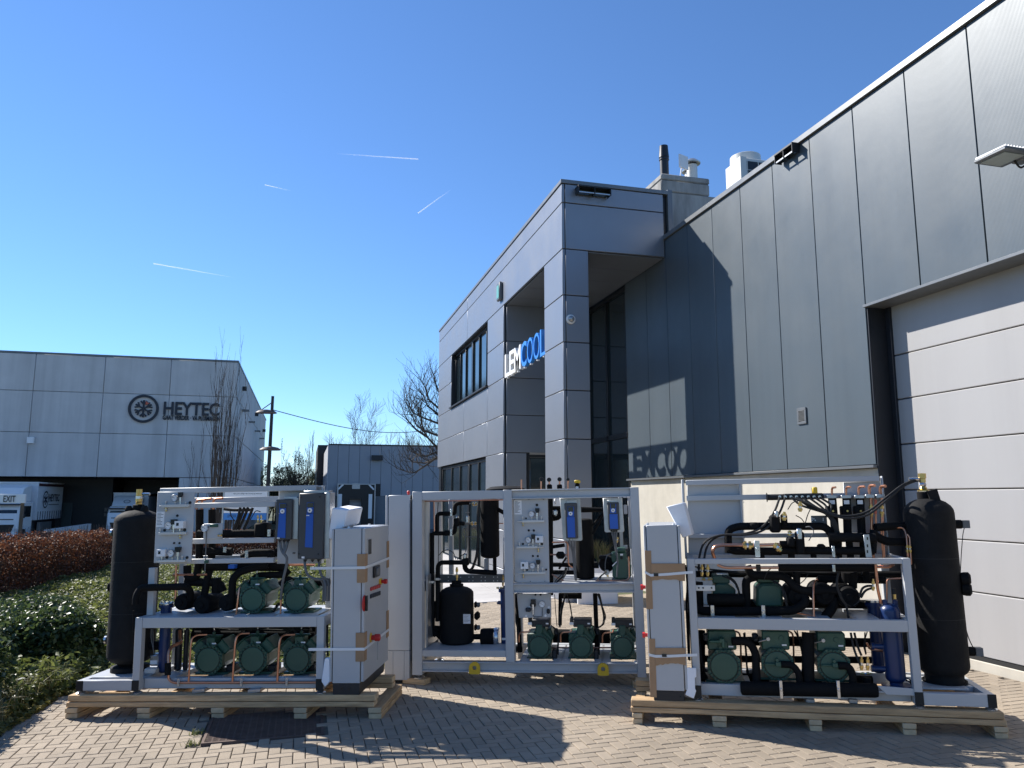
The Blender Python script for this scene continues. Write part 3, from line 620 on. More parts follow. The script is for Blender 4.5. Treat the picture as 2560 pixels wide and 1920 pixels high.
def tree(name,label,base,h,r,mx,spread,upb,kids,stems=1,matn='bark',lf=1.0,leafm=None,lsize=.1,ln=0,group=None,sp0=.25,minr=.0035,cat='tree'):
    t=thing(name,label,cat,base,group=group); base=V(base); tw=[]
    tb=MB(); cb=MB()
    for s in range(stems):
        a=random.uniform(0,6.28); d=V((math.cos(a)*sp0*random.random(),math.sin(a)*sp0*random.random(),1)).normalized() if stems>1 else V((random.gauss(0,.03),random.gauss(0,.03),1)).normalized()
        hh=h*(random.uniform(.62,1.0) if s else 1.0); n=8; q=base+V((math.cos(a),math.sin(a),0))*(.12 if stems>1 else 0)*random.random()*2; pts=[q.copy()]; rs=[r]; dd=d
        for i in range(n):
            dd=(dd+V((random.gauss(0,.035),random.gauss(0,.035),.05))).normalized(); q=q+dd*hh/n; pts.append(q.copy()); rs.append(max(minr,r*(1-.93*(i+1)/n)))
            if i>=1:
                for k in range(kids[0]):
                    az=random.uniform(0,6.28); o=V((math.cos(az),math.sin(az),0)); nd=(o*spread+V((0,0,1))*(1-spread+upb*.4)).normalized()
                    branch(cb,q.copy(),nd,lf*hh*random.uniform(.22,.40)*(1-.45*i/n),max(minr,rs[-1]*.55),1,mx,spread,upb,kids,minr,tw)
        tb.tube(pts,rs,7,False)
    tb.build('trunk',M_[matn],t); cb.build('crown',M_[matn],t)
    if leafm is not None and tw:
        P=np.array(tw); P=P[RNG.integers(0,len(P),ln)]+RNG.normal(0,lsize*1.2,(ln,3)); leaves('buds',P,lsize,leafm,t,1.4,.1,kind='stuff')
    return t
def at_depth(x,y0,dep):
    r=ray('n',x,y0); p=CAM+r*dep; return V((p.x,p.y,gz(p.x,p.y)))
tree('poplar_tree','tall bare columnar poplar with many upright stems before the concrete hall',at_depth(537,1245,33),7.9,.045,2,.13,1.0,(1,1),stems=13,sp0=.10,minr=.006,lf=.8)
tree('poplar_tree','second bare columnar poplar right beside the concrete corner',at_depth(573,1245,33.5),6.4,.04,2,.12,1.0,(1,1),stems=8,sp0=.07,minr=.006,lf=.8)
tree('poplar_tree','thin young bare poplar left of the columnar pair',at_depth(489,1245,33),4.3,.025,2,.14,1.0,(1,1),stems=2,sp0=.06,minr=.006)
def limbtree():
    base=at_depth(1150,1245,31); t=thing('bare_tree','large bare spreading tree half hidden behind the office corner','tree',base); tb=MB(); cb=MB()
    ZM['Z']=(1000,940,.15667)
    LM_=[[(760,1330),(575,1130),(430,970),(370,850),(330,640),(320,480)],[(430,970),(260,860),(130,720),(60,600)],[(760,1000),(590,945),(400,880),(270,800),(160,560),(70,380)],[(760,820),(590,750),(330,650),(200,580),(150,470)],[(760,760),(590,600),(440,480),(370,300),(270,200)],[(780,640),(600,500),(450,370),(400,180),(330,60)],[(760,1380),(570,1220),(420,1280),(280,1260),(140,1180)],[(790,1290),(570,1310),(400,1390),(200,1370),(110,1290)],[(790,1330),(570,1310),(420,1420),(240,1540),(120,1530),(-60,1470)],[(820,500),(640,300),(560,100),(540,-40)],[(900,900),(1100,700),(1250,500),(1300,300)],[(900,1100),(1150,950),(1400,800)],[(900,700),(1000,400),(1050,100)],[(900,1250),(1200,1150),(1450,1080)]]
    top=CAM+ray('Z',900,500)*31; tb.tube([base,(base+top)/2,top],[.2,.06],8); tb.build('trunk',M_['bark'],t)
    for k,l in enumerate(LM_):
        dz=random.uniform(-1,1); pts=[CAM+ray('Z',x,y)*(31+dz*i/len(l)) for i,(x,y) in enumerate(l)]; n=len(pts)
        b2=MB(); r0=.055 if k<10 else .06; cb.tube(pts,[r0*(1-.75*i/(n-1)) for i in range(n)],5,False)
        for a,c in zip(pts,pts[1:]):
            for u in (.25,.6,.9):
                q=a.lerp(c,u); d=(c-a).normalized()
                for m in range(2):
                    o=V((random.gauss(0,1),random.gauss(0,1),random.gauss(.5,.8))).normalized(); branch(cb,q.copy(),(d*.45+o*.6+V((0,0,.25))).normalized(),random.uniform(.45,1.1),.016,2,3,.5,.7,(1,1,1,1),.007)
    cb.build('crown',M_['bark'],t)
limbtree()
tree('birch_tree','taller bare birch rising behind the loading dock roof',at_depth(906,1245,72),9.4,.11,3,.46,.55,(2,2,1),stems=5,sp0=.62,matn='barkp',minr=.011,lf=1.0)
tree('birch_tree','lower bare birch with pale buds right of the taller one',at_depth(985,1245,74),6.8,.1,3,.38,.6,(1,2,1),stems=4,sp0=.5,matn='barkp',leafm=LY,lsize=.08,ln=500,minr=.011)
tree('birch_tree','bare thin birch at the left end of the dock building',at_depth(752,1245,68),7.0,.07,2,.2,.95,(1,2),stems=6,sp0=.25,matn='barkp',minr=.011)
tree('birch_tree','slender bare birch group beside the street lamp',at_depth(725,1245,70),6.0,.07,2,.22,.95,(1,2),stems=6,sp0=.35,matn='barkp',leafm=LY,lsize=.09,ln=300,minr=.011)
tree('birch_tree','bare birch standing to the right behind the dock roof',at_depth(1035,1245,76),6.4,.1,3,.34,.7,(1,2,1),stems=4,sp0=.4,matn='barkp',leafm=LY,lsize=.09,ln=400,minr=.011)
for i,(x,dp,h,lb) in enumerate(((690,74,4.6,'bushy pale budding tree next to the lamp post'),(716,78,4.2,'round budding tree in the gap before the dock'),(745,72,4.9,'yellow green budding tree leaning on the dock wall'),(772,80,4.4,'dense budding tree at the dock corner'),(665,82,5.2,'grey green tree behind the concrete hall end'),(800,82,4.0,'low budding tree behind the dark wall of the dock'))):
    tree('budding_tree',lb,at_depth(x,1245,dp),h,.09,3,.5,.5,(1,2,2),stems=4,sp0=.35,leafm=LY,lsize=.12,ln=1500,minr=.012,group='budding trees between the two far halls')
# far line of woodland
wp=[]
for i in range(5200):
    x=random.uniform(-45,20); y=110+random.gauss(0,4); h=4.6+1.6*math.sin(x*.35)+.9*math.sin(x*1.3); wp.append((x,y,gz(x,y)+h*random.random()**.6*.9))
leaves('woodland',wp,.42,leafmat('far_wood',[(.30,.27,.17),(.38,.35,.20),(.28,.26,.18)],.8,.65),None,1.3,.1,'stuff')
# planters with grasses in front of the office
for k,(xa,xb,yb,zt,lb) in enumerate(((1445,1546,1511,1390,'large white concrete planter box with a pale grass tussock'),(1385,1420,1494,1390,'smaller white concrete planter box beside the office pillar'))):
    a,c=gnd('n',xa,yb),gnd('n',xb,yb-2); dep=.75
    u=(c-a); L=u.length; u.normalize(); nn=V((-u.y,u.x,0)); h=.62
    ct=a+u*L/2+nn*dep/2; t=thing('planter',lb,'planter',(ct.x,ct.y,gz(ct.x)))
    b=MB(); z0=gz(ct.x)-.02
    b.obox((ct.x,ct.y,z0+h/2),u*L/2,nn*dep/2,(0,0,h/2)); b.build('box',M_['white'],t,bev=.015)
    g_=MB()
    for q in range(5):
        p=ct+u*random.uniform(-.25,.25)*L+nn*random.uniform(-.2,.2)
        for i in range(90):
            a_=random.uniform(0,6.28); d=V((math.cos(a_),math.sin(a_),0)); r_=random.uniform(.03,.3); hh=random.uniform(.2,.42); s=d.cross(V((0,0,1)))*.005
            p0=V((p.x,p.y,z0+h)); q1=p0+d*r_*.4+V((0,0,hh*.75)); q2=p0+d*r_+V((0,0,hh)); g_.add([p0-s,p0+s,q1+s*.8,q1-s*.8,q2],[(0,1,2,3),(3,2,4)])
    g_.build('grass',GRS,t,kind='stuff')
b=MB()
for i in range(70):
    x,y=random.uniform(1.3,3.6),26.2+random.gauss(0,.3)
    for j in range(36):
        a_=random.uniform(0,6.28); d=V((math.cos(a_),math.sin(a_),0)); r_=random.uniform(.03,.25); hh=random.uniform(.3,.75); s=d.cross(V((0,0,1)))*.008; p0=V((x+random.gauss(0,.05),y+random.gauss(0,.05),gz(x)))
        q1=p0+d*r_*.4+V((0,0,hh*.75)); q2=p0+d*r_+V((0,0,hh)); b.add([p0-s,p0+s,q1+s*.8,q1-s*.8,q2],[(0,1,2,3),(3,2,4)])
b.build('ornamental_grass',GRS,kind='stuff')
# ================================================================ FAR BUILDINGS, VEHICLES, SIGNS
YH=53.0
def oh(x,y,z='M'): return on('Y',YH,z,x,y)
xr=oh(1812,500).x; zt=oh(1500,127).z; zb=oh(900,1023).z
conc=thing('concrete_logistics_hall','pale concrete panel hall with dark loading recess and snowflake logo','building',(xr-15,YH+8,-.8))
XJ=[-62,-46,-38,-30]+[oh(*q).x for q in ((240,500),(782,500),(1294,500))]+[xr]
ZJ=[zb,oh(700,685).z,oh(700,373).z,zt]; 
for i in range(len(XJ)-1):
    for k in range(3):
        b=MB(); b.box(XJ[i]+.012,XJ[i+1]-.012,YH,YH+.2,ZJ[k]+.012,ZJ[k+1]-.012); b.build('concrete_panel',M_['conc'],conc,bev=.02)
b=MB(); b.box(-61.9,xr-.06,YH+.11,YH+.16,zb+.1,zt-.05); b.box(xr-.11,xr-.06,YH+.2,YH+39,-1.4,zt-.05); b.build('joint_backing',M_['flash'],conc)
b=MB(); b.box(-62,xr-.12,YH+.17,YH+40,zb+.05,zt-.1); b.box(-62,xr-.05,YH+9,YH+40,-1.4,zb+.05); b.box(xr-3.2,xr-.05,YH+.1,YH+9,-1.4,zb+.05); b.build('core',M_['dark'],conc)
b=MB(); b.box(-62,xr+.03,YH-.03,YH+40,zt+.0,zt+.12); b.build('roof_cap',M_['flash'],conc)
for x0,x1 in ((xr-3.2,xr),):
    b=MB(); b.box(x0+.02,x1-.02,YH,YH+.2,-1.4,zb-.02); b.build('concrete_panel',M_['conc'],conc,bev=.02)
YS=[YH+.22+k*3.55 for k in range(12)]; zz=[-1.4]+ZJ
for i in range(len(YS)-1):
    for k in range(4):
        b=MB(); b.box(xr-.2,xr,YS[i]+.02,YS[i+1]-.02,zz[k]+.02,zz[k+1]-.02); b.build('concrete_panel',M_['conc'],conc,bev=.02)
x0=oh(705,1100).x; b=MB(); b.box(-40,x0,YH+5.5,YH+8.9,-1.2,zb+.04); b.build('dark_wall',mat('dark_cladding',(.02,.025,.032),.5),conc)
c0,c1=on('Y',YH+5.4,'T',1090,530),on('Y',YH+5.4,'T',1260,530); b=MB(); b.box(c0.x,c1.x,YH+5.36,YH+5.49,-1.1,c0.z); b.build('steel_door',mat('teal_grey_door',(.05,.075,.08),.5),conc)
for (x,y) in ((240,738),):
    p=oh(x,y); b=MB(); b.box(p.x-.18,p.x+.18,YH-.2,YH-.001,p.z-.2,p.z+.18); b.build('wall_box',M_['white'],conc)
for (x,y) in ((1863,343),(1960,541),(2018,665)):
    p=on('X',xr,'M',x,y); b=MB(); b.box(xr+.001,xr+.3,p.y-.18,p.y+.18,p.z-.14,p.z+.14); b.build('spot_lamp',M_['dark'],conc)
for (x,y) in ((1860,510),(1912,598),(1958,668),(1993,725)):
    p=on('X',xr,'M',x,y); b=MB(); b.box(xr+.001,xr+.5,p.y-.4,p.y+.4,p.z-.05,p.z+.03); b.build('bracket',M_['flash'],conc)
# logo sign
pc=oh(1104,498); rr=(oh(1222,498).x-oh(986,498).x)/2
lg=thing('snowflake_logo_sign','dark round snowflake emblem and HEYTEC lettering high on the concrete hall','sign',(pc.x+3,YH,pc.z-1))
def ring(b,c,ro,ri,y0,y1,n=40):
    P=[];
    for y in (y0,y1):
        for r in (ro,ri): P.append([(c.x+math.cos(6.2832*i/n)*r,y,c.z+math.sin(6.2832*i/n)*r) for i in range(n)])
    b.rings([P[0],P[1],P[3],P[2],P[0]],(False,False))
b=MB(); ring(b,pc,rr,rr*.83,YH-.12,YH-.02); b.build('ring',M_['navy'],lg)
def flake(b,c,R,y0,y1,skip=()):
    def bar(a,d0,d1,w,off=0):
        ca,sa=math.cos(a),math.sin(a); pts=[(d0,-w+off),(d1,-w+off),(d1,w+off),(d0,w+off)]
        b.prism([(c.x+ca*p-sa*q,y0,c.z+sa*p+ca*q) for p,q in pts],(0,y1-y0,0))
    for k in range(6):
        a=math.pi/2+k*math.pi/3; e=.001*k; ca,sa=math.cos(a),math.sin(a)
        if k in (0,1,2,3,4,5):
            P=[(.02,-.05),(R,-.1*R),(R,.1*R),(.02,.05)]; b.prism([(c.x+ca*p-sa*q,y0+e,c.z+sa*p+ca*q) for p,q in P],(0,y1-y0,0))
            for sg_ in (1,-1):
                P=[(R*.42,0),(R*.82,sg_*R*.40),(R*.98,sg_*R*.30),(R*.60,0)]; b.prism([(c.x+ca*p-sa*q,y0-.002-e,c.z+sa*p+ca*q) for p,q in P],(0,y1-y0,0))
b=MB(); flake(b,pc,rr*.60,YH-.12,YH-.02); b.build('snowflake',M_['navy'],lg)
b=MB(); q=rr*.36; b.prism([(pc.x+q*.35,YH-.13,pc.z+q*.75),(pc.x+q*.35,YH-.13,pc.z+q*1.45),(pc.x+q*1.1,YH-.13,pc.z+q*1.05)],(0,.1,0)); b.build('red_triangle',M_['red2'],lg)
a,c=oh(1255,545),oh(1690,455); text_mesh('lettering','HEYTEC',(a.x,YH-.02,a.z),(1,0,0),(0,0,1),c.x-a.x,c.z-a.z,.1,M_['navy'],lg,bold=.022)
a,c=oh(1250,582),oh(1690,558); text_mesh('lettering','GAAT VERDER · VA PLUIMAGEN',(a.x,YH-.02,a.z),(1,0,0),(0,0,1),c.x-a.x,c.z-a.z,.08,M_['navy'],lg,bold=.012)
# ---------------------------------------------------------------- grey dock building
YW=58.0
def ow(x,y,z='N'): return on('Y',YW,z,x,y)
xa=ow(832,1000).x; zt2=ow(1200,795).z; zl=ow(1330,1282).z; 
ware=thing('loading_dock_hall','blue grey clad warehouse with a black dock shelter behind the hedge','building',(xa+12,YW+5,-.8))
pw=ow(1025,1000).x-ow(922,1000).x; x=xa; k=0
dx0,dx1=ow(918,1300).x,ow(1264,1300).x; dzt=ow(1090,1170).z
while x<xa+26:
    x1=x+(pw*.86 if k==0 else pw); inn=x1>dx0 and x<dx1
    b=MB(); b.box(x+.012,x1-.012,YW,YW+.1,(dzt+.02) if inn else zl,zt2-.1); b.build('wall_panel',M_['ware'],ware)
    x=x1; k+=1
b=MB(); b.box(xa+.02,xa+26,YW+.05,YW+16,-1.4,zt2-.15); b.build('core',M_['dark'],ware)
b=MB(); b.box(dx1+.1,xa+26,YW+.02,YW+.06,-1.4,zl-.02); b.box(xa+.01,dx0-.1,YW+.02,YW+.06,-1.4,zl-.02); b.build('concrete_base',mat('blue_concrete_base',(.17,.185,.2),.8),ware)
b=MB(); b.box(xa-.02,xa+26,YW-.03,YW+16,zt2-.1,zt2); b.build('roof_cap',M_['dark'],ware)
for k in range(5):
    b=MB(); b.box(xa-.06,xa+.015,YW+.05+k*3,YW+3.03+k*3,-1.3,zt2-.12-.0*k); b.build('wall_panel',mat('sunlit_side_cladding',(.48,.49,.52),.5),ware) if k==0 else b.build('wall_panel',D.materials['sunlit_side_cladding'],ware)  # sun-facing side wall: same cladding in a paler colour, sunlight painted in
p0,p1=on('Y',YW+12,'N',736,800),on('Y',YW+12,'N',824,800); b=MB(); b.box(p0.x,p1.x+1,YW+12,YW+24,-1.4,p0.z); b.build('dark_wing',mat('brown_dark_cladding',(.035,.03,.03),.6),ware)
dsh=MB(); t=.22; 
dsh.box(dx0+.04,dx1-.04,YW-.5,YW+.1,dzt-1.1,dzt-.06); dsh.box(dx0+.04,dx0+.85,YW-.5,YW+.1,-1.3,dzt-1.1); dsh.box(dx1-.95,dx1-.04,YW-.5,YW+.1,-1.3,dzt-1.1)
DS=dsh.build('dock_shelter',M_['black'],ware)
for q in ((dx0-.05,dx1+.05,dzt-.05,dzt+.02),(dx0-.05,dx0+.03,-1.3,dzt-.05),(dx1-.03,dx1+.05,-1.3,dzt-.05)):
    b=MB(); b.box(q[0],q[1],YW-.56,YW-.5,q[2],q[3]); b.build('edge_trim',M_['galv'],DS)
for (x,y,dx,dz) in ((945,1198,.35,.35),(1233,1198,-.35,.35)):
    p=ow(x,y); b=MB(); b.obox((p.x,YW-.52,p.z),(dx/2*1.1,0,dz/2*1.1),(.04,0,-.04*(1 if dx>0 else -1)),(0,.012,0)); b.build('marker',M_['white'],DS)
p=ow(1090,1190); b=MB(); b.box(p.x-.28,p.x+.28,YW-.53,YW-.505,p.z-.2,p.z+.2); b.build('dock_number_plate',M_['galv'],DS)
for x in (1222,938):
    p=ow(x,1375); b=MB(); b.box(p.x-.13,p.x+.13,YW-.53,YW-.505,p.z-.9,p.z+.85); b.build('marker',M_['white'],DS)
d0,d1=ow(968,1272),ow(1198,1272); zz=[-.7+(d0.z+.7)*k/5 for k in range(6)]
for k in range(5):
    b=MB(); b.box(d0.x-.3,d1.x+.3,YW-.1,YW-.06,zz[k]+.02,zz[k+1]); b.build('door_panel',M_['door'],ware)
for (x,y) in ((1290,923),):
    p=ow(x,y); b=MB(); b.box(p.x-.4,p.x+.4,YW-.35,YW-.001,p.z-.18,p.z+.18); b.build('wall_lamp',M_['dark'],ware)
# ---------------------------------------------------------------- street lamp with cable
lb_=at_depth(667,1245,38); lt=CAM+ray('n',682,990)*38
t=thing('street_lamp','dark leaning street lamp post with two disc heads between the far halls','street lamp',lb_)
b=MB(); b.tube([lb_,lb_+(lt-lb_)*.4,lt],[.13,.07],10); b.build('post',M_['dark'],t)
def lhead(c,dirx):
    b=MB(); b.rings([[c+V((math.cos(a)*.52*s+dirx*.45,math.sin(a)*.26*s,z)) for a in [6.2832*i/18 for i in range(18)]] for s,z in ((.15,.16),(.7,.11),(1,0),(.9,-.04))]); b.build('lamp_head',mat('brown_grey_lamp',(.14,.11,.09),.5) if 'brown_grey_lamp' not in D.materials else D.materials['brown_grey_lamp'],t)
h1=CAM+ray('N',298,498)*38; lhead(h1,-.55)
h2=CAM+ray('N',285,845)*37.8; lhead(h2,0)
b=MB(); m=CAM+ray('N',302,400)*38; b.tube([m,h1+V((-.5,0,.12))],.025,6); b.build('stay',M_['dark'],t)
c0=CAM+ray('N',312,470)*38; c1=CAM+ray('N',2100,590)*60; cp=[]
for i in range(25):
    u=i/24; p=c0.lerp(c1,u); p.z-=math.sin(math.pi*u)*.95*1; cp.append(p)
b=MB(); b.tube(cp,.022,5); b.build('overhead_cable',M_['dark'],None,label='thin dark overhead cable running right from the street lamp post',cat='cable')
# ---------------------------------------------------------------- trucks
def truck(label,xL,xR,yf,zg,ztop,boxz,boxy0,boxy1,cabh,logo=True):
    """box truck seen from the front; xL/xR box sides, yf cab front"""
    cx=(xL+xR)/2; wv=xR-xL; t=thing('box_truck',label,'truck',(cx,yf,zg),group='white box trucks at the loading bays')
    Wp=M_['white']
    b=MB(); b.box(xL,xR,boxy0,boxy1,boxz,ztop-.06); BX=b.build('cargo_box',mat('white_tarpaulin',(.66,.67,.69),.6,0,var=.06) if 'white_tarpaulin' not in D.materials else D.materials['white_tarpaulin'],t,bev=.02)
    b=MB(); b.box(xL-.02,xR+.02,boxy0-.02,boxy1+.02,ztop-.06,ztop); b.build('roof_rail',M_['white'],BX)
    b=MB(); b.box(xR+.001,xR+.03,boxy0+.1,boxy1,ztop-.24,ztop-.09); b.build('red_black_rail',mat('dark_maroon',(.05,.012,.015),.5) if 'dark_maroon' not in D.materials else D.materials['dark_maroon'],BX)
    n=11
    for k in range(n):
        y=boxy0+.3+(boxy1-boxy0-.5)*k/(n-1); b=MB(); b.box(xR+.001,xR+.02,y-.03,y+.03,boxz+.02,boxz+.5); b.build('tarpaulin_strap',M_['navy'],BX)
    # cab: profile in y,z extruded across
    c0,c1=xL+.08,xR-.08; H=cabh; y0=yf; y1=boxy0-.35
    pr=[(y0,zg+.45),(y0-.03,zg+1.05),(y0,zg+1.6),(y0+.22,zg+H*.93),(y0+.5,zg+H),(y1,zg+H),(y1,zg+.45)]
    b=MB(); b.prism([(c0,y,z) for y,z in pr],(c1-c0,0,0)); CB=b.build('cab',Wp,t,bev=.05)
    b=MB(); b.prism([(c0+.12,y0+.3,zg+H+.001),(c0+.1,y1-.02,zg+H+.001),(c0+.1,y1-.02,ztop-.18),(c0+.12,y0+.95,ztop-.35)],(c1-c0-.24,0,0)); DF=b.build('roof_deflector',Wp,t,bev=.05)
    nrm=V((0,-(H*.93-1.6),.22)).normalized()
    wA=[V((c0+.12,y0+.045,zg+1.72)),V((c1-.12,y0+.045,zg+1.72)),V((c1-.16,y0+.2,zg+H*.88)),V((c0+.16,y0+.2,zg+H*.88))]
    b=MB(); b.prism([p+nrm*.012 for p in wA],-nrm*.03); b.build('windscreen',M_['glass'],CB)
    b=MB(); b.obox(((c0+c1)/2,y0+.1,zg+H*.94),((c1-c0)/2,0,0),(0,.2,0),(0,0,.035)); b.build('sun_visor',M_['navy'],CB)
    b=MB(); b.prism([(c0+.18,y0-.045,zg+1.1),(c1-.18,y0-.045,zg+1.1),(c1-.3,y0-.02,zg+.72),(c1-.55,y0-.02,zg+.6),(c0+.55,y0-.02,zg+.6),(c0+.3,y0-.02,zg+.72)],(0,.04,0)); GRI=b.build('grille',M_['black'],CB)
    b=MB(); b.box(c0+.25,c1-.25,y0-.04,y0-.005,zg+1.36,zg+1.41); b.build('grille_line',M_['black'],CB)
    for s in (0,1):
        xx=c0+.14 if s==0 else c1-.14
        b=MB(); b.box(xx-.12,xx+.12,y0-.03,y0+.01,zg+.72,zg+.9); b.build('headlight',mat('lamp_glass',(.5,.55,.6),.1) if 'lamp_glass' not in D.materials else D.materials['lamp_glass'],CB)
        sx=c0-.24 if s==0 else c1+.03
        for z0_,z1_ in ((1.75,2.05),(1.45,1.7)): b=MB(); b.box(sx,sx+.21,y0+.15,y0+.24,zg+z0_,zg+z1_); b.build('mirror',M_['black'],CB,bev=.02)
        sdx=c1+.001 if s else c0-.021
        b=MB(); b.prism([(sdx,y0+.25,zg+1.5),(sdx,y1-.4,zg+1.5),(sdx,y1-.4,zg+H*.9),(sdx,y0+.45,zg+H*.9)],(.02,0,0)); b.build('side_window',M_['glass'],CB)
    b=MB(); b.box(c0,c1,y0-.05,y0+.3,zg+.28,zg+.46); b.build('bumper',Wp,t,bev=.03)
    b=MB(); b.box(c0+.85,c1-.85,y0-.062,y0-.051,zg+.32,zg+.42); b.build('number_plate',M_['lab'],t)
    b=MB(); b.box(xL+.3,xR-.3,y0+.35,boxy1-.1,zg+.5,boxz-.002); b.build('chassis',M_['dark'],t)
    b=MB(); b.box(xR-.2,xR-.02,boxy0+1.0,boxy1-1.8,zg+.32,boxz-.15); b.build('side_guard',M_['galv'],t)
    for y in (y0+.85,boxy1-1.1):
        for x in (xL+.02,xR-.34):
            b=MB(); b.lathe((x,y,zg+.42),(1,0,0),[(.3,0),(.42,.02),(.42,.30),(.3,.32)],20); wh=b.build('wheel',M_['rub'],t)
            b=MB(); b.lathe((x-.004,y,zg+.42),(1,0,0),[(.22,0),(.22,.33)],14); b.build('rim',M_['galv'],wh)
    if logo:
        yc=boxy0+(boxy1-boxy0)*.30; zc=(boxz+ztop)/2+.08; R_=.52
        class C_: pass
        b=MB()
        def rg(r): return [(xR+.022,yc+math.cos(6.2832*i/32)*r,zc+math.sin(6.2832*i/32)*r) for i in range(32)]
        b.rings([rg(R_),rg(R_*.84)],(False,False)); b.build('emblem',M_['navy'],BX)
        b=MB()
        for k in range(6):
            a=math.pi/2+k*math.pi/3; b.prism([(xR+.004+.001*k,yc+math.cos(a)*p-math.sin(a)*q,zc+math.sin(a)*p+math.cos(a)*q) for p,q in ((.03,-.03),(R_*.62,-.06),(R_*.62,.06),(.03,.03))],(.015,0,0))
        b.build('emblem',M_['navy'],BX)
        text_mesh('lettering','HEYTEC',(xR+.02,yc+R_+.12,zc-.12),(0,1,0),(0,0,1),(boxy1-boxy0)*.42,.46,0,M_['navy'],BX,bold=.02)
        b=MB(); b.box(xR+.003,xR+.012,yc+R_+.15,yc+R_+.12+(boxy1-boxy0)*.42,zc-.33,zc-.28); b.build('lettering',M_['cond'],BX)
    zf=zg+H+(ztop-zg-H)*.30
    text_mesh('lettering','HEYTEC',(cx-.42,y0+.42,zg+H+.05),(1,0,0),(0,.62,.78),.84,.14,0,M_['navy'],t)
    b=MB(); 
    def eg(r): return [(cx+math.cos(6.2832*i/24)*r,y0+.56+math.sin(6.2832*i/24)*.07*r/.2,zg+H+.30+math.sin(6.2832*i/24)*.10*r/.2) for i in range(24)]
    b.rings([eg(.2),eg(.16)],(False,False)); b.build('emblem',M_['navy'],t)
    return t
cr=on('Y',51.8,'T',672,172); b1=on('X',cr.x,'T',1103,195); 
truck('white box truck with HEYTEC tarpaulin side parked behind the exit sign',cr.x-2.15,cr.x,49.2,gz(-15,50)-.05,cr.z,on('Y',51.8,'T',640,832).z,51.8,min(b1.y,57.8),2.35)
p=on('Y',55,'A',512,258); truck('second white truck backed into the dark bay behind the left black tank',p.x,p.x+2.1,53.6,gz(-15,50)-.1,p.z,gz(-15,50)+.9,55.3,60.5,2.1,False)
# low grey ramp wall, exit sign, job banner
a,c=CAM+ray('T',800,1000)*42,CAM+ray('T',1545,940)*46; b=MB(); b.beam((a.x,a.y,gz(a.x,a.y)+.25),(c.x,c.y,gz(c.x,c.y)+.45),.25,1.1); b.build('ramp_wall',M_['conc'],None,label='low grey concrete ramp wall in front of the dark bays',cat='wall')
e0=CAM+ray('T',-330,460)*19; e1=CAM+ray('T',445,460)*19; xd=(e1-e0).normalized(); eh=(CAM+ray('T',445,385)*19).z-(CAM+ray('T',445,540)*19).z; nn=V((xd.y,-xd.x,0)).normalized()
pp=CAM+ray('T',350,560)*19; t=thing('exit_sign','white EXIT board on a brown post above the beech hedge','sign',(pp.x,pp.y,gz(pp.x,pp.y)))
mid=(e0+e1)/2; 
b=MB(); b.obox(mid,xd*((e1-e0).length/2),(-nn)*.02,(0,0,eh/2)); b.build('board',M_['white'],t,bev=.004)
s0=CAM+ray('T',75,518)*19; s1=CAM+ray('T',280,408)*19; text_mesh('lettering','EXIT',s0+nn*.05,xd,(0,0,1),(s1-s0).length*.9,s1.z-s0.z,0,M_['black'],t,bold=.012)
b=MB(); g0=gz(pp.x,pp.y); pq=pp-nn*.09; b.box(pq.x-.035,pq.x+.035,pq.y-.03,pq.y+.03,g0,pp.z+eh*.6); b.build('post',mat('brown_post',(.1,.08,.06),.7),t)
q0=CAM+ray('B',0,440)*31; q1=CAM+ray('B',538,440)*31; zt_=(CAM+ray('B',300,240)*31).z; zb_=(CAM+ray('B',300,600)*31).z; zm_=(CAM+ray('B',300,515)*31).z
xd=V((q1.x-q0.x,q1.y-q0.y,0)); wl=xd.length; xd.normalize(); nn=V((xd.y,-xd.x,0)); md=(q0+q1)/2
t=thing('job_banner','white and blue job advert banner on posts behind the far hedge','banner',(md.x,md.y,gz(md.x,md.y)))
def bq(u0,u1,z0,z1,o,th): 
    b=MB(); c=V((q0.x,q0.y,0))+xd*((u0+u1)/2)+nn*o; b.obox((c.x,c.y,(z0+z1)/2),xd*(u1-u0)/2,nn*th/2,(0,0,(z1-z0)/2)); return b
bq(0,wl,zm_,zt_,0,.03).build('board',M_['white'],t); bq(0,wl,zb_,zm_-.003,0,.03).build('blue_strip',mat('mid_blue_print',(.05,.22,.55),.5),t)
for u in (-.06,wl+.02): bq(u,u+.05,gz(md.x,md.y),zt_+.1,0,.05).build('post',M_['galv'],t)
def bt(s,x0,y0,x1,y1,m,bold=0):
    a=CAM+ray('B',x0,y1)*31; c=CAM+ray('B',x1,y0)*31; a.z,c.z=a.z,c.z; u0=(V((a.x,a.y,0))-V((q0.x,q0.y,0))).dot(xd); o=V((q0.x,q0.y,0))+xd*u0+nn*.02
    text_mesh('lettering',s,(o.x,o.y,a.z),xd,(0,0,1),(V((c.x,c.y,0))-V((a.x,a.y,0))).length,c.z-a.z,0,m,t,bold=bold)
bt('MONTEUR KOELTECHNIEKER',80,325,495,362,M_['navy'],.01); bt('Ben jij de collega naar wie wij op zoek zijn?',115,262,470,284,M_['navy']); bt('LEMCOOL',50,535,165,570,M_['navy'])
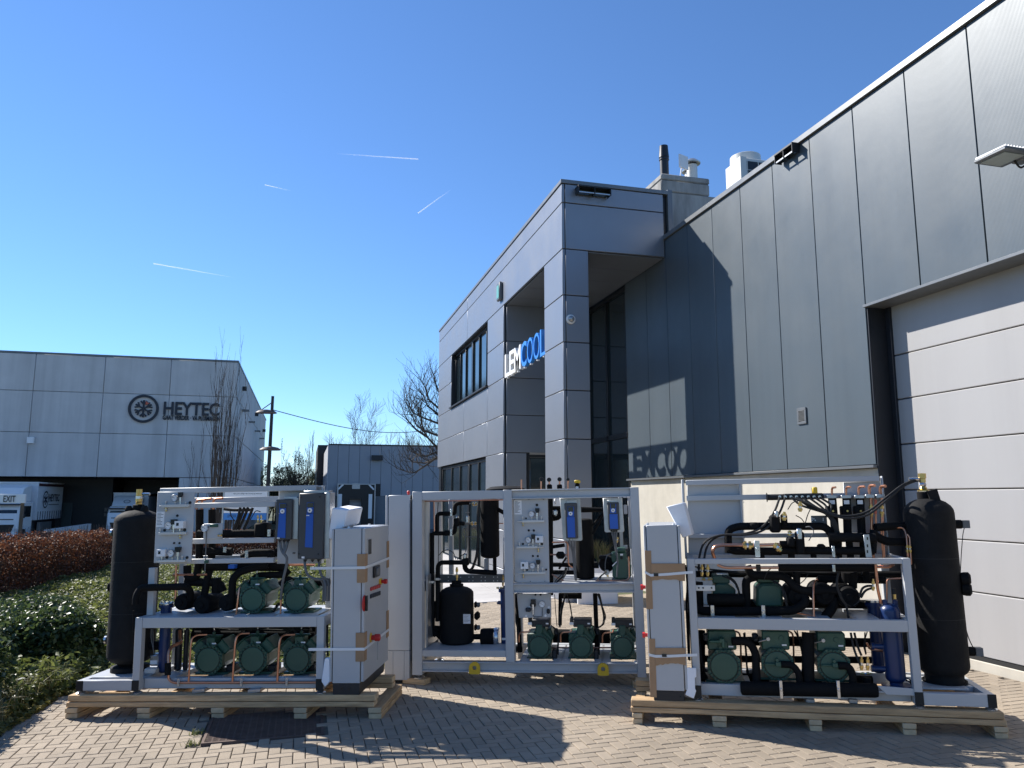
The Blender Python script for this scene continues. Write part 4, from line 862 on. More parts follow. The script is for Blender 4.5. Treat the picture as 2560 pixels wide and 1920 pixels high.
# ---------------------------------------------------------------- contrails
def contrail(label,p,q,wpx,dist=5200):
    a=CAM+ray('n',*p)*dist; c=CAM+ray('n',*q)*dist; w0=wpx/FPX*dist/2
    m=D.materials.new('contrail_ice'); m.use_nodes=True; tt=m.node_tree; N=tt.nodes; L=tt.links; N.remove(N['Principled BSDF'])
    tc=N.new('ShaderNodeTexCoord'); sp=N.new('ShaderNodeSeparateXYZ'); L.new(tc.outputs['Generated'],sp.inputs[0])
    mr=N.new('ShaderNodeMapRange'); k=.38/w0; mr.inputs[3].default_value=k if c.x>a.x else 0; mr.inputs[4].default_value=0 if c.x>a.x else k; L.new(sp.outputs[0],mr.inputs[0])
    vsn=N.new('ShaderNodeVolumeScatter'); vsn.inputs['Color'].default_value=(1,1,1,1); vsn.inputs['Anisotropy'].default_value=.35; L.new(mr.outputs[0],vsn.inputs['Density']); L.new(vsn.outputs[0],N['Material Output'].inputs['Volume'])
    b=MB(); b.tube([a.lerp(c,i/10) for i in range(11)],[w0,w0*.7],8); b.build('contrail',m,None,label=label,cat='contrail',group='vapour trails in the blue sky')
contrail('longest thin white vapour trail high in the middle of the sky',(1046,398),(840,384),3.2)
contrail('slanting white vapour trail just left of the office roof',(1045,533),(1130,472),3.4)
contrail('short faint white vapour trail between the two longer ones',(662,462),(728,477),2.6)
contrail('long low white vapour trail above the concrete hall',(384,659),(590,695),3.2)
# ================================================================ RACK BUILDERS
def pipe(fr,pa,name,z,pts,wpx,m,bend=None,n=10,ends=None):
    q=[fr.P(z,*p) for p in pts]; r=fr.rad(z,wpx,sum(p[2] for p in pts)/len(pts),pts[0][0],pts[0][1])
    b=MB(); b.tube(q,r,n,True,bend if bend is not None else r*2.2); return b.build(name,M_[m],pa,fr)
def fbox(fr,pa,name,z,x0,y0,x1,y1,d0,d1,m,bev=.003,kind=None):
    a,c=fr.P(z,x0,y0,d0),fr.P(z,x1,y1,d0); b=MB(); b.box(a.x,c.x,d0,d1,a.z,c.z); return b.build(name,M_[m] if isinstance(m,str) else m,pa,fr,bev=bev,kind=kind)
def lbox(fr,pa,name,u0,u1,d0,d1,z0,z1,m,bev=.003):
    b=MB(); b.box(u0,u1,d0,d1,z0,z1); return b.build(name,M_[m],pa,fr,bev=bev)
def fpoly(fr,pa,name,z,pts,d0,d1,m,bev=.003):
    b=MB(); b.prism([fr.P(z,x,y,d0) for x,y in pts],(0,d1-d0,0)); return b.build(name,M_[m],pa,fr,bev=bev)
def fcyl(fr,pa,name,z,x,y,rpx,d0,d1,m,n=20):
    c=fr.P(z,x,y,d0); r=fr.rad(z,2*rpx,d0,x,y); b=MB(); b.lathe(c,(0,1,0),[(r*.93,0),(r,min(.008,abs(d1-d0)*.3)),(r,d1-d0)],n); return b.build(name,M_[m],pa,fr)
def vcyl(fr,pa,name,z,xl,xr,yt,yb,d,m,dome_t=.0,dome_b=.0,n=28,taper=1):
    """upright cylinder seen between xl and xr (zoom px), centre at depth d"""
    ym=(yt+yb)/2; a,c=fr.P(z,xl,ym,d),fr.P(z,xr,ym,d); r=(c.x-a.x)/2; u=(a.x+c.x)/2; zt=fr.P(z,(xl+xr)/2,yt,d).z; zb=fr.P(z,(xl+xr)/2,yb,d).z
    pr=[]
    if dome_b: pr+=[(r*math.sin(t),dome_b*(1-math.cos(t))) for t in (0.12,.4,.75,1.1,1.4)]
    pr+=[(r,dome_b),(r,zt-zb-dome_t)]
    if dome_t: pr+=[(r*math.cos(t),zt-zb-dome_t+dome_t*math.sin(t)) for t in (.2,.5,.85,1.2,1.48)]
    b=MB(); b.lathe((u,d,zb),(0,0,1),pr,n); o=b.build(name,M_[m],pa,fr); return o,V((u,d,zb)),r,zt
def clamp(fr,pa,z,x,y0,y1,wpx,d,m='steel'):
    a,c=fr.P(z,x,y0,d),fr.P(z,x,y1,d); r=fr.rad(z,wpx,d,x,y0); b=MB(); b.box(a.x-r,a.x+r,d-.012,d-.004,c.z,a.z); b.box(a.x-r*.6,a.x+r*.6,d-.02,d-.0121,(a.z+c.z)/2-.012,(a.z+c.z)/2+.012); return b.build('pipe_clamp',M_[m],pa,fr,bev=.002)
def brass(fr,pa,z,x0,y0,x1,y1,wpx,d,name='brass_valve'):
    a,c=fr.P(z,x0,y0,d),fr.P(z,x1,y1,d); r=fr.rad(z,wpx,d,x0,y0); L=(c-a).length; b=MB()
    b.lathe(a,c-a,[(r*.7,0),(r*.7,L*.12),(r,L*.14),(r,L*.34),(r*.6,L*.36),(r*.6,L*.55),(r*.95,L*.57),(r*.95,L*.8),(r*.55,L*.82),(r*.55,L)],8); b.mi=1; b.lathe(a+(c-a)*.36,c-a,[(r*.62,0),(r*.62,L*.19)],8); return b.build(name,[M_['brass'],M_['steel']],pa,fr)
def gauge(fr,pa,z,x,y,rpx,d):
    c=fr.P(z,x,y,d); r=fr.rad(z,2*rpx,d,x,y); b=MB(); b.lathe(c,(0,-1,0),[(r,0),(r,.025),(r*.9,.03),(r*.86,.026)],24,(True,False)); b.mi=1; b.lathe(c+V((0,-.022,0)),(0,-1,0),[(r*.88,0),(r*.88,.002)],24); b.mi=2
    for k in range(11):
        a=math.radians(225-27*k); p=c+V((math.cos(a)*r*.68,-.0245,math.sin(a)*r*.68)); q=V((math.cos(a),0,math.sin(a))); b.obox(p,q*r*.12,V((-q.z,0,q.x))*r*.022,(0,.0006,0))
    a=math.radians(160); q=V((math.cos(a),0,math.sin(a))); b.obox(c+q*r*.2+V((0,-.0255,0)),q*r*.4,V((-q.z,0,q.x))*r*.04,(0,.0006,0))
    return b.build('pressure_gauge',[M_['steel'],M_['white'],M_['black']],pa,fr)
def switchbox(fr,pa,z,x0,y0,x1,y1,d):
    a,c=fr.P(z,x0,y0,d),fr.P(z,x1,y1,d); b=MB(); b.box(a.x,c.x,d-.045,d,c.z,a.z); b.mi=1; w_=c.x-a.x; h=a.z-c.z; b.box(a.x+w_*.2,a.x+w_*.48,d-.0465,d-.0451,c.z+h*.35,c.z+h*.75); b.mi=2; b.cyl(((a.x+c.x)/2,d-.02,c.z-.025),((a.x+c.x)/2,d-.02,c.z),.008,n=8); return b.build('pressure_switch',[M_['white'],M_['black'],M_['steel']],pa,fr,bev=.003)
def sensor(fr,pa,z,x0,y0,x1,y1,yb,d):
    a,c=fr.P(z,x0,y0,d),fr.P(z,x1,y1,d); e=fr.P(z,(x0+x1)/2-4,yb,d); b=MB(); b.box(a.x,c.x,d-.04,d-.008,c.z,a.z); b.box(a.x+(c.x-a.x)*.15,a.x+(c.x-a.x)*.85,d-.036,d-.012,c.z-.012,c.z); b.mi=1; r=(c.x-a.x)*.28; b.lathe((e.x,d-.024,e.z),(0,0,1),[(r*.6,0),(r*.6,(c.z-e.z)*.4),(r,(c.z-e.z)*.42),(r,c.z-e.z-.013)],8); return b.build('pressure_transmitter',[M_['black'],M_['steel']],pa,fr)
def rail(fr,pa,z,x0,y0,x1,y1,d,handle=None,fits=(),yb=None):
    a,c=fr.P(z,x0,y0,d-.03),fr.P(z,x1,y1,d-.03); b=MB(); b.box(a.x,c.x,d-.03,d-.001,c.z,a.z)
    if handle: h=fr.P(z,handle,(y0+y1)/2,d-.02); ym=(a.z+c.z)/2; xs=a.x if h.x<a.x else c.x; b.cyl((xs,d-.02,ym),(h.x,d-.02,ym),.007,.004,n=8)
    for (x,yt) in fits: p=fr.P(z,x,yt,d-.015); b.lathe((p.x,d-.015,a.z),(0,0,1),[(.006,0),(.006,(p.z-a.z)*.5),(.009,(p.z-a.z)*.52),(.009,p.z-a.z)],8)
    return b.build('valve_manifold',M_['ac'],pa,fr,bev=.002)
def grommet(fr,pa,z,x,y,rpx,d):
    c=fr.P(z,x,y,d); r=fr.rad(z,2*rpx,d,x,y); b=MB(); b.lathe(c,(0,-1,0),[(r,0),(r*.95,.006),(r*.6,.008)],14); return b.build('cable_grommet',M_['rub'],pa,fr)
def label_(fr,pa,z,x0,y0,x1,y1,d,m='lab',name='label_plate'):
    a,c=fr.P(z,x0,y0,d-.002),fr.P(z,x1,y1,d-.002); b=MB(); b.box(a.x,c.x,d-.002,d-.0003,c.z,a.z); return b.build(name,M_[m],pa,fr)
def paperlabel(fr,pa,z,x0,y0,x1,y1,d,rows=9):
    o=label_(fr,pa,z,x0,y0,x1,y1,d,'white'); a,c=fr.P(z,x0,y0,d-.003),fr.P(z,x1,y1,d-.003); b=MB(); W_,H_=c.x-a.x,a.z-c.z
    for k in range(rows): zz=a.z-H_*(.08+.84*k/rows); b.box(a.x+W_*.08,a.x+W_*random.uniform(.45,.92),d-.003,d-.0021,zz-H_*.03,zz)
    b.build('print_lines',M_['cond'],o,fr,kind='stuff'); return o
def drive(fr,pa,z,quad,d0,dep,bx0,bx1,bt,scr,wheel,blue,big=False,grayb=None):
    """frequency drive: front quad (4 zoom px corners tl,tr,br,bl), display, jog wheel and blue strip"""
    b=MB(); b.prism([fr.P(z,x,y,d0) for x,y in quad],(0,dep,0)); o=b.build('frequency_drive',M_['vfd'],pa,fr,bev=.006)
    fpoly(fr,o,'blue_cover',z,blue,d0-.006,d0-.0005,'vblue',.002)
    fpoly(fr,o,'keypad',z,[(bx0,bt),(bx1,bt),(bx1,scr[3]+wheel[2]*2+14),(bx0,scr[3]+wheel[2]*2+14)],d0-.008,d0-.0062,'vblue',.001)
    fbox(fr,o,'display',z,scr[0],scr[1],scr[2],scr[3],d0-.011,d0-.0081,'lcd',.001)
    c=fr.P(z,wheel[0],wheel[1],d0-.008); r=fr.rad(z,wheel[2]*2,d0,wheel[0],wheel[1]); b=MB(); b.lathe(c,(0,-1,0),[(r,0),(r,.005),(r*.9,.006)],20); b.mi=1; b.lathe(c+V((0,-.006,0)),(0,-1,0),[(r*.3,0),(r*.28,.002)],12); b.build('jog_wheel',[M_['white'],M_['black']],o,fr)
    lx=(blue[3][0]*.8+blue[2][0]*.2); a,c2=fr.P(z,lx,bt+(blue[3][1]-bt)*.30,d0-.0065),fr.P(z,lx+(bx1-bx0)*.45,bt+(blue[3][1]-bt)*.28,d0-.0065)
    b=MB(); b.box(a.x,c2.x,d0-.0068,d0-.0061,a.z,c2.z); b.build('print_mark',M_['white'],o,fr)
    return o
def octo(c,R,y,a0=math.pi/8,n=8): return [V((c.x+R*math.cos(a0+i*2*math.pi/n),y,c.z+R*math.sin(a0+i*2*math.pi/n))) for i in range(n)]
def compressor(fr,pa,z,cx,cy,rpx,d,length=.36,heads=True,valve=True,round_=False,box=None,bolts=22):
    c=fr.P(z,cx,cy,d); R=1.06*fr.rad(z,2*rpx,d,cx,cy); b=MB()
    b.rings([octo(c,R*.99,d+.03),octo(c,R*1.0,d+.06),octo(c,R*.86,d+.07),octo(c,R*.84,d+length)],(True,True))
    b.box(c.x-R*1.05,c.x+R*1.15,d+.05,d+length*.8,c.z-R*1.0,c.z-R*.86)
    o=b.build('compressor',M_['green'],pa,fr,bev=.006)
    b=MB(); ri=R*.76
    b.rings([octo(c,R*1.0,d+.0),octo(c,R*1.0,d+.029)],(True,True))
    b.lathe(c+V((0,-.0005,0)),(0,-1,0),[(ri,0),(ri,.004),(ri*.96,.008),(ri*.5,.009)],32)
    ec=b.build('end_cover',M_['green'],o,fr,bev=.003)
    b=MB()
    for k in range(bolts):
        a=2*math.pi*k/bolts; p=c+V((math.cos(a)*R*.85,-.0005,math.sin(a)*R*.85)); b.lathe(p,(0,-1,0),[(R*.06,0),(R*.06,.014),(R*.03,.017)],6)
    b.build('cover_bolts',M_['green'],ec,fr,kind='stuff')
    b=MB(); b.lathe(c+V((0,-.0008,0)),(0,-1,0),[(R*.80,0),(R*.80,.0035),(R*.765,.0036),(R*.765,.001)],32,(False,False)); b.rings([octo(c,R*1.008,d+.0292),octo(c,R*1.008,d+.0298)]); b.build('gasket',M_['black'],o,fr)
    if heads:
        for s in (-1,1):
            a=math.radians(90+s*48); q=V((math.cos(a),0,math.sin(a))); t=V((-q.z,0,q.x)); e=c+q*R*1.1+V((0,length*.45,0))
            b=MB(); b.obox(e,t*R*.42,q*R*.26,(0,length*.34,0)); b.obox(e+q*R*.28,t*R*.46,q*R*.06,(0,length*.37,0)); b.build('cylinder_head',M_['green'],o,fr,bev=.008)
    if valve:
        b=MB(); p=c+V((0,.05,R*1.0)); b.box(p.x-R*.28,p.x+R*.28,d+.03,d+.16,p.z-R*.12,p.z+R*.36); b.lathe((p.x,d+.09,p.z+R*.36),(0,0,1),[(R*.2,0),(R*.2,R*.1),(R*.1,R*.12),(R*.1,R*.3)],10); b.box(p.x-R*.5,p.x+R*.6,d+.07,d+.11,p.z+R*.37,p.z+R*.47); b.build('service_valve',M_['green'],o,fr,bev=.005)
        b=MB(); b.lathe((p.x-R*.15,d+.0295,p.z+R*.0),(0,-1,0),[(R*.1,0),(R*.1,.01)],8); b.build('valve_nut',M_['green'],o,fr)
        b=MB(); b.lathe((p.x,d+.09,p.z+R*.76),(0,0,1),[(R*.05,0),(R*.05,R*.16)],6); b.build('valve_stem',M_['steel'],o,fr)
    if box:
        a,e=fr.P(z,box[0],box[1],d+.02),fr.P(z,box[2],box[3],d+.02); b=MB(); b.box(a.x,e.x,d+.02,d+.2,e.z,a.z); b.build('terminal_box',M_[box[4]],o,fr,bev=.006)
    label_(fr,o,z,cx+rpx*.25,cy-rpx*1.22,cx+rpx*.55,cy-rpx*1.12,d+.028,'white','rating_plate') if not box else None
    return o
def can(fr,pa,z,cx,cy,rpx,d,length=.34,m='insul',name='insulated_end'):
    c=fr.P(z,cx,cy,d); r=fr.rad(z,2*rpx,d,cx,cy); b=MB(); b.lathe(c,(0,1,0),[(r*.3,-.012),(r*.32,0),(r*.8,.006),(r*.95,.03),(r,.06),(r,length)],26); return b.build(name,M_[m],pa,fr)
def footpad(fr,pa,u,d,z0,z1,r=.045):
    b=MB(); b.lathe((u,d,z0),(0,0,1),[(r,0),(r,.006),(r*.55,.018),(.012,.02),(.012,z1-z0)],18); return b.build('levelling_foot',M_['steel'],pa,fr)
def bundle(fr,pa,z,pts,n,wpx,spread,m='rub',name='cable'):
    out=[]
    for i in range(n):
        q=[(x+random.gauss(0,spread),y+random.gauss(0,spread*.5),d+random.gauss(0,.015)) for x,y,d in pts]; out.append(pipe(fr,pa,name,z,q,wpx,m,.06,6))
    return out
def strapband(fr,pa,pts,w_,m,name):
    b=MB(); 
    for a,c in zip(pts,pts[1:]):
        a,c=V(a),V(c); t=(c-a); up=V((0,0,1)); nn=t.cross(up).normalized()
        b.obox((a+c)/2,t/2,up*w_/2,nn*.001)
    return b.build(name,M_[m],pa,fr)
def timber(fr,pa,name,u0,u1,d0,d1,z0,z1,wob=0,end='wend'):
    b=MB(); L=(u1-u0)>(d1-d0); n=16
    rg=[]
    for i in range(n+1):
        k=i/n; e=wob*math.sin(k*9+u0*3)*.5+wob*math.sin(k*23+1)*.25
        if L: x=u0+(u1-u0)*k; rg.append([(x,d0,z0+e),(x,d1,z0+e),(x,d1,z1),(x,d0,z1)])
        else: y=d0+(d1-d0)*k; rg.append([(u1,y,z0+e),(u0,y,z0+e),(u0,y,z1),(u1,y,z1)])
    b.rings(rg,(True,True)); b.m[-2:]=[1,1]; return b.build(name,[M_['wood'] if L else M_['wood2'],M_[end]],pa,fr,bev=.004)
M_['wood2']=mat('raw_timber_cross',(.62,.42,.225),.8,0,var=.85,scale=4,col2=(.27,.165,.085),bump=.25,bscale=25,stretch=(12,1,12),rnd=.14)
# ================================================================ LEFT RACK
FL=Frame((-1.827,7.452,-.161),-19.15,1.08); F=FL
sk=thing('timber_skid','pale timber skid of doubled beams under the left rack and its cabinet','timber skid',(1.33,.4,0),FL,group='timber skids under the outer racks')
timber(F,sk,'plank',0,2.60,.0,.12,.133,.183); timber(F,sk,'plank',-.012,2.59,-.004,.12,.088,.1285,.006)
timber(F,sk,'plank',0,2.60,.62,.74,.133,.183); timber(F,sk,'plank',0,2.6,.62,.74,.088,.1285,.006)
for q in ((25,150),):pass
for u in (F.P('C',90,1500,0).x,F.P('C',970,1500,0).x,F.P('C',1875,1500,0).x,F.P('D',880,1400,0).x,F.P('D',1740,1400,0).x):
    timber(F,sk,'block',u-.055,u+.055,-.012,.78,.045,.0855); timber(F,sk,'block',u-.052,u+.056,-.006,.78,.0,.0405)
p=F.P('D',2035,1100,.8); timber(F,sk,'plank',2.455,2.60,-.1+.1,.86,.1845,.2,0) if False else None
rk=thing('compressor_rack','left compressor rack with two grey frequency drives and tall black tank at its left end','compressor rack',(1.3,.4,.183),FL,group='grey compressor racks on the paving')
z0,zd,zb=.209,.8,.713
def post(u,d,za,zb_,w_=.062): return lbox(F,rk,'frame_post',u,u+w_,d,d+.06,za,zb_,'paint')
post(.525,.04,z0+.003,zd); post(2.093,.04,z0+.003,zd); post(.525,.68,z0,zd); post(2.093,.68,z0,zd)
lbox(F,rk,'frame_beam',.588,2.092,.042,.1,zb,zd-.0015,'paint'); lbox(F,rk,'frame_beam',.588,2.092,.68,.74,zb,zd-.0015,'paint')
lbox(F,rk,'frame_beam',.588,2.092,.12,.18,z0,.291,'paint'); lbox(F,rk,'frame_beam',.588,2.092,.68,.74,z0,.291,'paint')
lbox(F,rk,'frame_beam',.527,.585,.101,.679,z0,.291,'paint'); lbox(F,rk,'frame_beam',2.095,2.153,.101,.679,z0,.291,'paint')
lbox(F,rk,'frame_beam',.527,.585,.101,.679,zb,zd-.002,'paint'); lbox(F,rk,'frame_beam',2.095,2.153,.101,.679,zb,zd-.002,'paint')
for u in (.75,1.15,1.55,1.9): lbox(F,rk,'cross_member',u-.08,u+.08,.101,.679,zd-.03,zd-.004,'paint'); lbox(F,rk,'cross_member',u-.07,u+.07,.181,.679,.25,.288,'paint')
for k in range(4): lbox(F,rk,'deck_plate',.60+k*.372,.955+k*.372,.101,.60,zd-.003,zd-.0005,'paint',.001)
# tank platform
lbox(F,rk,'frame_beam',.04,.523,.04,.1,z0,.2905,'paint'); lbox(F,rk,'frame_beam',.04,.1,.102,.679,z0,.29,'paint'); lbox(F,rk,'frame_beam',.04,.523,.681,.74,z0,.2905,'paint')
lbox(F,rk,'base_plate',.105,.522,.16,.62,.275,.2945,'paint')
for u,zz in ((.038,.2905),(.5235,.292),(2.094,.3)): lbox(F,rk,'rubber_corner',u,u+.062,.0365,.0395,z0-.002,zz,'rub',.001)
for u in (.072,.556,2.125):
    footpad(F,rk,u,.07,.1835,z0)
    footpad(F,rk,u,.71,.1835,z0)
for x in (1560,2240): fpoly(F,rk,'support_channel','C',[(x,1195),(x+150,1180),(x+150,1225),(x,1240)],.06,.6,'galv')
# tank
o,c,r,zt=vcyl(F,rk,'receiver_tank','A',620,1245,470,2400,.42,'tank',.12,.1) if False else (None,)*4
def tankL():
    u,d,r=.285,.42,.197; za=F.P('C',740,930,.3).z; za=.345; ztp=F.P('A',900,470,.42).z; H=ztp-za; b=MB()
    pr=[(.13,-.05),(.16,-.05),(.16,-.01),(.10,0)]+[(r*math.sin(t),.09*(1-math.cos(t))) for t in (.6,.9,1.2,1.45)]+[(r,.09),(r*1.004,H*.25),(r,H*.32),(r*.997,H*.55),(r,H*.58),(r,H-.1)]+[(r*math.cos(t),H-.1+.1*math.sin(t)) for t in (.25,.5,.8,1.1,1.4)]
    b.lathe((u,d,za),(0,0,1),pr,36); o=b.build('receiver_tank',M_['tank'],rk,F)
    b=MB(); 
    for h in (H*.333,H*.66): b.lathe((u,d,za+h),(0,0,1),[(r*1.003,0),(r*1.006,.002),(r*1.003,.004)],36,(False,False))
    b.build('jacket_seam',M_['rub'],o,F)
    for s in (-1,1): b=MB(); b.lathe((u+s*.075,d-.03,za+H-.02),(0,0,1),[(.035,0),(.035,.03),(.02,.055)],10); b.build('lifting_eye',M_['tank'],o,F)
    b=MB(); b.lathe((u,d,za+H-.01),(0,0,1),[(.05,0),(.05,.05),(.04,.055)],14); b.build('neck',M_['insul'],o,F)
    vt=F.P('A',928,215,.42); vb=V((u,d,za+H+.04)); b=MB(); L=vt.z-vb.z
    b.lathe(vb,(0,0,1),[(.028,0),(.03,L*.15),(.02,L*.17),(.03,L*.22),(.03,L*.4)],10); b.lathe(vb+V((-.013,0,L*.56)),(0,0,1),[(.015,0),(.015,L*.44)],10); b.lathe(vb+V((.014,0,L*.56)),(0,0,1),[(.015,0),(.015,L*.44)],10); b.mi=1; b.lathe(vb+V((0,0,L*.4)),(0,0,1),[(.03,0),(.03,L*.16)],8); b.cyl(vb+V((.03,0,L*.7)),vb+V((.1,0,L*.68)),.012,n=8); b.build('safety_valve',[M_['brass'],M_['steel']],o,F)
    for (zn,x,y) in (('A',590,760),('C',585,580)):
        p=F.P(zn,x,y,.42); b=MB(); b.lathe((u-r+.005,d,p.z),(-1,0,0),[(.04,0),(.04,.03)],14); b.mi=1; b.lathe((u-r-.026,d,p.z),(-1,0,0),[(.034,0),(.034,.022),(.02,.03)],14); b.build('sight_glass',[M_['rub'],M_['steel']],o,F)
    p=F.P('A',560,1440,.42); b=MB(); b.lathe((u-r+.005,d,p.z),(-1,0,0),[(.045,0),(.045,.035),(.03,.05)],14); b.build('insulated_plug',M_['insul'],o,F)
tankL()
# upper frame
for zn,x0,y0,x1,y1 in (('A',1105,205,2900,270),('A',1540,392,3000,455),('A',1500,840,3000,905),('A',1100,1100,3000,1160)):
    a=F.P(zn,x0,y0,.17); e=F.P(zn,x0,y1,.17); u1=2.02 if x0==1105 else 1.66; lbox(F,rk,'frame_beam',a.x,u1,.17,.22,e.z,a.z,'paint')
lbox(F,rk,'frame_post',.553,.61,.16,.21,zd,1.2,'paint')
lbox(F,rk,'frame_post',.60,.65,.60,.65,zd,1.80,'paint'); lbox(F,rk,'frame_post',2.0,2.05,.55,.6,zd,1.80,'paint')
lbox(F,rk,'frame_beam',.655,1.995,.6,.65,1.75,1.8,'paint'); lbox(F,rk,'frame_beam',.655,1.995,.6,.65,1.22,1.27,'paint')
# plate carrying the drives
a,e=F.P('B',690,200,.25),F.P('B',1345,1145,.25); pl=lbox(F,rk,'mounting_plate',a.x,2.06,.25,.262,e.z,a.z,'paint'); lbox(F,pl,'edge_flange',2.061,2.073,.2,.262,e.z,a.z+.01,'paint'); lbox(F,pl,'edge_flange',a.x,2.06,.2,.249,a.z+.001,a.z+.012,'paint')
for x,y in ((870,1018),(890,1018),(770,208)): grommet(F,pl,'B',x,y,8,.2495)
drive(F,rk,'B',[(655,345),(860,340),(845,852),(640,845)],.10,.11,695,780,395,(700,400,776,455),(735,492,28),[(690,525),(778,525),(770,832),(668,822)])
fbox(F,rk,'heat_sink','B',850,325,928,845,.13,.249,'galv'); fbox(F,rk,'drive_bracket','B',755,310,920,338,.15,.249,'galv')
fpoly(F,rk,'heat_sink','B',[(1262,262),(1330,255),(1325,1085),(1245,1095)],.10,.249,'galv')
fbox(F,rk,'drive_bracket','B',1000,235,1320,262,.14,.249,'galv')
drive(F,rk,'B',[(945,268),(1262,265),(1245,1098),(922,1092)],.07,.14,1040,1125,384,(1044,390,1121,445),(1080,482,28),[(1033,522),(1122,522),(1112,952),(1015,945)],True)
for (x,y) in ((965,318),(1205,312),(942,1030),(1185,1030)): grommet(F,rk,'B',x,y,8,.0695)
label_(F,rk,'B',665,820,700,838,.099,'white'); label_(F,rk,'B',975,1062,1010,1086,.069,'white')
for pts in ([(705,860,.14),(712,960,.13),(750,1030,.12)],[(805,860,.14),(780,970,.13),(752,1030,.12)],[(755,860,.14),(756,1000,.13),(755,1030,.125)],[(752,1025,.12),(795,1075,.12),(785,1180,.13),(735,1380,.14),(715,1600,.2)],[(1012,1100,.14),(1020,1210,.12),(1050,1300,.12),(1130,1345,.12),(1260,1350,.13)],[(1190,1100,.14),(1200,1220,.12),(1230,1320,.12),(1290,1350,.13),(1330,1352,.15)],[(1255,1350,.13),(1280,1420,.12),(1275,1620,.12)],[(1300,1350,.13),(1318,1420,.13),(1315,1620,.14)],[(1215,1345,.13),(1255,1410,.15),(1250,1620,.15)]): pipe(F,rk,'conduit','B',pts,34,'cond',.07,8)
for x in (690,745,790,1010,1100,1180): fpoly(F,rk,'cable_gland','B',[(x-14,852 if x<900 else 1100),(x+28,852 if x<900 else 1100),(x+7,890 if x<900 else 1135)],.12,.15,'rub',0)
# gauge panel
gp=fpoly(F,rk,'gauge_panel','A',[(1075,250),(1540,248),(1497,1140),(1025,1145)],.10,.112,'paint')
paperlabel(F,gp,'A',1065,500,1155,690,.10)
rail(F,gp,'A',1120,410,1465,440,.10,1098,[(1180,360),(1430,375),(1300,375)]); gauge(F,gp,'A',1303,325,44,.10); sensor(F,gp,'A',1362,255,1402,300,405,.10); grommet(F,gp,'A',1485,385,18,.10); brass(F,gp,'A',1182,442,1184,498,26,.085)
rail(F,gp,'A',1085,760,1430,785,.10,None,[(1110,705),(1250,730)]); gauge(F,gp,'A',1225,672,48,.10); sensor(F,gp,'A',1268,595,1330,640,760,.10); switchbox(F,gp,'A',1322,615,1428,706,.10); grommet(F,gp,'A',1165,732,17,.10); grommet(F,gp,'A',1418,728,19,.10); brass(F,gp,'A',1356,788,1360,838,26,.085); grommet(F,gp,'A',1325,548,15,.10)
rail(F,gp,'A',1080,1108,1420,1132,.10,1055,[(1128,1060),(1385,1050),(1260,1075)]); gauge(F,gp,'A',1258,1020,46,.10); switchbox(F,gp,'A',1097,970,1200,1058,.10); sensor(F,gp,'A',1320,940,1382,985,1105,.10); grommet(F,gp,'A',1195,1075,17,.10); grommet(F,gp,'A',1447,1075,18,.10); grommet(F,gp,'A',1285,893,13,.10); grommet(F,gp,'A',1352,893,13,.10)
g2=fbox(F,rk,'gauge_panel','A',1655,650,1885,838,.155,.165,'paint'); gauge(F,g2,'A',1682,705,46,.155); fbox(F,g2,'terminal_strip','A',1730,655,1830,692,.14,.1549,'green'); brass(F,g2,'A',1890,790,1830,798,34,.14); pipe(F,rk,'capillary','A',[(1690,750,.15),(1685,900,.15),(1670,1250,.16)],14,'cond',.03,6)
fbox(F,rk,'small_junction_box','A',1660,1108,1708,1148,.15,.169,'green')
# copper
for x,yb in ((1560,350),(1630,340),(1775,335)): pipe(F,rk,'copper_pipe','A',[(x,470,.35),(x,yb,.35),(x+120,yb-5,.33)],30,'copper',.035,10)
pipe(F,rk,'copper_header','C',[(1275,1000,.10),(1275,1060,.10),(1330,1105,.10),(3450,1100,.10)],30,'copper',.06,12)
pipe(F,rk,'copper_pipe','C',[(1275,880,.12),(1275,740,.14),(1310,665,.18),(1440,612,.25),(1412,590,.3),(1412,470,.35)],38,'copper',.03,12); pipe(F,rk,'insulated_sleeve','C',[(1268,865,.115),(1266,1015,.105)],74,'insul')
for zn,pts in (('C',[(1520,1095,.10),(1545,650,.11),(1560,560,.12),(1620,525,.15),(1745,520,.2)]),('C',[(2055,1095,.10),(2085,640,.11),(2105,545,.12),(2150,510,.15),(2260,505,.2)]),('D',[(615,1030,.10),(635,600,.11),(655,520,.12),(700,495,.15),(815,492,.2)])): pipe(F,rk,'copper_pipe',zn,pts,25,'copper',.06,10)
for zn,x,y in (('C',1405,1050),('D',205,985),('D',728,980)): clamp(F,rk,zn,x,y,y+100,30,.095,'galv')
for zn,pts in (('D',[(140,270,.2),(165,60,.2),(180,-60,.22),(240,-110,.25)]),('D',[(650,270,.2),(660,20,.2),(680,-60,.22),(720,-90,.25)]),('A',[(1300,1600,.3),(1310,1170,.3)]),('A',[(1270,1290,.32),(1700,1290,.32)])): pipe(F,rk,'copper_pipe',zn,pts,22 if zn=='D' else 30,'copper',.05,8)
pipe(F,rk,'copper_pipe','B',[(820,1165,.35),(1140,1168,.35)],30,'copper',None,8)
# compressors
for zn,x,y,r in (('C',1760,830,172),('D',330,775,166),('D',845,775,166)): compressor(F,rk,zn,x,y,r,.20,.34)
for x in (325,830): compressor(F,rk,'D',x,88,150,.18,.36,True,True)
for x,y,r in ((1418,132,98),(1670,160,112),(1962,140,100)): can(F,rk,'C',x,y,r,.22,.3)
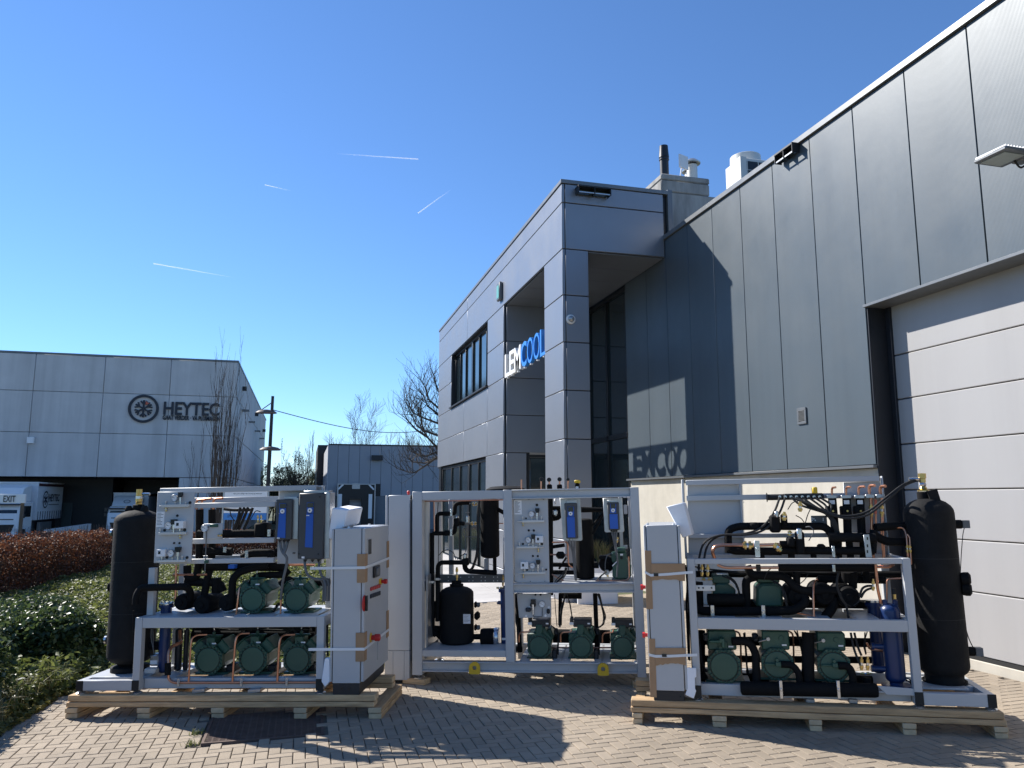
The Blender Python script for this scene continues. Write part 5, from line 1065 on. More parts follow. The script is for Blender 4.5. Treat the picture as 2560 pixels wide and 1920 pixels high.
# black pipework
BP=[('A',[(800,1660,.08),(805,1560,.08),(860,1455,.10),(1440,1440,.14),(1490,1500,.2),(1490,1600,.26)],84),('C',[(845,230,.06),(845,620,.07)],14),
('A',[(1605,470,.34),(1600,1110,.34),(1560,1340,.34),(1450,1330,.34),(1450,1180,.36)],92),('A',[(1760,470,.36),(1755,1120,.36),(1700,1360,.35),(1660,1560,.3)],88),
('B',[(-320,775,.3),(110,775,.28),(640,770,.3)],96),('B',[(-250,1000,.32),(100,1000,.32)],96),('B',[(230,1075,.3),(330,1020,.3),(590,1015,.3),(595,1080,.3)],96),('B',[(650,1000,.34),(700,1010,.34)],120),
('B',[(560,1180,.3),(340,1210,.28),(190,1260,.26),(110,1340,.24),(100,1520,.24),(100,1700,.26)],92),('B',[(-250,1180,.34),(700,1185,.36),(790,1200,.36)],120),('B',[(350,1470,.3),(355,1360,.3),(430,1300,.32),(760,1290,.34),(820,1230,.36)],80),('B',[(700,1400,.36),(800,1340,.36),(880,1370,.36)],76),
('A',[(1430,1380,.36),(1850,1390,.36),(1900,1500,.36)],100),('B',[(-100,1520,.35),(-90,1330,.35)],110),('B',[(1130,1390,.35),(1330,1390,.35)],80),('C',[(960,640,.4),(1200,660,.4)],100)]
for zn,pts,wd_ in BP: pipe(F,rk,'insulated_pipe',zn,pts,wd_,'insul',.07,12)
fbox(F,rk,'valve_body','B',375,640,525,825,.22,.36,'insul',.015); b=MB()
for k,x in enumerate((425,465)): brass(F,rk,'B',x,640,x,540,30,.28,'solenoid_valve')
for pts in ([(150,720,.24),(215,560,.2),(255,450,.18)],[(185,720,.26),(260,560,.22),(300,450,.2)],[(250,720,.26),(320,560,.22),(360,455,.2)],[(120,720,.24),(175,600,.2),(205,450,.18)],[(0,465,.25),(110,480,.25),(330,475,.25)]): pipe(F,rk,'hose','B',pts,36,'rub',.08,8)
for pts in ([(140,620,.22),(90,560,.22),(75,490,.22)],[(190,620,.22),(185,500,.22),(165,470,.22)],[(330,600,.24),(400,480,.24),(460,500,.25)]): pipe(F,rk,'sensor_cable','B',pts,12,'rub',.05,6)
for zn,x,y0,y1 in (('B',570,720,810),('B',290,985,1075),('A',1925,940,1010)): clamp(F,rk,zn,x,y0,y1,40,.22)
fbox(F,rk,'blue_actuator','B',50,1165,130,1215,.2,.26,'vblue')
# filter vessels, small parts on the base
o,c_,r_,z_=vcyl(F,rk,'blue_filter','C',1170,1295,135,990,.33,'blue',0,.03,20); a=F.P('C',1230,120,.33); b=MB(); b.lathe((c_.x,.33,a.z-.045),(0,0,1),[(r_*1.35,0),(r_*1.35,.022)],20); b.build('flange',M_['blue'],o,F)
b=MB(); b.lathe((c_.x,.33,a.z-.022),(0,0,1),[(r_*1.3,0),(r_*1.3,.012)],20)
for k in range(8): t_=k*.785; b.lathe((c_.x+math.cos(t_)*r_*1.1,.33+math.sin(t_)*r_*1.1,a.z-.01),(0,0,1),[(.008,0),(.008,.012)],6)
b.build('steel_lid',M_['steel'],o,F)
for x0,x1 in ((1355,1440),(1460,1520)): vcyl(F,rk,'oil_vessel','C',x0,x1,440,960,.45,'dark',.02,.02,16)
fbox(F,rk,'level_regulator','C',1045,765,1160,905,.3,.4,'steel',.01); label_(F,rk,'C',1050,835,1135,880,.2995,'white'); fbox(F,rk,'white_sensor_box','C',975,935,1110,1000,.2,.27,'ac',.008)
for pts in ([(1100,760,.34),(1060,560,.34),(1065,450,.34)],[(1090,700,.34),(1085,450,.34)],[(1060,1000,.25),(1150,900,.3),(1220,830,.3),(1260,835,.3)]): pipe(F,rk,'sensor_cable','C',pts,10,'cond',.04,6)
bundle(F,rk,'D',[(700,480,.35),(760,430,.3),(800,420,.3),(830,470,.3)],5,10,14); bundle(F,rk,'D',[(200,470,.35),(250,420,.3),(330,430,.3)],4,10,14); bundle(F,rk,'D',[(1195,330,.3),(1185,500,.3),(1195,740,.3)],5,12,8); bundle(F,rk,'D',[(560,240,.3),(640,120,.28),(700,180,.28),(740,150,.28)],5,10,14)
# cabinet
cb=thing('electrical_cabinet','light grey electrical cabinet with red emergency knob at the right end of the left rack','cabinet',(2.37,.42,.183),FL,group='light grey electrical cabinets')
u0,u1=F.P('B',1385,1000,0).x,F.P('B',1725,1000,0).x; zt=F.P('B',1725,705,0).z; dR=.86; zp=F.P('D',1400,1055,0).z
lbox(F,cb,'housing',u0,u1,.0,dR,zp+.001,zt,'paint',.004); lbox(F,cb,'plinth',u0+.004,u1-.004,.003,dR-.01,.1835,zp,'dark',.003)
lbox(F,cb,'side_panel',u0-.022,u0-.006,.002,dR,zp+.012,zt-.004,'paint',.003)
lbox(F,cb,'door',u1+.006,u1+.03,.002,dR,zp+.012,zt-.004,'paint',.003); lbox(F,cb,'seal_gap',u1,u1+.006,.008,dR-.01,zp+.02,zt-.01,'black',0); lbox(F,cb,'seal_gap',u0-.006,u0,.008,dR-.01,zp+.02,zt-.01,'black',0)
for u in (.08,.14): b=MB(); b.lathe((u0+u,.0025,zp-.04),(0,-1,0),[(.01,0),(.01,.004)],10); b.build('plinth_bolt',M_['black'],cb,F)
for d in (.08,dR-.1): b=MB(); b.lathe((u0+.1,d,zt),(0,0,1),[(.012,0),(.012,.012)],8); b.build('roof_bolt',M_['white'],cb,F)
uD=u1+.03
def side(name,zn,x0,y0,x1,y1,th,m,bev=.002,pa=None):
    a,e=F.Us(zn,x0,y0,uD),F.Us(zn,x1,y1,uD); b=MB(); b.box(uD+.0005,uD+th,a.y,e.y,e.z,a.z); return b.build(name,M_[m],pa or cb,F,bev=bev)
vg=side('vent_louvre','B',1800,840,1855,1035,.004,'paint')
for k in range(14):
    y=850+k*13; side('louvre_slot','B',1808,y,1846,y+7,.006,'dark',0,vg)
side('door_handle','B',1868,1190,1940,1305,.018,'black',.006); side('handle_grip','B',1885,1205,1925,1290,.03,'cond',.006)
def knob(zn,x,y,r,l,m): p=F.Us(zn,x,y,uD); b=MB(); b.lathe((uD+.0005,p.y,p.z),(1,0,0),[(r*.7,0),(r*.7,l*.4),(r,l*.5),(r,l),(r*.8,l*1.1)],14); return b.build('emergency_stop',M_[m],cb,F)
side('yellow_plate','B',1945,1345,1985,1410,.003,'yel'); knob('B',1975,1375,.022,.05,'red'); p=F.Us('D',1690,525,uD); b=MB(); b.lathe((uD+.0005,p.y,p.z),(1,0,0),[(.04,0),(.04,.004)],18); b.build('yellow_plate',M_['yel'],cb,F); knob('D',1695,525,.03,.07,'red')
for k in range(5):
    x=1845+k*25; y=1468-k*9; side('red_lamp','B',x-9,y-18,x+9,y+18,.012,'red'); side('black_switch','B',x-11,y+72,x+9,y+112,.012,'navy')
b=MB(); p=F.Us('D',1612,130,uD); b.lathe((uD+.0005,p.y,p.z),(1,0,0),[(.065,0),(.065,.008),(.05,.012)],24); b.mi=1; b.box(uD+.013,uD+.03,p.y-.015,p.y+.015,p.z-.06,p.z+.06); b.build('main_switch',[M_['red'],M_['black']],cb,F)
side('document_pocket','D',1766,550,1820,735,.006,'paint')
strapz=[F.P('B',1500,1205,-.003).z,F.P('D',1400,658,-.003).z]
for zz in strapz:
    st_=strapband(F,None,[(u0-.2,-.009,zz),(uD+.006,-.009,zz),(uD+.006,dR,zz+.012)],.022,'strap','strap'); setp(st_,('upper' if zz==strapz[0] else 'lower')+' white strap tying the left cabinet to its rack','strap',group='white straps around the cabinets')
for i,(zn,x0,y0,x1,y1) in enumerate((('B',1675,1030,1780,1390),('D',1520,468,1612,800))):
    a,e=F.P(zn,x0,y0,0),F.P(zn,x1,y1,0); b=MB(); b.box(a.x,uD+.006,-.007,-.0005,e.z,a.z); b.box(uD+.0005,uD+.006,-.0004,.075,e.z,a.z); o=b.build('cardboard_corner',M_['card'],None,F,bev=.001); setp(o,('upper' if i==0 else 'lower')+' brown cardboard edge guard on the front corner of the left cabinet','cardboard',group='cardboard edge guards on the cabinets')
    b=MB(); b.box(uD+.0005,uD+.006,dR-.08,dR,e.z+.05,a.z+.06); b.box(u1-.07,uD+.006,dR+.0005,dR+.007,e.z+.05,a.z+.06); o=b.build('cardboard_corner',M_['card'],None,F,bev=.001); setp(o,('upper' if i==0 else 'lower')+' cardboard edge guard on the rear corner of the left cabinet','cardboard',group='cardboard edge guards on the cabinets')
b=MB(); q=[F.P('B',x,y,.10) for x,y in ((1362,452),(1560,478),(1510,690),(1440,720),(1360,848),(1298,838))]; ext=V((.05,.30,.02)); b.prism(q,ext); o=b.build('foam_block',M_['foam'],None,F,bev=.008); setp(o,'white foam sheet leaning on top of the left cabinet','foam')
b=MB(); q=[F.P('D',x,y,.01) for x,y in ((1160,765),(1215,765),(1225,1030),(1160,1100),(1120,1030),(1140,900))]; b.prism(q,(0,.05,0)); o=b.build('foam_block',M_['foam'],None,F,bev=.006); setp(o,'crumpled white foam wedge between the left rack and its cabinet','foam')
timber(F,sk,'plank',2.44,2.575,.85,.98,.0,.22) if False else None
for y,wd_ in ((500,150),(430,70)): pipe(FL,rk,'insulated_pipe','D',[(-350,y,.6),(1060,y+8,.6)],wd_,'insul',None,12)
bundle(FL,rk,'D',[(-250,400,.5),(100,430,.5),(500,420,.5),(1000,440,.5)],4,12,18)
for x in (80,560,1010): fbox(FL,rk,'terminal_box','D',x-60,840,x+30,930,.3,.45,'dark',.01)
# ================================================================ MIDDLE RACK
FM=Frame((1.105,7.614,-.102),-22.5,1.06); F=FM
mk_=thing('compressor_rack','middle compressor rack with yellow lifting lugs standing on small timber blocks','compressor rack',(1.06,.5,.05),FM,group='grey compressor racks on the paving')
def mbeam(nm,u0,u1,d0,d1,z0,z1,m='paint'): return lbox(FM,mk_,nm,u0,u1,d0,d1,z0,z1,m)
def Pu(zn,x,y,d=0): return FM.P(zn,x,y,d)
uA0,uA1=-.04,Pu('E',635,800).x; uB0,uB1=Pu('E',1765,800).x,Pu('E',1885,800).x; uC0,uC1=Pu('F',1765,800).x,Pu('F',1885,800).x
zT=1.815; z1,z2=Pu('H',235,205).z,Pu('H',235,325).z; z3,z4=Pu('G',590,1065).z,Pu('G',590,1150).z; z5,z6=.208,.116
mbeam('frame_post',uA0,uA1,0,.11,.085,zT); mbeam('frame_post',uB0,uB1,0,.1,z5+.002,zT); mbeam('frame_post',uC0,uC1,0,.11,.085,zT)
zt1,zt2=Pu('F',1000,228).z,Pu('F',1000,360).z
mbeam('frame_beam',uA1,uB0,.004,.1,Pu('E',1200,378).z,zT-.003)
def channel(nm,u0,u1,zlo,zhi,d=.003):
    b=MB(); t=.012; b.box(u0,u1,d,d+.09,zhi-t,zhi); b.box(u0,u1,d,d+.09,zlo,zlo+t); b.box(u0,u1,d+.03,d+.042,zlo+t,zhi-t); o=b.build(nm,M_['paint'],mk_,FM,bev=.002)
    b=MB()
    for k in range(int((u1-u0)/.19)):
        for zz in (zlo+.03,): b.lathe((u0+.06+k*.19,d+.0295,zz),(0,-1,0),[(.006,0),(.006,.004)],6)
    b.build('bolt_row',M_['galv'],o,FM,kind='stuff'); return o
channel('channel_beam',uB1,uC0,zt2,zt1); channel('channel_beam',uB1,uC0,z2,z1); channel('channel_beam',uA1,uC0,z6,z5)
mbeam('frame_beam',uA1,uB0,.004,.1,z4,z3)
dB=.92
mbeam('frame_post',uA0,uA1-.02,dB,dB+.1,.06,zT); mbeam('frame_post',uB0,uB1-.03,dB,dB+.08,.06,zT); mbeam('frame_post',uC0,uC1,dB,dB+.1,.06,zT)
for za,zb_ in ((zt2,zt1),(z2,z1),(z6,z5)):
    mbeam('frame_beam',uA1,uC0,dB+.005,dB+.09,za,zb_); mbeam('frame_beam',uA0+.01,uA1-.01,.112,dB-.002,za,zb_-.002); mbeam('frame_beam',uC0+.01,uC1-.01,.112,dB-.002,za,zb_-.002)
for k in range(3):
    x=(565,1105,1645)[k]; u=Pu('H',x,1100).x
    for s in (-.16,.16): mbeam('cross_member',u+s-.045,u+s+.045,.1,dB-.003,z5-.03,z5-.002)
mbeam('cross_member',uA1,uB0,.105,.42,z3-.03,z3-.002)
mbeam('deck_plate',uB1+.45,uC0,.1,dB-.003,z1-.012,z1-.002)
for u in ((uA0+uA1)/2,(uC0+uC1)/2): footpad(FM,mk_,u,.06,.052,.086,.058); footpad(FM,mk_,u,dB+.05,.03,.062,.05)
for zn,x in (('G',1282),('H',1388)):
    a=Pu(zn,x,1300); b=MB(); R_=.052; zc=.15; P=[(a.x-R_,-.004,z6-.012)]+[(a.x+math.cos(t)*R_,-.004,zc+.02+math.sin(t)*R_) for t in [math.pi-i*math.pi/10 for i in range(11)]]+[(a.x+R_,-.004,z6-.012)]
    o_=[(math.cos(i*6.2832/24),math.sin(i*6.2832/24)) for i in range(24)]
    def lug(c_,s_):
        if s_>=0: return (a.x+R_*c_,-.004,zc+.012+R_*s_)
        h_=zc+.012-(z6-.012); k=max(abs(c_),abs(s_)*R_/h_)
        return (a.x+R_*c_/k if abs(c_)/k<=1 else a.x+math.copysign(R_,c_),-.004,max(z6-.012,zc+.012+R_*s_/k))
    outer=[lug(c_,s_) for c_,s_ in o_]
    inner=[(a.x+c_*.02,-.004,zc+.012+s_*.02) for c_,s_ in o_]
    b.rings([outer,[(x_,-.028,z_) for x_,_,z_ in outer],[(x_,-.028,z_) for x_,_,z_ in inner],inner,outer],(False,False)); b.build('lifting_lug',M_['yel'],mk_,FM)
# timber blocks under the feet
def blk(label,zn,x,y,yaw,l,w_,h):
    p=FM.P(zn,x,y,.06); wpt=FM.M@V((p.x,p.y,0)); wpt.z=gz(wpt.x)
    fr=Frame(wpt,yaw,0); b=MB(); b.box(-l/2,l/2,-w_/2,w_/2,0,h); o=b.build('timber_block',[M_['wood']],None,fr,bev=.004); setp(o,label,'timber block',group='timber blocks under the middle rack')
blk('single flat timber block under the left front foot of the middle rack','G',525,1500,-38,.24,.12,.05)
p=FM.M@V(((uC0+uC1)/2,.06,0)); fr=Frame((p.x+.02,p.y-.02,gz(p.x)),-14,0)
for k,(z_,lb) in enumerate(((0,'lower timber block of the pair under the right front foot'),(.028,'upper timber block of the pair under the right front foot'))):
    b=MB(); b.box(-.12,.14,-.07,.07,z_,z_+.0265); o=b.build('timber_block',[M_['wood']],None,fr,bev=.003); setp(o,lb+' of the middle rack','timber block',group='timber blocks under the middle rack')
# side cabinet of the middle rack
cm=thing('electrical_cabinet','plain light grey electrical cabinet at the left end of the middle rack','cabinet',(-.2,.4,0),FM,group='light grey electrical cabinets')
u0,u1=Pu('E',170,900,.02).x,Pu('E',465,900,.02).x; zt=Pu('E',300,320,.02).z; zs_=Pu('G',300,1075,.02).z
lbox(FM,cm,'housing',u0,u1,.02,.75,zs_+.003,zt,'paint',.004); lbox(FM,cm,'seal_gap',u0-.008,u0,.03,.74,zs_+.02,zt-.01,'black',0); lbox(FM,cm,'door',u0-.03,u0-.008,.022,.75,zs_+.01,zt-.003,'paint',.003)
us=[u0-.03,Pu('G',220,1200,.02).x,Pu('G',365,1200,.02).x,u1]
for k in range(3): lbox(FM,cm,'plinth_panel',us[k]+.001,us[k+1]-.001,.02,.74,.035,zs_,'paint',.002)
lbox(FM,cm,'plinth_foot',u0+.02,u1-.02,.06,.7,0.0,.034,'dark')
lbox(FM,cm,'mounting_rail',u1+.001,uA0-.002,.08,.2,.2,zt-.05,'cond'); fbox(FM,cm,'red_lamp','E',425,255,460,318,.1,.14,'red',.01); fbox(FM,cm,'hinge_bracket','E',466,320,500,375,.05,.1,'dark')
# inside left bay
vcyl(FM,mk_,'white_duct','E',640,745,410,1480,.32,'ac',0,0,20); lbox(FM,mk_,'galvanised_panel',uA1+.01,uA1+.025,.12,.62,z3+.002,Pu('G',600,110).z,'galv')
fbox(FM,mk_,'perforated_channel','E',865,1420,1775,1530,.60,.66,'cond',.004)
b=MB()
for k in range(9):
    for zz in (.3,.75):
        p=FM.P('E',1000+k*85+(k%2)*30,1420+zz*110,.60); b.lathe((p.x,.5995,p.z),(0,-1,0),[(.006,0),(.006,.001)],8)
b.build('punched_holes',M_['white'],mk_,FM,kind='stuff')
fbox(FM,mk_,'frame_post','E',1000,380,1062,1420,.66,.72,'paint'); fbox(FM,mk_,'frame_post','E',1490,1195,1558,1420,.62,.66,'paint'); fbox(FM,mk_,'frame_post','G',715,650,808,1030,.6,.66,'paint')
vcyl(FM,mk_,'oil_separator','E',1445,1702,370,1195,.36,'insul',.01,.035,30)
for pts,wd_ in (([(775,1800,.3),(775,840,.3)],62),([(845,850,.34),(845,575,.34),(960,575,.34),(1030,573,.34),(1088,575,.34),(1092,440,.34),(1200,425,.34),(1290,425,.36)],58),([(780,850,.3),(980,848,.32),(1090,848,.34),(1095,700,.34),(1225,715,.34)],58),([(855,1820,.3),(855,1250,.3),(1180,1250,.32),(1225,1250,.34)],62),([(1225,1215,.34),(1230,1370,.34),(1670,1392,.36)],70),([(1640,1170,.36),(1642,1390,.36)],52),([(775,1790,.3),(770,2200,.34),(830,2250,.36)],80),([(850,1800,.3),(850,2060,.32)],62)): pipe(FM,mk_,'insulated_pipe','E',pts,wd_,'insul',.06,12)
for x0,y0,x1,y1 in ((928,545,1028,608),(928,808,1028,882),(1070,640,1142,752),(1185,1195,1272,1300)): fbox(FM,mk_,'valve_body','E',x0,y0,x1,y1,.28,.37,'insul',.012)
for x,y0,y1 in ((1042,512,612),(1040,785,890)): clamp(FM,mk_,'E',x,y0,y1,32,.29)
for y in (1480,1520): clamp(FM,mk_,'E',775 if y==1520 else 855,y-8,y+8,90,.26)
for pts,wd_,m in (([(1425,400,.28),(1405,620,.26),(1415,900,.26),(1390,1180,.28),(1330,1340,.32),(1270,1375,.34)],36,'rub'),([(870,1150,.3),(920,1090,.28),(1010,1075,.28),(1080,1120,.3),(1100,1210,.3)],10,'rub'),([(1120,1210,.3),(1190,1150,.28),(1235,1120,.28)],10,'rub'),([(640,405,.2),(1760,385,.2)],16,'copper'),([(800,405,.3),(805,850,.3)],16,'copper'),([(1200,430,.36),(1195,895,.36),(1445,900,.36)],10,'cond'),([(1240,720,.36),(1240,1110,.36)],12,'cond'),([(1700,710,.36),(1770,710,.36)],14,'copper'),([(1230,715,.36),(1310,712,.36)],22,'cond'),([(860,420,.3),(850,560,.3),(865,900,.3),(860,1250,.3)],10,'rub'),([(1200,437,.4),(1300,437,.4)],16,'galv'),([(1690,520,.36),(1760,560,.3)],60,'insul'),([(1230,562,.4),(1290,562,.4)],10,'cond')): pipe(FM,mk_,'hose' if m=='rub' else ('copper_pipe' if m=='copper' else 'small_pipe'),'E',pts,wd_,m,.06,8)
for x0,y0,x1,y1 in ((1310,712,1400,708),(1330,445,1400,440),(1118,1315,1118,1500)): brass(FM,mk_,'E',x0,y0,x1,y1,50 if y0<1000 else 38,.36 if y0<1000 else .37)
fbox(FM,mk_,'solenoid_coil','E',1240,608,1276,705,.3,.36,'steel',.006); fbox(FM,mk_,'solenoid_coil','E',1195,1130,1255,1205,.3,.36,'steel',.01); fbox(FM,mk_,'solenoid_coil','E',1090,605,1132,650,.3,.36,'steel',.01)
# liquid receiver in the lower left bay
o,c_,r_,z_=vcyl(FM,mk_,'liquid_receiver','G',832,1264,228,1000,.40,'tank',.075,.05,34)
b=MB(); b.lathe((c_.x,.40,z_-.008),(0,0,1),[(.07,0),(.07,.025),(.05,.027),(.05,.06),(.035,.062)],16); b.build('neck',M_['insul'],o,FM); b=MB(); b.lathe((c_.x,.40,c_.z-.03),(0,0,1),[(r_*.95,0),(r_*.9,.04)],24); b.build('base_ring',M_['dark'],o,FM)
paperlabel(FM,o,'G',1130,598,1224,722,.40-r_*.86,6)
for y in (480,775): fbox(FM,o,'level_sensor','G',1268,y-40,1300,y+40,.36,.42,'insul',.01); fbox(FM,o,'sensor_head','G',1300,y-30,1345,y+30,.37,.41,'cond',.008)
fbox(FM,o,'side_port','G',1266,575,1334,680,.34,.44,'insul',.02)
for pts,wd_ in (([(790,470,.4),(735,480,.36),(730,600,.36),(840,610,.4)],90),([(745,775,.36),(740,790,.36),(840,800,.4)],90),([(730,790,.36),(880,950,.4)],60),([(1270,890,.4),(1360,890,.4)],70)): pipe(FM,mk_,'insulated_pipe','G',pts,wd_,'insul',.05,12)
b=MB(); p=FM.P('G',1365,905,.4); q=FM.P('G',1530,900,.4); b.lathe(p,q-p,[(.085,0),(.092,.02),(.09,(q-p).length)],24); b.build('filter_housing',M_['insul'],mk_,FM); b=MB(); p=FM.P('G',1535,890,.4); b.lathe(p,(1,0,0),[(.085,0),(.09,.01),(.09,.04),(.085,.05)],22); b.build('clamp_ring',M_['steel'],mk_,FM)
o,c_,r_,z_=vcyl(FM,mk_,'blue_filter','G',1617,1730,310,1040,.40,'blue',0,.02,20); b=MB(); b.lathe((c_.x,.40,z_),(0,0,1),[(r_*1.4,0),(r_*1.4,.03)],20); b.lathe((c_.x,.40,z_+.031),(0,0,1),[(r_*.4,0),(r_*.3,.03)],12); b.build('flange',M_['blue'],o,FM)
fpoly(FM,o,'lug_plate','G',[(1565,430),(1600,425),(1620,430),(1620,475),(1565,470)],.38,.39,'blue'); label_(FM,o,'G',1630,905,1680,935,.40-r_-.002,'white'); brass(FM,mk_,'G',1645,240,1645,90,26,.38); brass(FM,mk_,'G',1560,258,1650,255,26,.37)
lbox(FM,mk_,'cable_tray',Pu('G',890,1200,.3).x,Pu('G',1570,1200,.3).x,.3,.36,z5+.002,z5+.016,'galv')
# gauge panels
gp=fpoly(FM,mk_,'gauge_panel','F',[(128,372),(606,370),(630,1530),(148,1530)],.05,.062,'paint')
paperlabel(FM,gp,'F',140,392,246,586,.05,11)
rail(FM,gp,'F',250,668,552,695,.05,182,[(258,610),(515,610),(383,620)]); gauge(FM,gp,'F',383,580,43,.05); sensor(FM,gp,'F',435,500,492,545,660,.05); grommet(FM,gp,'F',455,455,18,.05); brass(FM,gp,'F',260,697,264,752,24,.035); grommet(FM,gp,'F',305,640,12,.05)
rail(FM,gp,'F',172,1030,462,1055,.05,545,[(210,970),(342,990)]); gauge(FM,gp,'F',340,938,43,.05); sensor(FM,gp,'F',382,860,432,905,1025,.05); switchbox(FM,gp,'F',440,882,545,972,.05); brass(FM,gp,'F',472,1058,474,1108,24,.035)
for x,y in ((343,808),(412,808),(262,995),(525,996)): grommet(FM,gp,'F',x,y,16,.05)
rail(FM,gp,'F',270,1385,570,1412,.05,195,[(532,1320),(400,1345)]); gauge(FM,gp,'F',398,1293,43,.05); switchbox(FM,gp,'F',235,1240,340,1335,.05); sensor(FM,gp,'F',448,1212,505,1258,1380,.05); brass(FM,gp,'F',266,1414,270,1466,24,.035)
for x,y in ((400,1160),(468,1162),(320,1352),(583,1348)): grommet(FM,gp,'F',x,y,15,.05)
for y in (378,1510):
    for x in (145,345,545): grommet(FM,gp,'F',x+(20 if y>1000 else 0),y,6,.05)
g2=fpoly(FM,mk_,'gauge_panel','H',[(268,332),(712,330),(718,642),(298,648)],.10,.112,'paint'); gauge(FM,g2,'H',600,465,43,.10); sensor(FM,g2,'H',455,402,518,450,600,.10); fbox(FM,g2,'small_valve','H',440,455,515,505,.07,.0999,'dark',.008); fbox(FM,g2,'small_valve','H',382,515,450,570,.07,.0999,'navy',.008); fbox(FM,g2,'small_valve','H',655,530,698,595,.07,.0999,'dark',.01)
for x,y in ((437,512),(685,512),(392,622),(642,618)): p=FM.P('H',x,y,.10); b=MB(); b.lathe((p.x,.0995,p.z),(0,-1,0),[(.012,0),(.011,.004)],12); b.build('white_plug',M_['white'],g2,FM)
for x,y in ((512,345),(578,345)): grommet(FM,g2,'H',x,y,14,.10)
pipe(FM,g2,'capillary','H',[(480,510,.09),(485,630,.09),(600,632,.09),(600,520,.09)],9,'cond',.01,6)
# drives
fpoly(FM,mk_,'galvanised_back_plate','F',[(770,362),(1055,360),(1085,935),(1065,952),(835,950),(815,930)],.10,.112,'galv')
drive(FM,mk_,'F',[(832,430),(1005,430),(1022,920),(860,920)],.03,.068,880,968,480,(884,484,958,548),(920,575,27),[(868,620),(975,620),(986,905),(882,905)])
fbox(FM,mk_,'heat_sink','F',862,388,1010,430,.06,.099,'galv')
fpoly(FM,mk_,'galvanised_back_plate','F',[(1368,362),(1632,360),(1662,815),(1645,835),(1405,835),(1388,815)],.12,.132,'galv')
drive(FM,mk_,'F',[(1424,420),(1588,418),(1602,800),(1448,800)],.05,.068,1468,1550,440,(1474,442,1542,500),(1507,530,27),[(1458,580),(1568,580),(1580,786),(1466,786)])
fbox(FM,mk_,'heat_sink','F',1430,388,1580,420,.08,.119,'galv')
for pts in ([(885,925,.07),(905,1000,.08),(950,1090,.1),(985,1500,.14)],[(925,925,.07),(940,1020,.08),(958,1100,.1),(990,1500,.15)],[(968,925,.07),(975,1000,.08),(968,1090,.1),(998,1500,.16)],[(1485,805,.09),(1500,880,.09),(1530,1000,.1),(1545,1080,.14)],[(1520,805,.09),(1525,900,.09),(1540,1000,.1),(1550,1150,.14)],[(1555,805,.09),(1550,900,.09),(1545,1000,.1),(1575,1250,.14),(1560,1450,.18)]): pipe(FM,mk_,'conduit','F',pts,24,'cond',.06,8)
for x in (878,920,962): fpoly(FM,mk_,'cable_gland','F',[(x-12,922),(x+24,922),(x+8,955)],.05,.08,'galv',0)
for x in (1478,1514,1550): fpoly(FM,mk_,'cable_gland','F',[(x-12,802),(x+24,802),(x+8,832)],.06,.09,'rub',0)
# upper right bay
p0=FM.P('F',985,640,.42); p1=FM.P('F',1235,640,.42); vcyl(FM,mk_,'suction_accumulator','F',990,1240,640,1480,.42,'insul',.02,.02,28)
fbox(FM,mk_,'mounting_plate','F',1640,360,1800,1060,.55,.56,'paint') if False else None
for q in ((1580,345,1652,1060),(1708,345,1800,1060)): fbox(FM,mk_,'mounting_frame','F',*q,.5,.52,'paint')
for q in ((1652,455,1708,580),(1652,1012,1708,1060),(1652,345,1708,356)): fbox(FM,mk_,'mounting_frame','F',*q,.5,.519,'paint')
for pts,wd_ in (([(640,370,.3),(645,1700,.32)],74),([(640,500,.34),(760,500,.36),(1340,522,.36)],60),([(640,640,.36),(760,620,.36),(770,540,.38)],90),([(640,1040,.34),(840,1010,.34)],50),([(640,1280,.4),(960,1285,.42)],60),([(760,1340,.4),(860,1180,.4)],30),([(640,1385,.4),(980,1390,.42)],60),([(1225,860,.34),(1370,600,.36)],34),([(1225,740,.38),(1365,570,.38)],30),([(1240,1290,.4),(1310,1290,.4)],80),([(1060,530,.4),(1360,522,.4)],60)): pipe(FM,mk_,'insulated_pipe','F',pts,wd_,'insul',.06,10)
fbox(FM,mk_,'solenoid_coil','F',678,525,740,605,.28,.34,'steel',.01); fbox(FM,mk_,'solenoid_coil','F',690,365,722,445,.26,.3,'white',.01)
for pts,wd_ in (([(625,975,.3),(860,965,.28),(882,1000,.28),(890,1280,.28),(945,1318,.3)],20),([(640,1142,.28),(880,1145,.28)],20),([(630,1400,.3),(870,1525,.3)],18),([(1265,1500,.2),(1690,1500,.18),(1730,1460,.18),(1720,1170,.2)],20)): pipe(FM,mk_,'copper_pipe','F',pts,wd_,'copper',.04,8)
b=MB(); a,e=FM.P('F',718,1150,.26),FM.P('F',845,1150,.26); L=(e-a).length; b.lathe(a,e-a,[(.012,0),(.036,.02),(.036,L-.02),(.012,L)],16); b.build('filter_drier',M_['insul'],mk_,FM)
bundle(FM,mk_,'F',[(690,1560,.3),(760,1480,.28),(840,1420,.26),(870,1320,.28)],5,12,16); bundle(FM,mk_,'F',[(1300,1500,.25),(1340,1430,.22),(1420,1380,.22)],3,14,14)
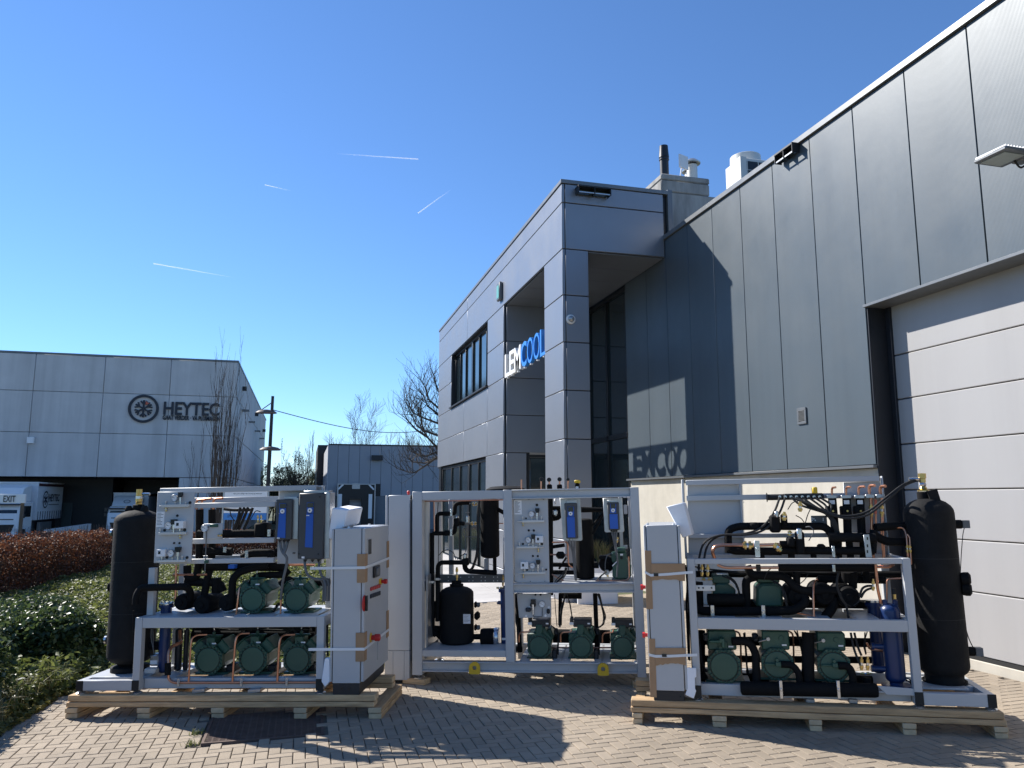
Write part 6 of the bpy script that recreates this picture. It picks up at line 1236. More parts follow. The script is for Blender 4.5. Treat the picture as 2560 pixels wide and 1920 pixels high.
# upper compressor with its motor
o=fpoly(FM,mk_,'compressor','F',[(1560,1110),(1690,1100),(1700,1200),(1760,1290),(1760,1440),(1735,1480),(1530,1482),(1498,1440),(1500,1310),(1562,1240)],.22,.5,'green',.01)
fpoly(FM,o,'cylinder_head','F',[(1565,1065),(1680,1060),(1692,1100),(1560,1108)],.2,.48,'green',.008); fpoly(FM,o,'cylinder_head','F',[(1485,1120),(1560,1112),(1560,1240),(1500,1260),(1485,1200)],.28,.46,'green',.008); label_(FM,o,'F',1605,1130,1645,1155,.219,'white'); fcyl(FM,o,'oil_plug','F',1625,1188,20,.2,.2195,'rub',12); fpoly(FM,o,'bright_edge','F',[(1496,1290),(1556,1232),(1560,1245),(1500,1308)],.212,.2195,'white',0)
can(FM,mk_,'F',1420,1280,110,.34,.3,'insul','motor_end'); fbox(FM,mk_,'motor_box','F',1310,1165,1420,1210,.3,.5,'insul',.01); pipe(FM,mk_,'hose','F',[(1405,1420,.3),(1395,1250,.28),(1430,1140,.3),(1490,1130,.3)],14,'cond',.04,6); brass(FM,mk_,'F',1570,900,1560,980,30,.3); brass(FM,mk_,'F',1400,1395,1445,1450,34,.24); fcyl(FM,mk_,'round_cap','F',1425,1390,34,.22,.28,'galv',16)
# lower compressors
for i,(x,y) in enumerate(((560,1022),(1100,1022),(1642,1030))):
    o=compressor(FM,mk_,'H',x,y,157,.16,.42,False,False,box=(x-100,y-352,x+140,y-255,'dark')); fpoly(FM,o,'cylinder_head','H',[(x-160,y-160),(x-150,y-175),(x-62,y-180),(x-40,y-282),(x+62,y-282),(x+95,y-195),(x+175,y-110),(x+160,y-60),(x-160,y-60)],.2,.5,'green',.01); fpoly(FM,o,'valve_block','H',[(x-45,y-285),(x+35,y-285),(x+45,y-215),(x+30,y-150),(x-45,y-150)],.165,.199,'green',.006); fpoly(FM,o,'side_cover','H',[(x+95,y-215),(x+150,y-240),(x+190,y-130),(x+150,y-100)],.26,.46,'green',.008)
    fbox(FM,mk_,'terminal_plug','H',x-145,y-385,x-95,y-310,.2,.26,'dark',.006); label_(FM,mk_,'H',x-148,y-318,x-95,y-285,.158,'white'); label_(FM,mk_,'H',x+85,y-310,x+120,y-292,.175,'white')
    pipe(FM,mk_,'copper_pipe','H',[(x-262,y-60,.2),(x-262,y-160,.2),(x-235,y-190,.19),(x-130,y-195,.19),(x-118,y-230,.2)],22,'copper',.03,8)
    pipe(FM,mk_,'copper_pipe','H',[(x+130,y+12,.34),(x+390 if i<2 else x+180,y+10,.34)],22,'copper',None,8)
    bundle(FM,mk_,'H',[(x+150,y-280,.2),(x+215,y-230,.2),(x+250,y-180,.22),(x+240,y+100,.24)],3,11,10)
    fbox(FM,mk_,'oil_regulator','H',x+190,y-230,x+245,y-150,.24,.32,'dark',.012); fbox(FM,mk_,'oil_regulator','H',x+165,y+40,x+230,y+180,.2,.28,'dark',.008) if i<2 else None
for pts,wd_ in (([(835,330,.4),(830,740,.4)],50),([(1285,330,.4),(1310,1080,.4)],60),([(275,330,.3),(310,1090,.32)],60),([(340,1050,.4),(250,1050,.4)],70),([(740,880,.6),(1480,890,.6)],170),([(820,355,.4),(1110,360,.4)],80)): pipe(FM,mk_,'insulated_pipe','H',pts,wd_,'insul',.05,12)
bundle(FM,mk_,'H',[(900,335,.3),(870,480,.28),(835,600,.28),(825,760,.26)],5,12,10); bundle(FM,mk_,'H',[(920,335,.3),(965,450,.28),(985,640,.25)],2,10,8); bundle(FM,mk_,'H',[(1330,335,.3),(1370,480,.28),(1405,640,.26),(1390,730,.24),(1340,770,.22)],5,14,10); bundle(FM,mk_,'H',[(255,335,.25),(245,600,.22),(270,760,.22),(300,860,.24)],3,12,8); bundle(FM,mk_,'H',[(765,340,.25),(775,560,.22),(785,760,.24)],1,10,5)
# items on top
for x,yt in ((240,105),(513,110),(625,120),(768,110),(882,120)):
    pipe(FM,mk_,'copper_stub','F',[(x,300,.35),(x,yt,.35)],22,'copper',None,8)
for x,y in ((518,100),(620,106),(765,100),(882,102)): fcyl(FM,mk_,'stub_cap','F',x,y,30 if x!=882 else 22,.32,.37,'rub',12)
for x in (626,766): fbox(FM,mk_,'stub_sleeve','F',x-36,170,x+36,300,.33,.4,'insul',.01)
o=fbox(FM,mk_,'stub_sleeve','F',980,150,1046,300,.33,.4,'insul',.01); fbox(FM,o,'yellow_cap','F',972,112,1052,152,.32,.41,'yel',.006); label_(FM,o,'F',990,200,1030,225,.3299,'white')
b=MB(); p=FM.P('E',1790,235,.45); b.lathe((p.x,.45,1.77),(0,0,1),[(.2,0),(.2,.06),(.15,.085),(.05,.09)],24); b.build('tank_top',M_['tank'],mk_,FM)
# ================================================================ RIGHT RACK
FR=Frame((2.52,5.806,-.074),-26.98,1.02); F=FR
sk=thing('timber_skid','pale timber skid of doubled beams under the right rack and its cabinet','timber skid',(1.32,.4,0),FR,group='timber skids under the outer racks')
uE=2.625
timber(F,sk,'plank',0,uE-.01,.0,.12,.128,.176); timber(F,sk,'plank',-.004,uE,-.004,.12,.083,.1235,.006); timber(F,sk,'plank',0,uE-.01,.66,.78,.128,.176); timber(F,sk,'plank',0,uE,.66,.78,.083,.1235,.005)
for u0,u1 in ((.006,.085),(F.P('K',915,1400,0).x,F.P('K',1065,1400,0).x),(F.P('L',232,1300,0).x,F.P('L',352,1300,0).x),(F.P('L',1090,1300,0).x,F.P('L',1218,1300,0).x),(F.P('L',1940,1380,0).x,F.P('L',2070,1380,0).x)):
    timber(F,sk,'block',u0,u1,-.012,.8,.043,.0805); timber(F,sk,'block',u0+.002,u1-.002,-.006,.8,.0,.0385)
rr_=thing('compressor_rack','right compressor rack with black tank at its right end and fan of hoses','compressor rack',(1.3,.4,.176),FR,group='grey compressor racks on the paving')
def rb(nm,u0,u1,d0,d1,z0,z1,m='paint'): return lbox(FR,rr_,nm,u0,u1,d0,d1,z0,z1,m)
uL0,uL1,uR0,uR1=.478,.535,2.05,2.108
zB0,zB1=.197,.283; zD1=F.P('Y',800,1016,.04).z; zD0=F.P('Y',800,1096,.04).z; zU1=F.P('Y',800,598,.04).z; zU0=F.P('Y',800,636,.04).z
for u in (uL0,uR0):
    for d in (.04,.68): rb('frame_post',u,u+.058,d,d+.06,zB0,zU1)
for d in (.042,.68):
    rb('frame_beam',uL1+.001,uR0,d,d+.056,zU0,zU1-.002); rb('frame_beam',uL1+.001,uR0,d,d+.056,zD0,zD1)
rb('frame_beam',uL1+.001,uR0,.13,.19,zB0,zB1); rb('frame_beam',uL1+.001,uR0,.68,.74,zB0,zB1)
for u in (uL0,uR0):
    for z0_,z1_ in ((zB0,zB1),(zD0,zD1-.002),(zU0,zU1-.003)): rb('frame_beam',u+.002,u+.056,.101,.679,z0_,z1_)
for u in (.75,1.1,1.45,1.8): rb('cross_member',u-.08,u+.08,.1,.679,zD1-.03,zD1-.004)
for u in (.8,1.2,1.6): rb('cross_member',u-.12,u+.12,.191,.679,.25,.281)
rb('frame_beam',uR1+.001,2.59,.04,.1,zB0,zB1); rb('frame_beam',2.53,2.59,.101,.679,zB0,zB1-.001); rb('frame_beam',uR1+.001,2.59,.68,.74,zB0,zB1); rb('base_plate',uR1+.001,2.47,.2,.64,.272,.2865); rb('cross_member',2.4,2.529,.3,.36,.24,.281)
a=F.P('Y',1365,1480,.06); fpoly(F,rr_,'step_plate','Y',[(1365,1478),(1640,1500),(1640,1548),(1425,1540),(1420,1530)],.05,.06,'paint',.002); rb('base_plate',a.x,uR0-.001,.06,.128,.268,.283)
for u in (uL0,uR0,2.531): rb('rubber_corner',u,u+.059,.0365,.0395,zB0-.002,zB1+.005,'rub')
for u in (uL0+.03,uR0+.03,2.56): footpad(F,rr_,u,.07,.1765,zB0,.042); footpad(F,rr_,u,.71,.1765,zB0,.042)
for x in (205,600): fpoly(F,rr_,'support_channel','L',[(x,1060),(x+80,1068),(x+80,1105),(x,1100)],.1,.6,'galv')
# rear upper frame
dU=.47
def ub(x0,y0,x1,y1,m='paint',nm='frame_beam',dd=.05,d=dU): return fbox(F,rr_,nm,'Y',x0,y0,x1,y1,d,d+dd,m)
ub(8,52,52,600,nm='frame_post'); ub(1402,28,1446,640,nm='frame_post'); a=F.P('Y',52,52,dU); zz1=F.P('Y',700,42,dU).z; zz0=F.P('Y',700,78,dU).z
rb('frame_beam',F.P('Y',52,300,dU).x,F.P('Y',1402,300,dU).x,dU+.001,dU+.049,zz0,zz1); zz1=F.P('Y',300,160,dU).z; zz0=F.P('Y',300,196,dU).z; rb('frame_beam',F.P('Y',52,300,dU).x,F.P('Y',1402,300,dU).x,dU+.001,dU+.049,zz0,zz1)
for (y0,y1) in ((425,455),(568,600)): rb('frame_beam',F.P('Y',52,300,dU).x,F.P('Y',1402,300,dU).x,dU+.002,dU+.048,F.P('Y',600,y1,dU).z,F.P('Y',600,y0,dU).z)
fpoly(F,rr_,'mounting_plate','Y',[(48,88),(418,84),(440,600),(60,600)],dU+.051,dU+.06,'paint'); fbox(F,rr_,'edge_flange','Y',418,84,442,600,dU-.0,dU+.05,'paint')
fpoly(F,rr_,'mounting_plate','Y',[(1128,70),(1405,62),(1440,640),(1150,640)],dU+.051,dU+.06,'paint')
b=MB()
for x,y in ((300,122),(395,122),(282,124),(110,285),(180,285),(350,290),(410,290),(440,208)): p=F.P('Y',x,y,dU+.05); b.lathe((p.x,dU+.0505,p.z),(0,-1,0),[(.004,0),(.004,.003)],8)
b.build('screw_row',M_['galv'],rr_,F,kind='stuff')
# header with hoses
pipe(F,rr_,'hose_header','Y',[(600,176,.42),(990,168,.42)],42,'rub',None,16); fbox(F,rr_,'header_bracket','Y',720,150,985,166,.40,.46,'dark')
c=F.P('Y',600,176,.42); b=MB(); b.lathe(c,(-1,0,0),[(.035,-.004),(.04,.001),(.028,.0015),(.026,-.004)],18); b.build('header_end',M_['black'],rr_,F)
for x in (690,728,768,806,846,888,928,966): brass(F,rr_,'Y',x,178,x+6,168,30,.395,'hose_fitting') if False else fcyl(F,rr_,'hose_fitting','Y',x,172,11,.375,.4,'steel',10)
HS=[[(690,175,.37),(650,290,.33),(560,395,.30),(440,432,.28),(280,432,.28),(190,490,.28),(165,600,.24),(165,680,.2)],[(728,175,.37),(690,290,.33),(590,405,.30),(460,438,.27),(270,432,.27),(160,480,.27),(130,600,.23),(130,680,.2)]]
for k,x in enumerate((768,806,846,888,928,966)): HS.append([(x,175,.37),(x+60+k*6,230,.33),(1010+k*4,285,.30),(1050+k*5,340,.28),(1085+k*4,440,.3)])
HS+= [[(778,178,.36),(900,225,.3),(1040,290,.26),(1150,310,.26),(1290,285,.26),(1420,180,.28),(1540,85,.34),(1630,52,.42),(1690,55,.45)],[(812,180,.36),(930,240,.3),(1060,305,.25),(1170,326,.25),(1300,303,.25),(1430,195,.27),(1545,92,.34),(1635,60,.42),(1690,60,.45)]]
for h in HS: pipe(F,rr_,'hose','Y',h,16,'rub',.12,8)
# vertical insulated risers with clamps, copper stubs
for x,yb,xb in ((1050,440,1075),(1150,460,1160),(1243,460,1258)):
    pipe(F,rr_,'insulated_riser','Y',[(x,160,.42),(xb,yb,.42)],58,'insul',None,12); fbox(F,rr_,'valve_body','Y',x-34,235,x+42,315,.36,.46,'insul',.01); fbox(F,rr_,'riser_clamp','Y',x-36,160,x+34,182,.37,.47,'galv',.003); label_(F,rr_,'Y',x-18,195,x+22,222,.385,'lab')
    fcyl(F,rr_,'valve_screw','Y',x+8,270,8,.352,.3595,'brass',10)
for x,yt,xe,w_ in ((1050,108,1075,16),(1148,106,1178,17),(1234,103,1275,18),(1308,95,1345,22),(1384,100,1420,22)):
    pipe(F,rr_,'copper_stub','Y',[(x,180,.42),(x,yt,.42),(xe,yt-2,.36)],w_,'copper',.025,10)
for x in (1318,1390): pipe(F,rr_,'copper_pipe','Y',[(x,170,.42),(x+4,230,.42),(x+10,440,.42),(x+20,600,.42)],22,'copper',None,8); fbox(F,rr_,'riser_clamp','Y',x-36,155,x+28,180,.37,.45,'galv',.003); brass(F,rr_,'Y',x+2,225,x+6,310,34,.415)
pipe(F,rr_,'red_hose','Y',[(1352,190,.40),(1352,290,.40)],18,'red2',None,8); pipe(F,rr_,'copper_pipe','Y',[(1352,290,.40),(1356,385,.40),(1545,384,.38),(1565,430,.36),(1572,540,.34),(1575,585,.34)],14,'copper',.04,8); pipe(F,rr_,'copper_pipe','Y',[(1570,430,.36),(1588,450,.35),(1598,640,.33)],14,'copper',.03,8); brass(F,rr_,'Y',1570,505,1574,560,22,.33); brass(F,rr_,'Y',1588,508,1594,560,22,.32)
# upper black pipework
for pts,wd_ in (([(335,560,.36),(332,400,.36),(400,376,.36),(560,374,.36),(700,376,.34),(1000,375,.34),(1050,430,.34),(1060,520,.34)],54),([(330,500,.34),(360,545,.32),(700,548,.32)],56),([(690,495,.28),(800,495,.28)],42),([(690,542,.30),(1340,545,.30)],58),([(1030,450,.26),(1350,455,.26)],70),([(1350,385,.36),(1480,372,.40),(1600,372,.45)],60),([(1350,440,.34),(1420,480,.36),(1600,485,.45)],62),([(1340,400,.32),(1330,560,.32)],56),([(1165,440,.34),(1180,600,.34)],50),([(1095,460,.34),(1095,600,.34)],50),([(920,545,.32),(925,600,.32)],42),([(770,545,.32),(770,600,.32)],48),([(565,548,.32),(565,600,.32)],40),([(1260,440,.34),(1265,600,.34)],44),
 ([(680,660,.24),(1345,662,.24)],56),([(465,650,.28),(490,712,.28),(730,722,.28),(785,790,.26),(850,822,.26),(1080,820,.28)],58),([(462,960,.3),(455,740,.3),(530,722,.3)],60),([(110,940,.2),(150,960,.2),(300,965,.2),(800,958,.2),(880,890,.24),(830,820,.3)],60),([(190,880,.26),(440,880,.28)],80),([(120,760,.3),(125,960,.3)],80),([(806,690,.3),(806,800,.3)],52),([(1150,690,.32),(1150,760,.34)],70),([(1195,690,.32),(1195,800,.34)],60),([(1260,690,.36),(1290,700,.36),(1290,755,.36)],50),([(955,740,.42),(1420,748,.42)],52),([(1000,1010,.3),(1060,930,.3),(1060,870,.32)],70),
 ([(360,1170,.16),(470,1168,.18),(522,1240,.18),(530,1470,.16)],56),([(700,1330,.13),(780,1332,.13),(822,1390,.13),(828,1480,.13)],48),([(1095,1338,.13),(1165,1340,.13),(1195,1400,.13),(1195,1490,.13)],54),([(885,1110,.2),(885,1480,.16)],88),([(1290,1480,.2),(1290,1420,.2)],60),([(150,1095,.4),(150,1450,.4)],50),([(150,1420,.3),(180,1400,.3)],60),([(400,1420,.5),(1330,1440,.5)],60)): pipe(F,rr_,'insulated_pipe','Y',pts,wd_,'insul',.06,12)
for (x0,y0,x1,y1,wd_) in ((110,705,1520,708,46),(200,905,1330,915,60),(140,1165,1345,1180,60),(140,1290,1340,1300,46)): pipe(F,rr_,'insulated_pipe','Y',[(x0,y0,.62),(x1,y1,.62)],wd_,'insul',None,10)
bundle(F,rr_,'Y',[(120,660,.55),(420,700,.5),(700,690,.5),(1000,700,.5),(1300,690,.55)],4,10,12); bundle(F,rr_,'Y',[(140,1120,.5),(420,1150,.46),(800,1140,.46),(1250,1150,.5)],4,10,12)
a,e=F.P('Y',418,1495,.085),F.P('Y',1368,1510,.085); b=MB(); L=(e-a).length; R_=F.rad('Y',98,.09); b.lathe(a,e-a,[(R_*.6,0),(R_*.92,.006),(R_,.02),(R_,L-.02),(R_*.9,L-.004),(R_*.5,L)],24); b.build('suction_header',M_['insul'],rr_,F)
for x in (694,1090): clamp(F,rr_,'Y',x,1440,1565,22,.085-R_+.003)
for x0,y0,x1,y1,d0 in ((620,300,700,420,.28),(700,290,748,380,.3),(765,360,850,400,.3),(740,450,800,520,.22),(800,410,870,570,.22),(955,500,1010,530,.26),(950,728,1030,775,.4),(480,350,550,400,.3)): fbox(F,rr_,'valve_body','Y',x0,y0,x1,y1,d0,d0+.09,'insul',.014)
for x0,y0,x1,y1 in ((720,335,722,275),(830,275,832,205),(758,440,760,405)): brass(F,rr_,'Y',x0,y0,x1,y1,34,.27)
for q in ((655,270,685,315),(805,390,850,468)): fbox(F,rr_,'solenoid_coil','Y',*q,.215,.26,'steel',.008)
g2=fbox(F,rr_,'small_gauge_panel','Y',905,302,1020,375,.40,.41,'cond')
b=MB()
for i in range(9):
    p=F.P('Y',random.choice((912,925,935,945,990)),random.uniform(310,365),.40); b.lathe((p.x,.3995,p.z),(0,-1,0),[(.006,0),(.006,.001)],8)
b.build('punched_holes',M_['white'],g2,F,kind='stuff')
fbox(F,rr_,'yellow_box','Y',916,104,953,150,.40,.46,'yel',.006)
fpoly(F,rr_,'slotted_bracket','Y',[(1268,435),(1308,430),(1330,592),(1285,592)],.16,.164,'galv'); 
for y in (460,510,550): fbox(F,rr_,'slot','Y',1290,y-10,1302,y+10,.1585,.1599,'black',0)
# copper and brass line
pipe(F,rr_,'copper_pipe','Y',[(240,600,.22),(222,550,.2),(240,515,.2),(290,505,.2),(460,507,.2)],24,'copper',.06,10); pipe(F,rr_,'copper_pipe','Y',[(480,507,.2),(690,502,.2)],24,'copper',None,10); brass(F,rr_,'Y',435,506,505,508,62,.19); brass(F,rr_,'Y',650,498,700,545,50,.19); clamp(F,rr_,'Y',530,475,590,36,.165)
pipe(F,rr_,'copper_pipe','Y',[(258,640,.16),(300,658,.16),(350,662,.16),(680,660,.18)],20,'copper',.05,10); fbox(F,rr_,'pipe_clamp','Y',525,640,560,685,.13,.15,'rub',.004)
pipe(F,rr_,'copper_pipe','Y',[(1340,655,.24),(1455,655,.24),(1475,640,.3)],22,'copper',.04,8); pipe(F,rr_,'copper_pipe','Y',[(1352,640,.2),(1365,800,.2),(1390,910,.22)],22,'copper',.04,8); pipe(F,rr_,'copper_pipe','Y',[(1430,900,.3),(1430,740,.3),(1530,735,.32)],12,'copper',.03,6); pipe(F,rr_,'copper_pipe','Y',[(925,1000,.2),(920,840,.22),(925,760,.26),(950,745,.3)],16,'copper',.05,8); pipe(F,rr_,'copper_pipe','Y',[(810,975,.2),(900,990,.2),(940,1000,.2)],12,'copper',.03,6)
for x in (1056,1060): clamp(F,rr_,'Y',x,510 if x==1056 else 640,590 if x==1056 else 690,22,.2)
for x in (222,573): clamp(F,rr_,'Y',x,920,1010,26,.16)
for x,y0,y1 in ((152,640,720),(192,640,720),(1335,740,820)): brass(F,rr_,'Y',x,y1,x,y0,26,.13)
brass(F,rr_,'Y',150,740,225,740,22,.125); fbox(F,rr_,'mounting_bracket','Y',95,783,243,822,.06,.072,'ac')
for x in (130,160,218): grommet(F,rr_,'Y',x,801,6,.0599)
for pts in ([(1095,700,.16),(1080,770,.14),(1110,870,.14),(1150,920,.16),(1165,1010,.16)],[(1240,860,.2),(1260,800,.2),(1300,785,.2),(1340,790,.2)],[(1250,870,.2),(1280,815,.2),(1340,800,.2)],[(1180,1110,.2),(1200,1220,.18),(1235,1310,.16),(1255,1350,.16)],[(1205,1110,.2),(1225,1200,.18),(1255,1270,.16)]): pipe(F,rr_,'hose','Y',pts,17,'rub',.08,8)
for pts in ([(1180,800,.2),(1240,830,.18),(1245,890,.18),(1200,925,.18)],[(1110,830,.16),(1130,900,.15),(1180,930,.16)],[(800,300,.3),(840,320,.28),(865,360,.28)],[(865,360,.28),(880,300,.3),(905,250,.32)],[(745,260,.3),(775,210,.3),(820,200,.3)],[(580,750,.25),(600,690,.24),(650,650,.22)],[(820,780,.26),(870,740,.26),(890,690,.26)],[(870,380,.25),(900,375,.22),(930,410,.22),(890,475,.22)]): pipe(F,rr_,'sensor_cable','Y',pts,7,'cond' if pts[0][0]==870 else 'rub',.05,6)
bundle(F,rr_,'Y',[(300,720,.3),(360,740,.28),(400,800,.28),(420,860,.28)],4,9,9); bundle(F,rr_,'Y',[(640,750,.26),(700,780,.24),(730,850,.22),(740,960,.22)],4,9,7); bundle(F,rr_,'Y',[(130,1110,.3),(140,1250,.26),(170,1380,.26)],5,9,9); bundle(F,rr_,'Y',[(440,1110,.4),(460,1300,.36),(470,1400,.34)],4,9,8); bundle(F,rr_,'Y',[(800,1100,.35),(830,1180,.3),(850,1260,.3)],3,9,8); bundle(F,rr_,'Y',[(510,1160,.24),(530,1140,.2),(560,1150,.2)],5,8,9); bundle(F,rr_,'Y',[(905,1160,.24),(925,1140,.2),(945,1155,.2)],4,8,8); bundle(F,rr_,'Y',[(55,640,.4),(50,900,.4),(70,1300,.4)],4,10,6); bundle(F,rr_,'Y',[(1280,1110,.3),(1270,1200,.24),(1290,1260,.2)],3,8,7); pipe(F,rr_,'copper_pipe','Y',[(1290,1180,.24),(1310,1225,.24),(1410,1240,.26)],16,'copper',.04,8)
for x in (1255,1297): brass(F,rr_,'Y',x,1370,x,1275,28,.15)
brass(F,rr_,'Y',1245,1395,1325,1392,22,.145)
for x in (405,770): pipe(F,rr_,'copper_pipe','Y',[(x-30,1098,.36),(x+5,1110,.36),(x+14,1150,.36),(x+18,1390,.36)],13,'copper',.03,8)
# compressors
compressor(F,rr_,'Y',305,1345,118,.16,.42,False,True,bolts=24); compressor(F,rr_,'Y',675,1330,114,.16,.42,False,False,bolts=24); compressor(F,rr_,'Y',1065,1340,118,.16,.42,False,False,bolts=24)
for k,(x0,y0,x1,y1) in enumerate(((192,1095,388,1232),(565,1098,755,1232),(946,1108,1142,1240))):
    o=fpoly(F,rr_,'motor_housing','Y',[(x0,y0),(x1-10,y0),(x1,y0+20),(x1+5,y1),(x0,y1)],.2,.56,'green',.01)
    if k: fcyl(F,o,'round_badge','Y',x0+135,y0+52,18,.193,.1995,'green',20); fcyl(F,o,'terminal_bolt','Y',x0+45,y0+58,14,.17,.1995,'galv',12); pipe(F,o,'bolt_rod','Y',[(x0-20,y0+75,.19),(x0+45,y0+58,.185)],8,'galv',None,6)
fpoly(F,rr_,'service_valve','Y',[(205,1165),(270,1165),(275,1150),(308,1152),(312,1215),(290,1215),(288,1182),(205,1182)],.12,.18,'green',.005)
for x,y in ((660,1330),(1055,1338)): fbox(F,rr_,'suction_valve','Y',x,y-16,x+42,y+18,.115,.158,'green',.004); fbox(F,rr_,'valve_stem','Y',x-75,y-6,x-1,y+6,.125,.15,'green',.003); fcyl(F,rr_,'valve_cap','Y',x+12,y-28,12,.12,.155,'green',12)
for x,y,r in ((815,862,78),(1003,852,80),(1172,868,84)): can(F,rr_,'Y',x,y,r,.26,.36)
o=fpoly(F,rr_,'compressor','Y',[(528,800),(560,772),(670,768),(708,800),(716,930),(525,930)],.34,.6,'green',.01); fpoly(F,o,'end_cover','Y',[(540,812),(566,785),(664,782),(698,812),(704,925),(538,925)],.33,.3395,'green',.006); fbox(F,o,'motor_housing','Y',530,735,690,768,.36,.58,'green',.008)
o=fpoly(F,rr_,'compressor','Y',[(228,790),(260,772),(330,772),(385,810),(385,900),(225,900)],.36,.6,'green',.01); fbox(F,o,'motor_housing','Y',222,715,345,772,.38,.6,'green',.008); fbox(F,o,'bright_terminals','Y',250,700,335,714,.4,.45,'steel',.004)
for x in (160,500,912): fbox(F,rr_,'terminal_box','Y',x,1120,x+45,1175,.22,.3,'dark',.01)
# blue vessels
o,c_,r_,z_=vcyl(F,rr_,'blue_oil_vessel','Y',1400,1540,905,1462,.22,'blue',.06,.05,30)
b=MB(); b.lathe((c_.x,.22,.29),(0,0,1),[(.105,0),(.105,.008)],28); b.lathe((c_.x,.22,.298),(0,0,1),[(.045,0),(.045,c_.z-.298+.01)],20); b.build('base_flange',M_['blue'],o,F)
for x in (1415,1485): p=F.P('Y',x,885,.22); b=MB(); b.lathe((p.x,.22,z_-.03),(0,0,1),[(.02,0),(.02,.05),(.012,.055)],10); b.build('top_port',M_['blue'],o,F)
for y in (1205,1360): p=F.P('Y',1400,y,.22); b=MB(); b.lathe((p.x+.03,.22,p.z),(-1,0,0),[(.02,0),(.02,.09),(.026,.092),(.026,.11)],12); b.build('side_port',M_['blue'],o,F)
p=F.P('Y',1485,880,.22); b=MB(); b.lathe((p.x,.22,z_+.03),(0,0,1),[(.012,0),(.012,.035)],8); b.mi=1; b.lathe((p.x,.22,z_+.066),(0,0,1),[(.018,0),(.02,.02),(.014,.04)],10); b.build('sensor_plug',[M_['brass'],M_['rub']],o,F)
o,c_,r_,z_=vcyl(F,rr_,'blue_filter','Y',1312,1400,890,1390,.45,'blue',0,.02,20); b=MB(); b.lathe((c_.x,.45,z_-.04),(0,0,1),[(r_*1.35,0),(r_*1.35,.03)],20); b.mi=1; b.lathe((c_.x,.45,z_-.009),(0,0,1),[(r_*1.25,0),(r_*1.25,.016)],20); b.build('flange',[M_['blue'],M_['steel']],o,F)
# big black tank at the right end
def tankR():
    d=.42; a,e=F.P('J',1440,620,d),F.P('J',2042,620,d); r=(e.x-a.x)/2; u=(a.x+e.x)/2; pL,pR=F.P('L',1200,400,d),F.P('L',1690,600,d); u=(u+ (pR.x-r))/2
    zt=F.P('J',1740,405,d-.0).z; za=F.P('L',1480,880,d-.05).z; H=zt-za; b=MB()
    pr=[(r*.72,-(za-.2875)),(r*.86,-(za-.30)),(r*.84,-.05),(r*.74,-.02)]+[(r*math.sin(t),.1*(1-math.cos(t))) for t in (.85,1.1,1.35)]+[(r,.1),(r*1.003,H*.3),(r,H*.33),(r*.997,H*.6),(r,H*.66),(r,H-.12)]+[(r*math.cos(t),H-.12+.12*math.sin(t)) for t in (.25,.5,.8,1.1,1.4)]
    b.lathe((u,d,za),(0,0,1),pr,40); o=b.build('receiver_tank',M_['tank'],rr_,F)
    b=MB()
    for h in (H*.33,H*.66): b.lathe((u,d,za+h),(0,0,1),[(r*1.003,0),(r*1.006,.002),(r*1.003,.004)],40,(False,False))
    b.build('jacket_seam',M_['rub'],o,F)
    b=MB(); b.lathe((u-.02,d,za+H-.012),(0,0,1),[(.05,0),(.05,.055),(.04,.06)],14); b.build('neck',M_['insul'],o,F); p=F.P('J',1770,400,d); b=MB(); b.obox((p.x,d-.06,za+H+.01),(.035,0,.01),(0,.02,0),(-.01,0,.05)); b.build('lifting_eye',M_['tank'],o,F)
    vt=F.P('J',1700,110,d); vb=V((u-.02,d,za+H+.05)); L=vt.z-vb.z; b=MB(); b.lathe(vb,(0,0,1),[(.045,0),(.045,L*.08),(.024,L*.1),(.03,L*.15),(.02,L*.3)],10); b.lathe(vb+V((0,0,L*.5)),(0,0,1),[(.024,0),(.024,L*.2),(.03,L*.22),(.03,L*.48),(.022,L*.5)],10); b.mi=1; b.lathe(vb+V((0,0,L*.3)),(0,0,1),[(.024,0),(.028,L*.08),(.02,L*.2)],8); b.cyl(vb+V((-.025,0,L*.68)),vb+V((-.1,.0,L*.69)),.014,n=8); b.build('safety_valve',[M_['brass'],M_['steel']],o,F)
    for zn,x,y,w1 in (('J',2060,725,.05),('L',1700,620,.05)):
        p=F.P(zn,x,y,d); b=MB(); b.lathe((u+r-.005,d,p.z),(1,0,0),[(.035,0),(.035,.05),(.025,.055)],14); b.mi=1; b.box(u+r+.05,u+r+.1,d-.03,d+.03,p.z-.03,p.z+.03); b.build('level_sensor',[M_['insul'],M_['cond']],o,F)
    for y in (1375,1500): p=F.P('J',2100,y,d-.06); b=MB(); b.lathe((u+r*.9,d-.08,p.z),(1,-.3,0),[(.045,0),(.05,.02),(.05,.05),(.03,.065)],16); b.build('insulated_plug',M_['insul'],o,F)
    pipe(F,o,'sensor_cable','J',[(2175,740,d-.02),(2150,840,d-.02),(2130,1100,d-.04),(2120,1330,d-.06)],10,'rub',.05,6); pipe(F,o,'sensor_cable','L',[(1640,150,d-.1),(1660,350,d-.1),(1700,500,d-.05),(1745,590,d)],10,'rub',.05,6)
tankR()
bundle(F,rr_,'L',[(1120,880,.3),(1180,900,.3),(1190,940,.3)],4,12,16)
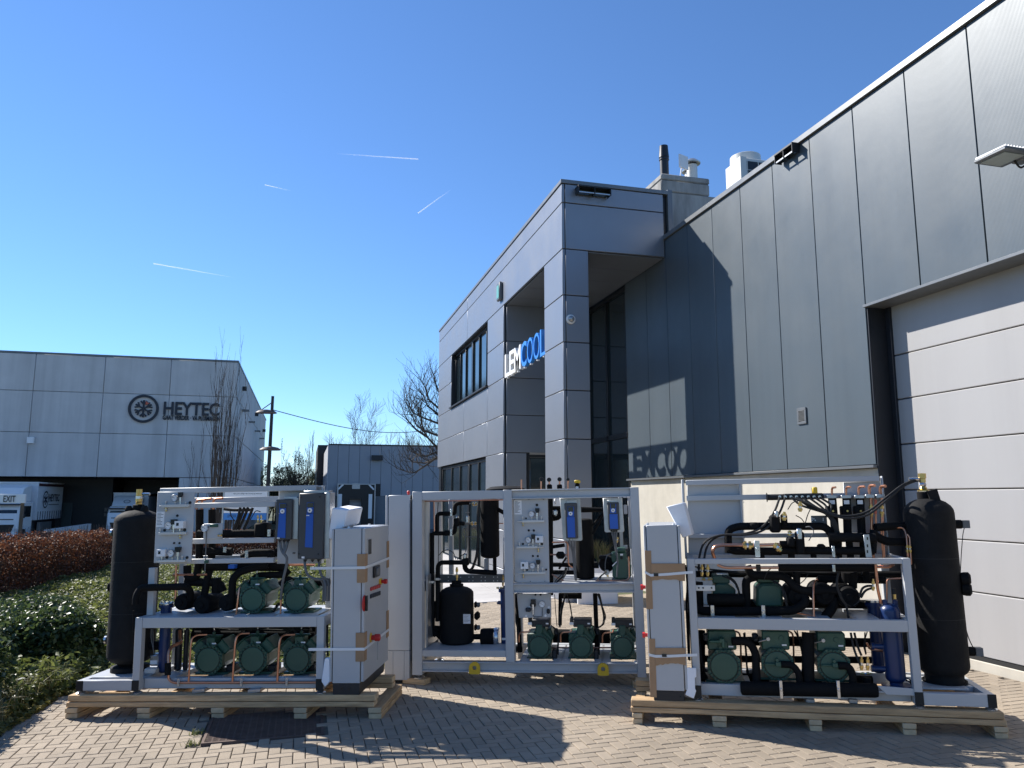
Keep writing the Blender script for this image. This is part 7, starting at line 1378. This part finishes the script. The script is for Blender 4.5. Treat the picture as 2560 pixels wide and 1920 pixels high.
# cabinet of the right rack
cb=thing('electrical_cabinet','light grey electrical cabinet wrapped in brown cardboard at the left end of the right rack','cabinet',(.3,.4,.176),FR,group='light grey electrical cabinets')
u0,u1=F.P('I',272,900,0).x,F.P('I',640,900,0).x; zt=F.P('I',450,735,0).z; zp=F.P('K',480,1110,0).z; dR=.85
lbox(F,cb,'housing',u0,u1,.0,dR,zp+.001,zt,'paint',.004); lbox(F,cb,'plinth',u0+.003,u1-.003,.003,dR-.01,.1765,zp,'dark',.003)
lbox(F,cb,'seal_gap',u0-.006,u0,.008,dR-.01,zp+.02,zt-.01,'black',0); lbox(F,cb,'door',u0-.024,u0-.006,.002,dR,zp+.01,zt-.003,'paint',.003); lbox(F,cb,'seal_gap',u1,u1+.006,.008,dR-.01,zp+.02,zt-.01,'black',0); lbox(F,cb,'side_panel',u1+.006,u1+.026,.002,dR,zp+.01,zt-.003,'paint',.003)
for u in (u0+.01,u1-.02): b=MB(); b.lathe((u,.05,zt),(0,0,1),[(.012,0),(.012,.012)],8); b.build('roof_bolt',M_['white'],cb,F)
for zn,x,y in (('K',222,32),('K',228,528)):
    p=F.P(zn,x,y,.12); b=MB(); b.lathe((u0-.0245,.12,p.z),(-1,0,0),[(.014,0),(.014,.02),(.022,.024),(.022,.045)],12); b.build('emergency_stop',M_['red'],cb,F)
grommet(F,cb,'K',585,1170,5,.0025)
def card(label,pts,d0,d1):
    b=MB(); b.prism([F.P(zn,x,y,d0) for zn,x,y in pts],(0,d1-d0,0)); o=b.build('cardboard_guard',M_['card'],None,F,bev=.001); return setp(o,label,'cardboard',group='cardboard edge guards on the cabinets')
def torn(zn,x0,x1,yb,yt):
    pts=[(zn,x0,yt),(zn,x1,yt),(zn,x1,yb)]; n=12
    for i in range(1,n): x=x1+(x0-x1)*i/n; pts.append((zn,x,yb+random.uniform(-12,6)-18*math.sin(math.pi*i/n)))
    return pts+[(zn,x0,yb)]
card('upper vertical cardboard strip on the left edge of the right cabinet',[('I',250,1040),('I',325,1042),('K',300,260),('K',232,260)],-.0045,-.0005)
card('lower vertical cardboard strip on the left edge of the right cabinet',[('K',258,565),('K',322,568),('K',340,1178),('K',272,1172)],-.0045,-.0005)
card('upper torn cardboard wrap across the front of the right cabinet',torn('I',326,735,1408,1195),-.0095,-.005)
card('lower torn cardboard wrap across the front of the right cabinet',torn('K',324,640,848,662),-.0095,-.005)
for lb,pts in (('upper white strap tying the right cabinet to its rack',[('I',252,1300),('I',320,1338),('I',530,1325),('I',830,1300)]),('lower white strap tying the right cabinet to its rack',[('K',260,735),('K',330,750),('K',480,748),('K',760,735)])):
    q=[F.P(z_,x,y,-.0125) for z_,x,y in pts]; q=[V((u0-.03,.3,q[0].z))]+q; o=strapband(F,None,q,.02,'strap','strap'); setp(o,lb,'strap',group='white straps around the cabinets')
    p=F.P(*((pts[1][0],385,1332) if pts[0][0]=='I' else ('K',418,742)),-.016); b=MB(); b.box(p.x-.018,p.x+.018,-.0165,-.0138,p.z-.011,p.z+.011); o2=b.build('buckle',M_['dark'],o,F)
b=MB(); b.prism([F.P('I',x,y,.12) for x,y in ((506,512),(700,465),(720,470),(820,850),(705,890),(690,860))],(.02,.12,.0)); o=b.build('foam_block',M_['foam'],None,F,bev=.006); setp(o,'white foam slab leaning against the back plate on top of the right cabinet','foam')
b=MB(); b.prism([F.P('K',x,y,.0) for x,y in ((652,868),(748,872),(752,965),(735,972),(738,1085),(748,1110),(725,1190),(635,1150),(660,1080))],(0,.012,0)); o=b.build('foam_block',M_['foam'],None,F,bev=.003); setp(o,'cut white foam sheet standing beside the foot of the right cabinet','foam')
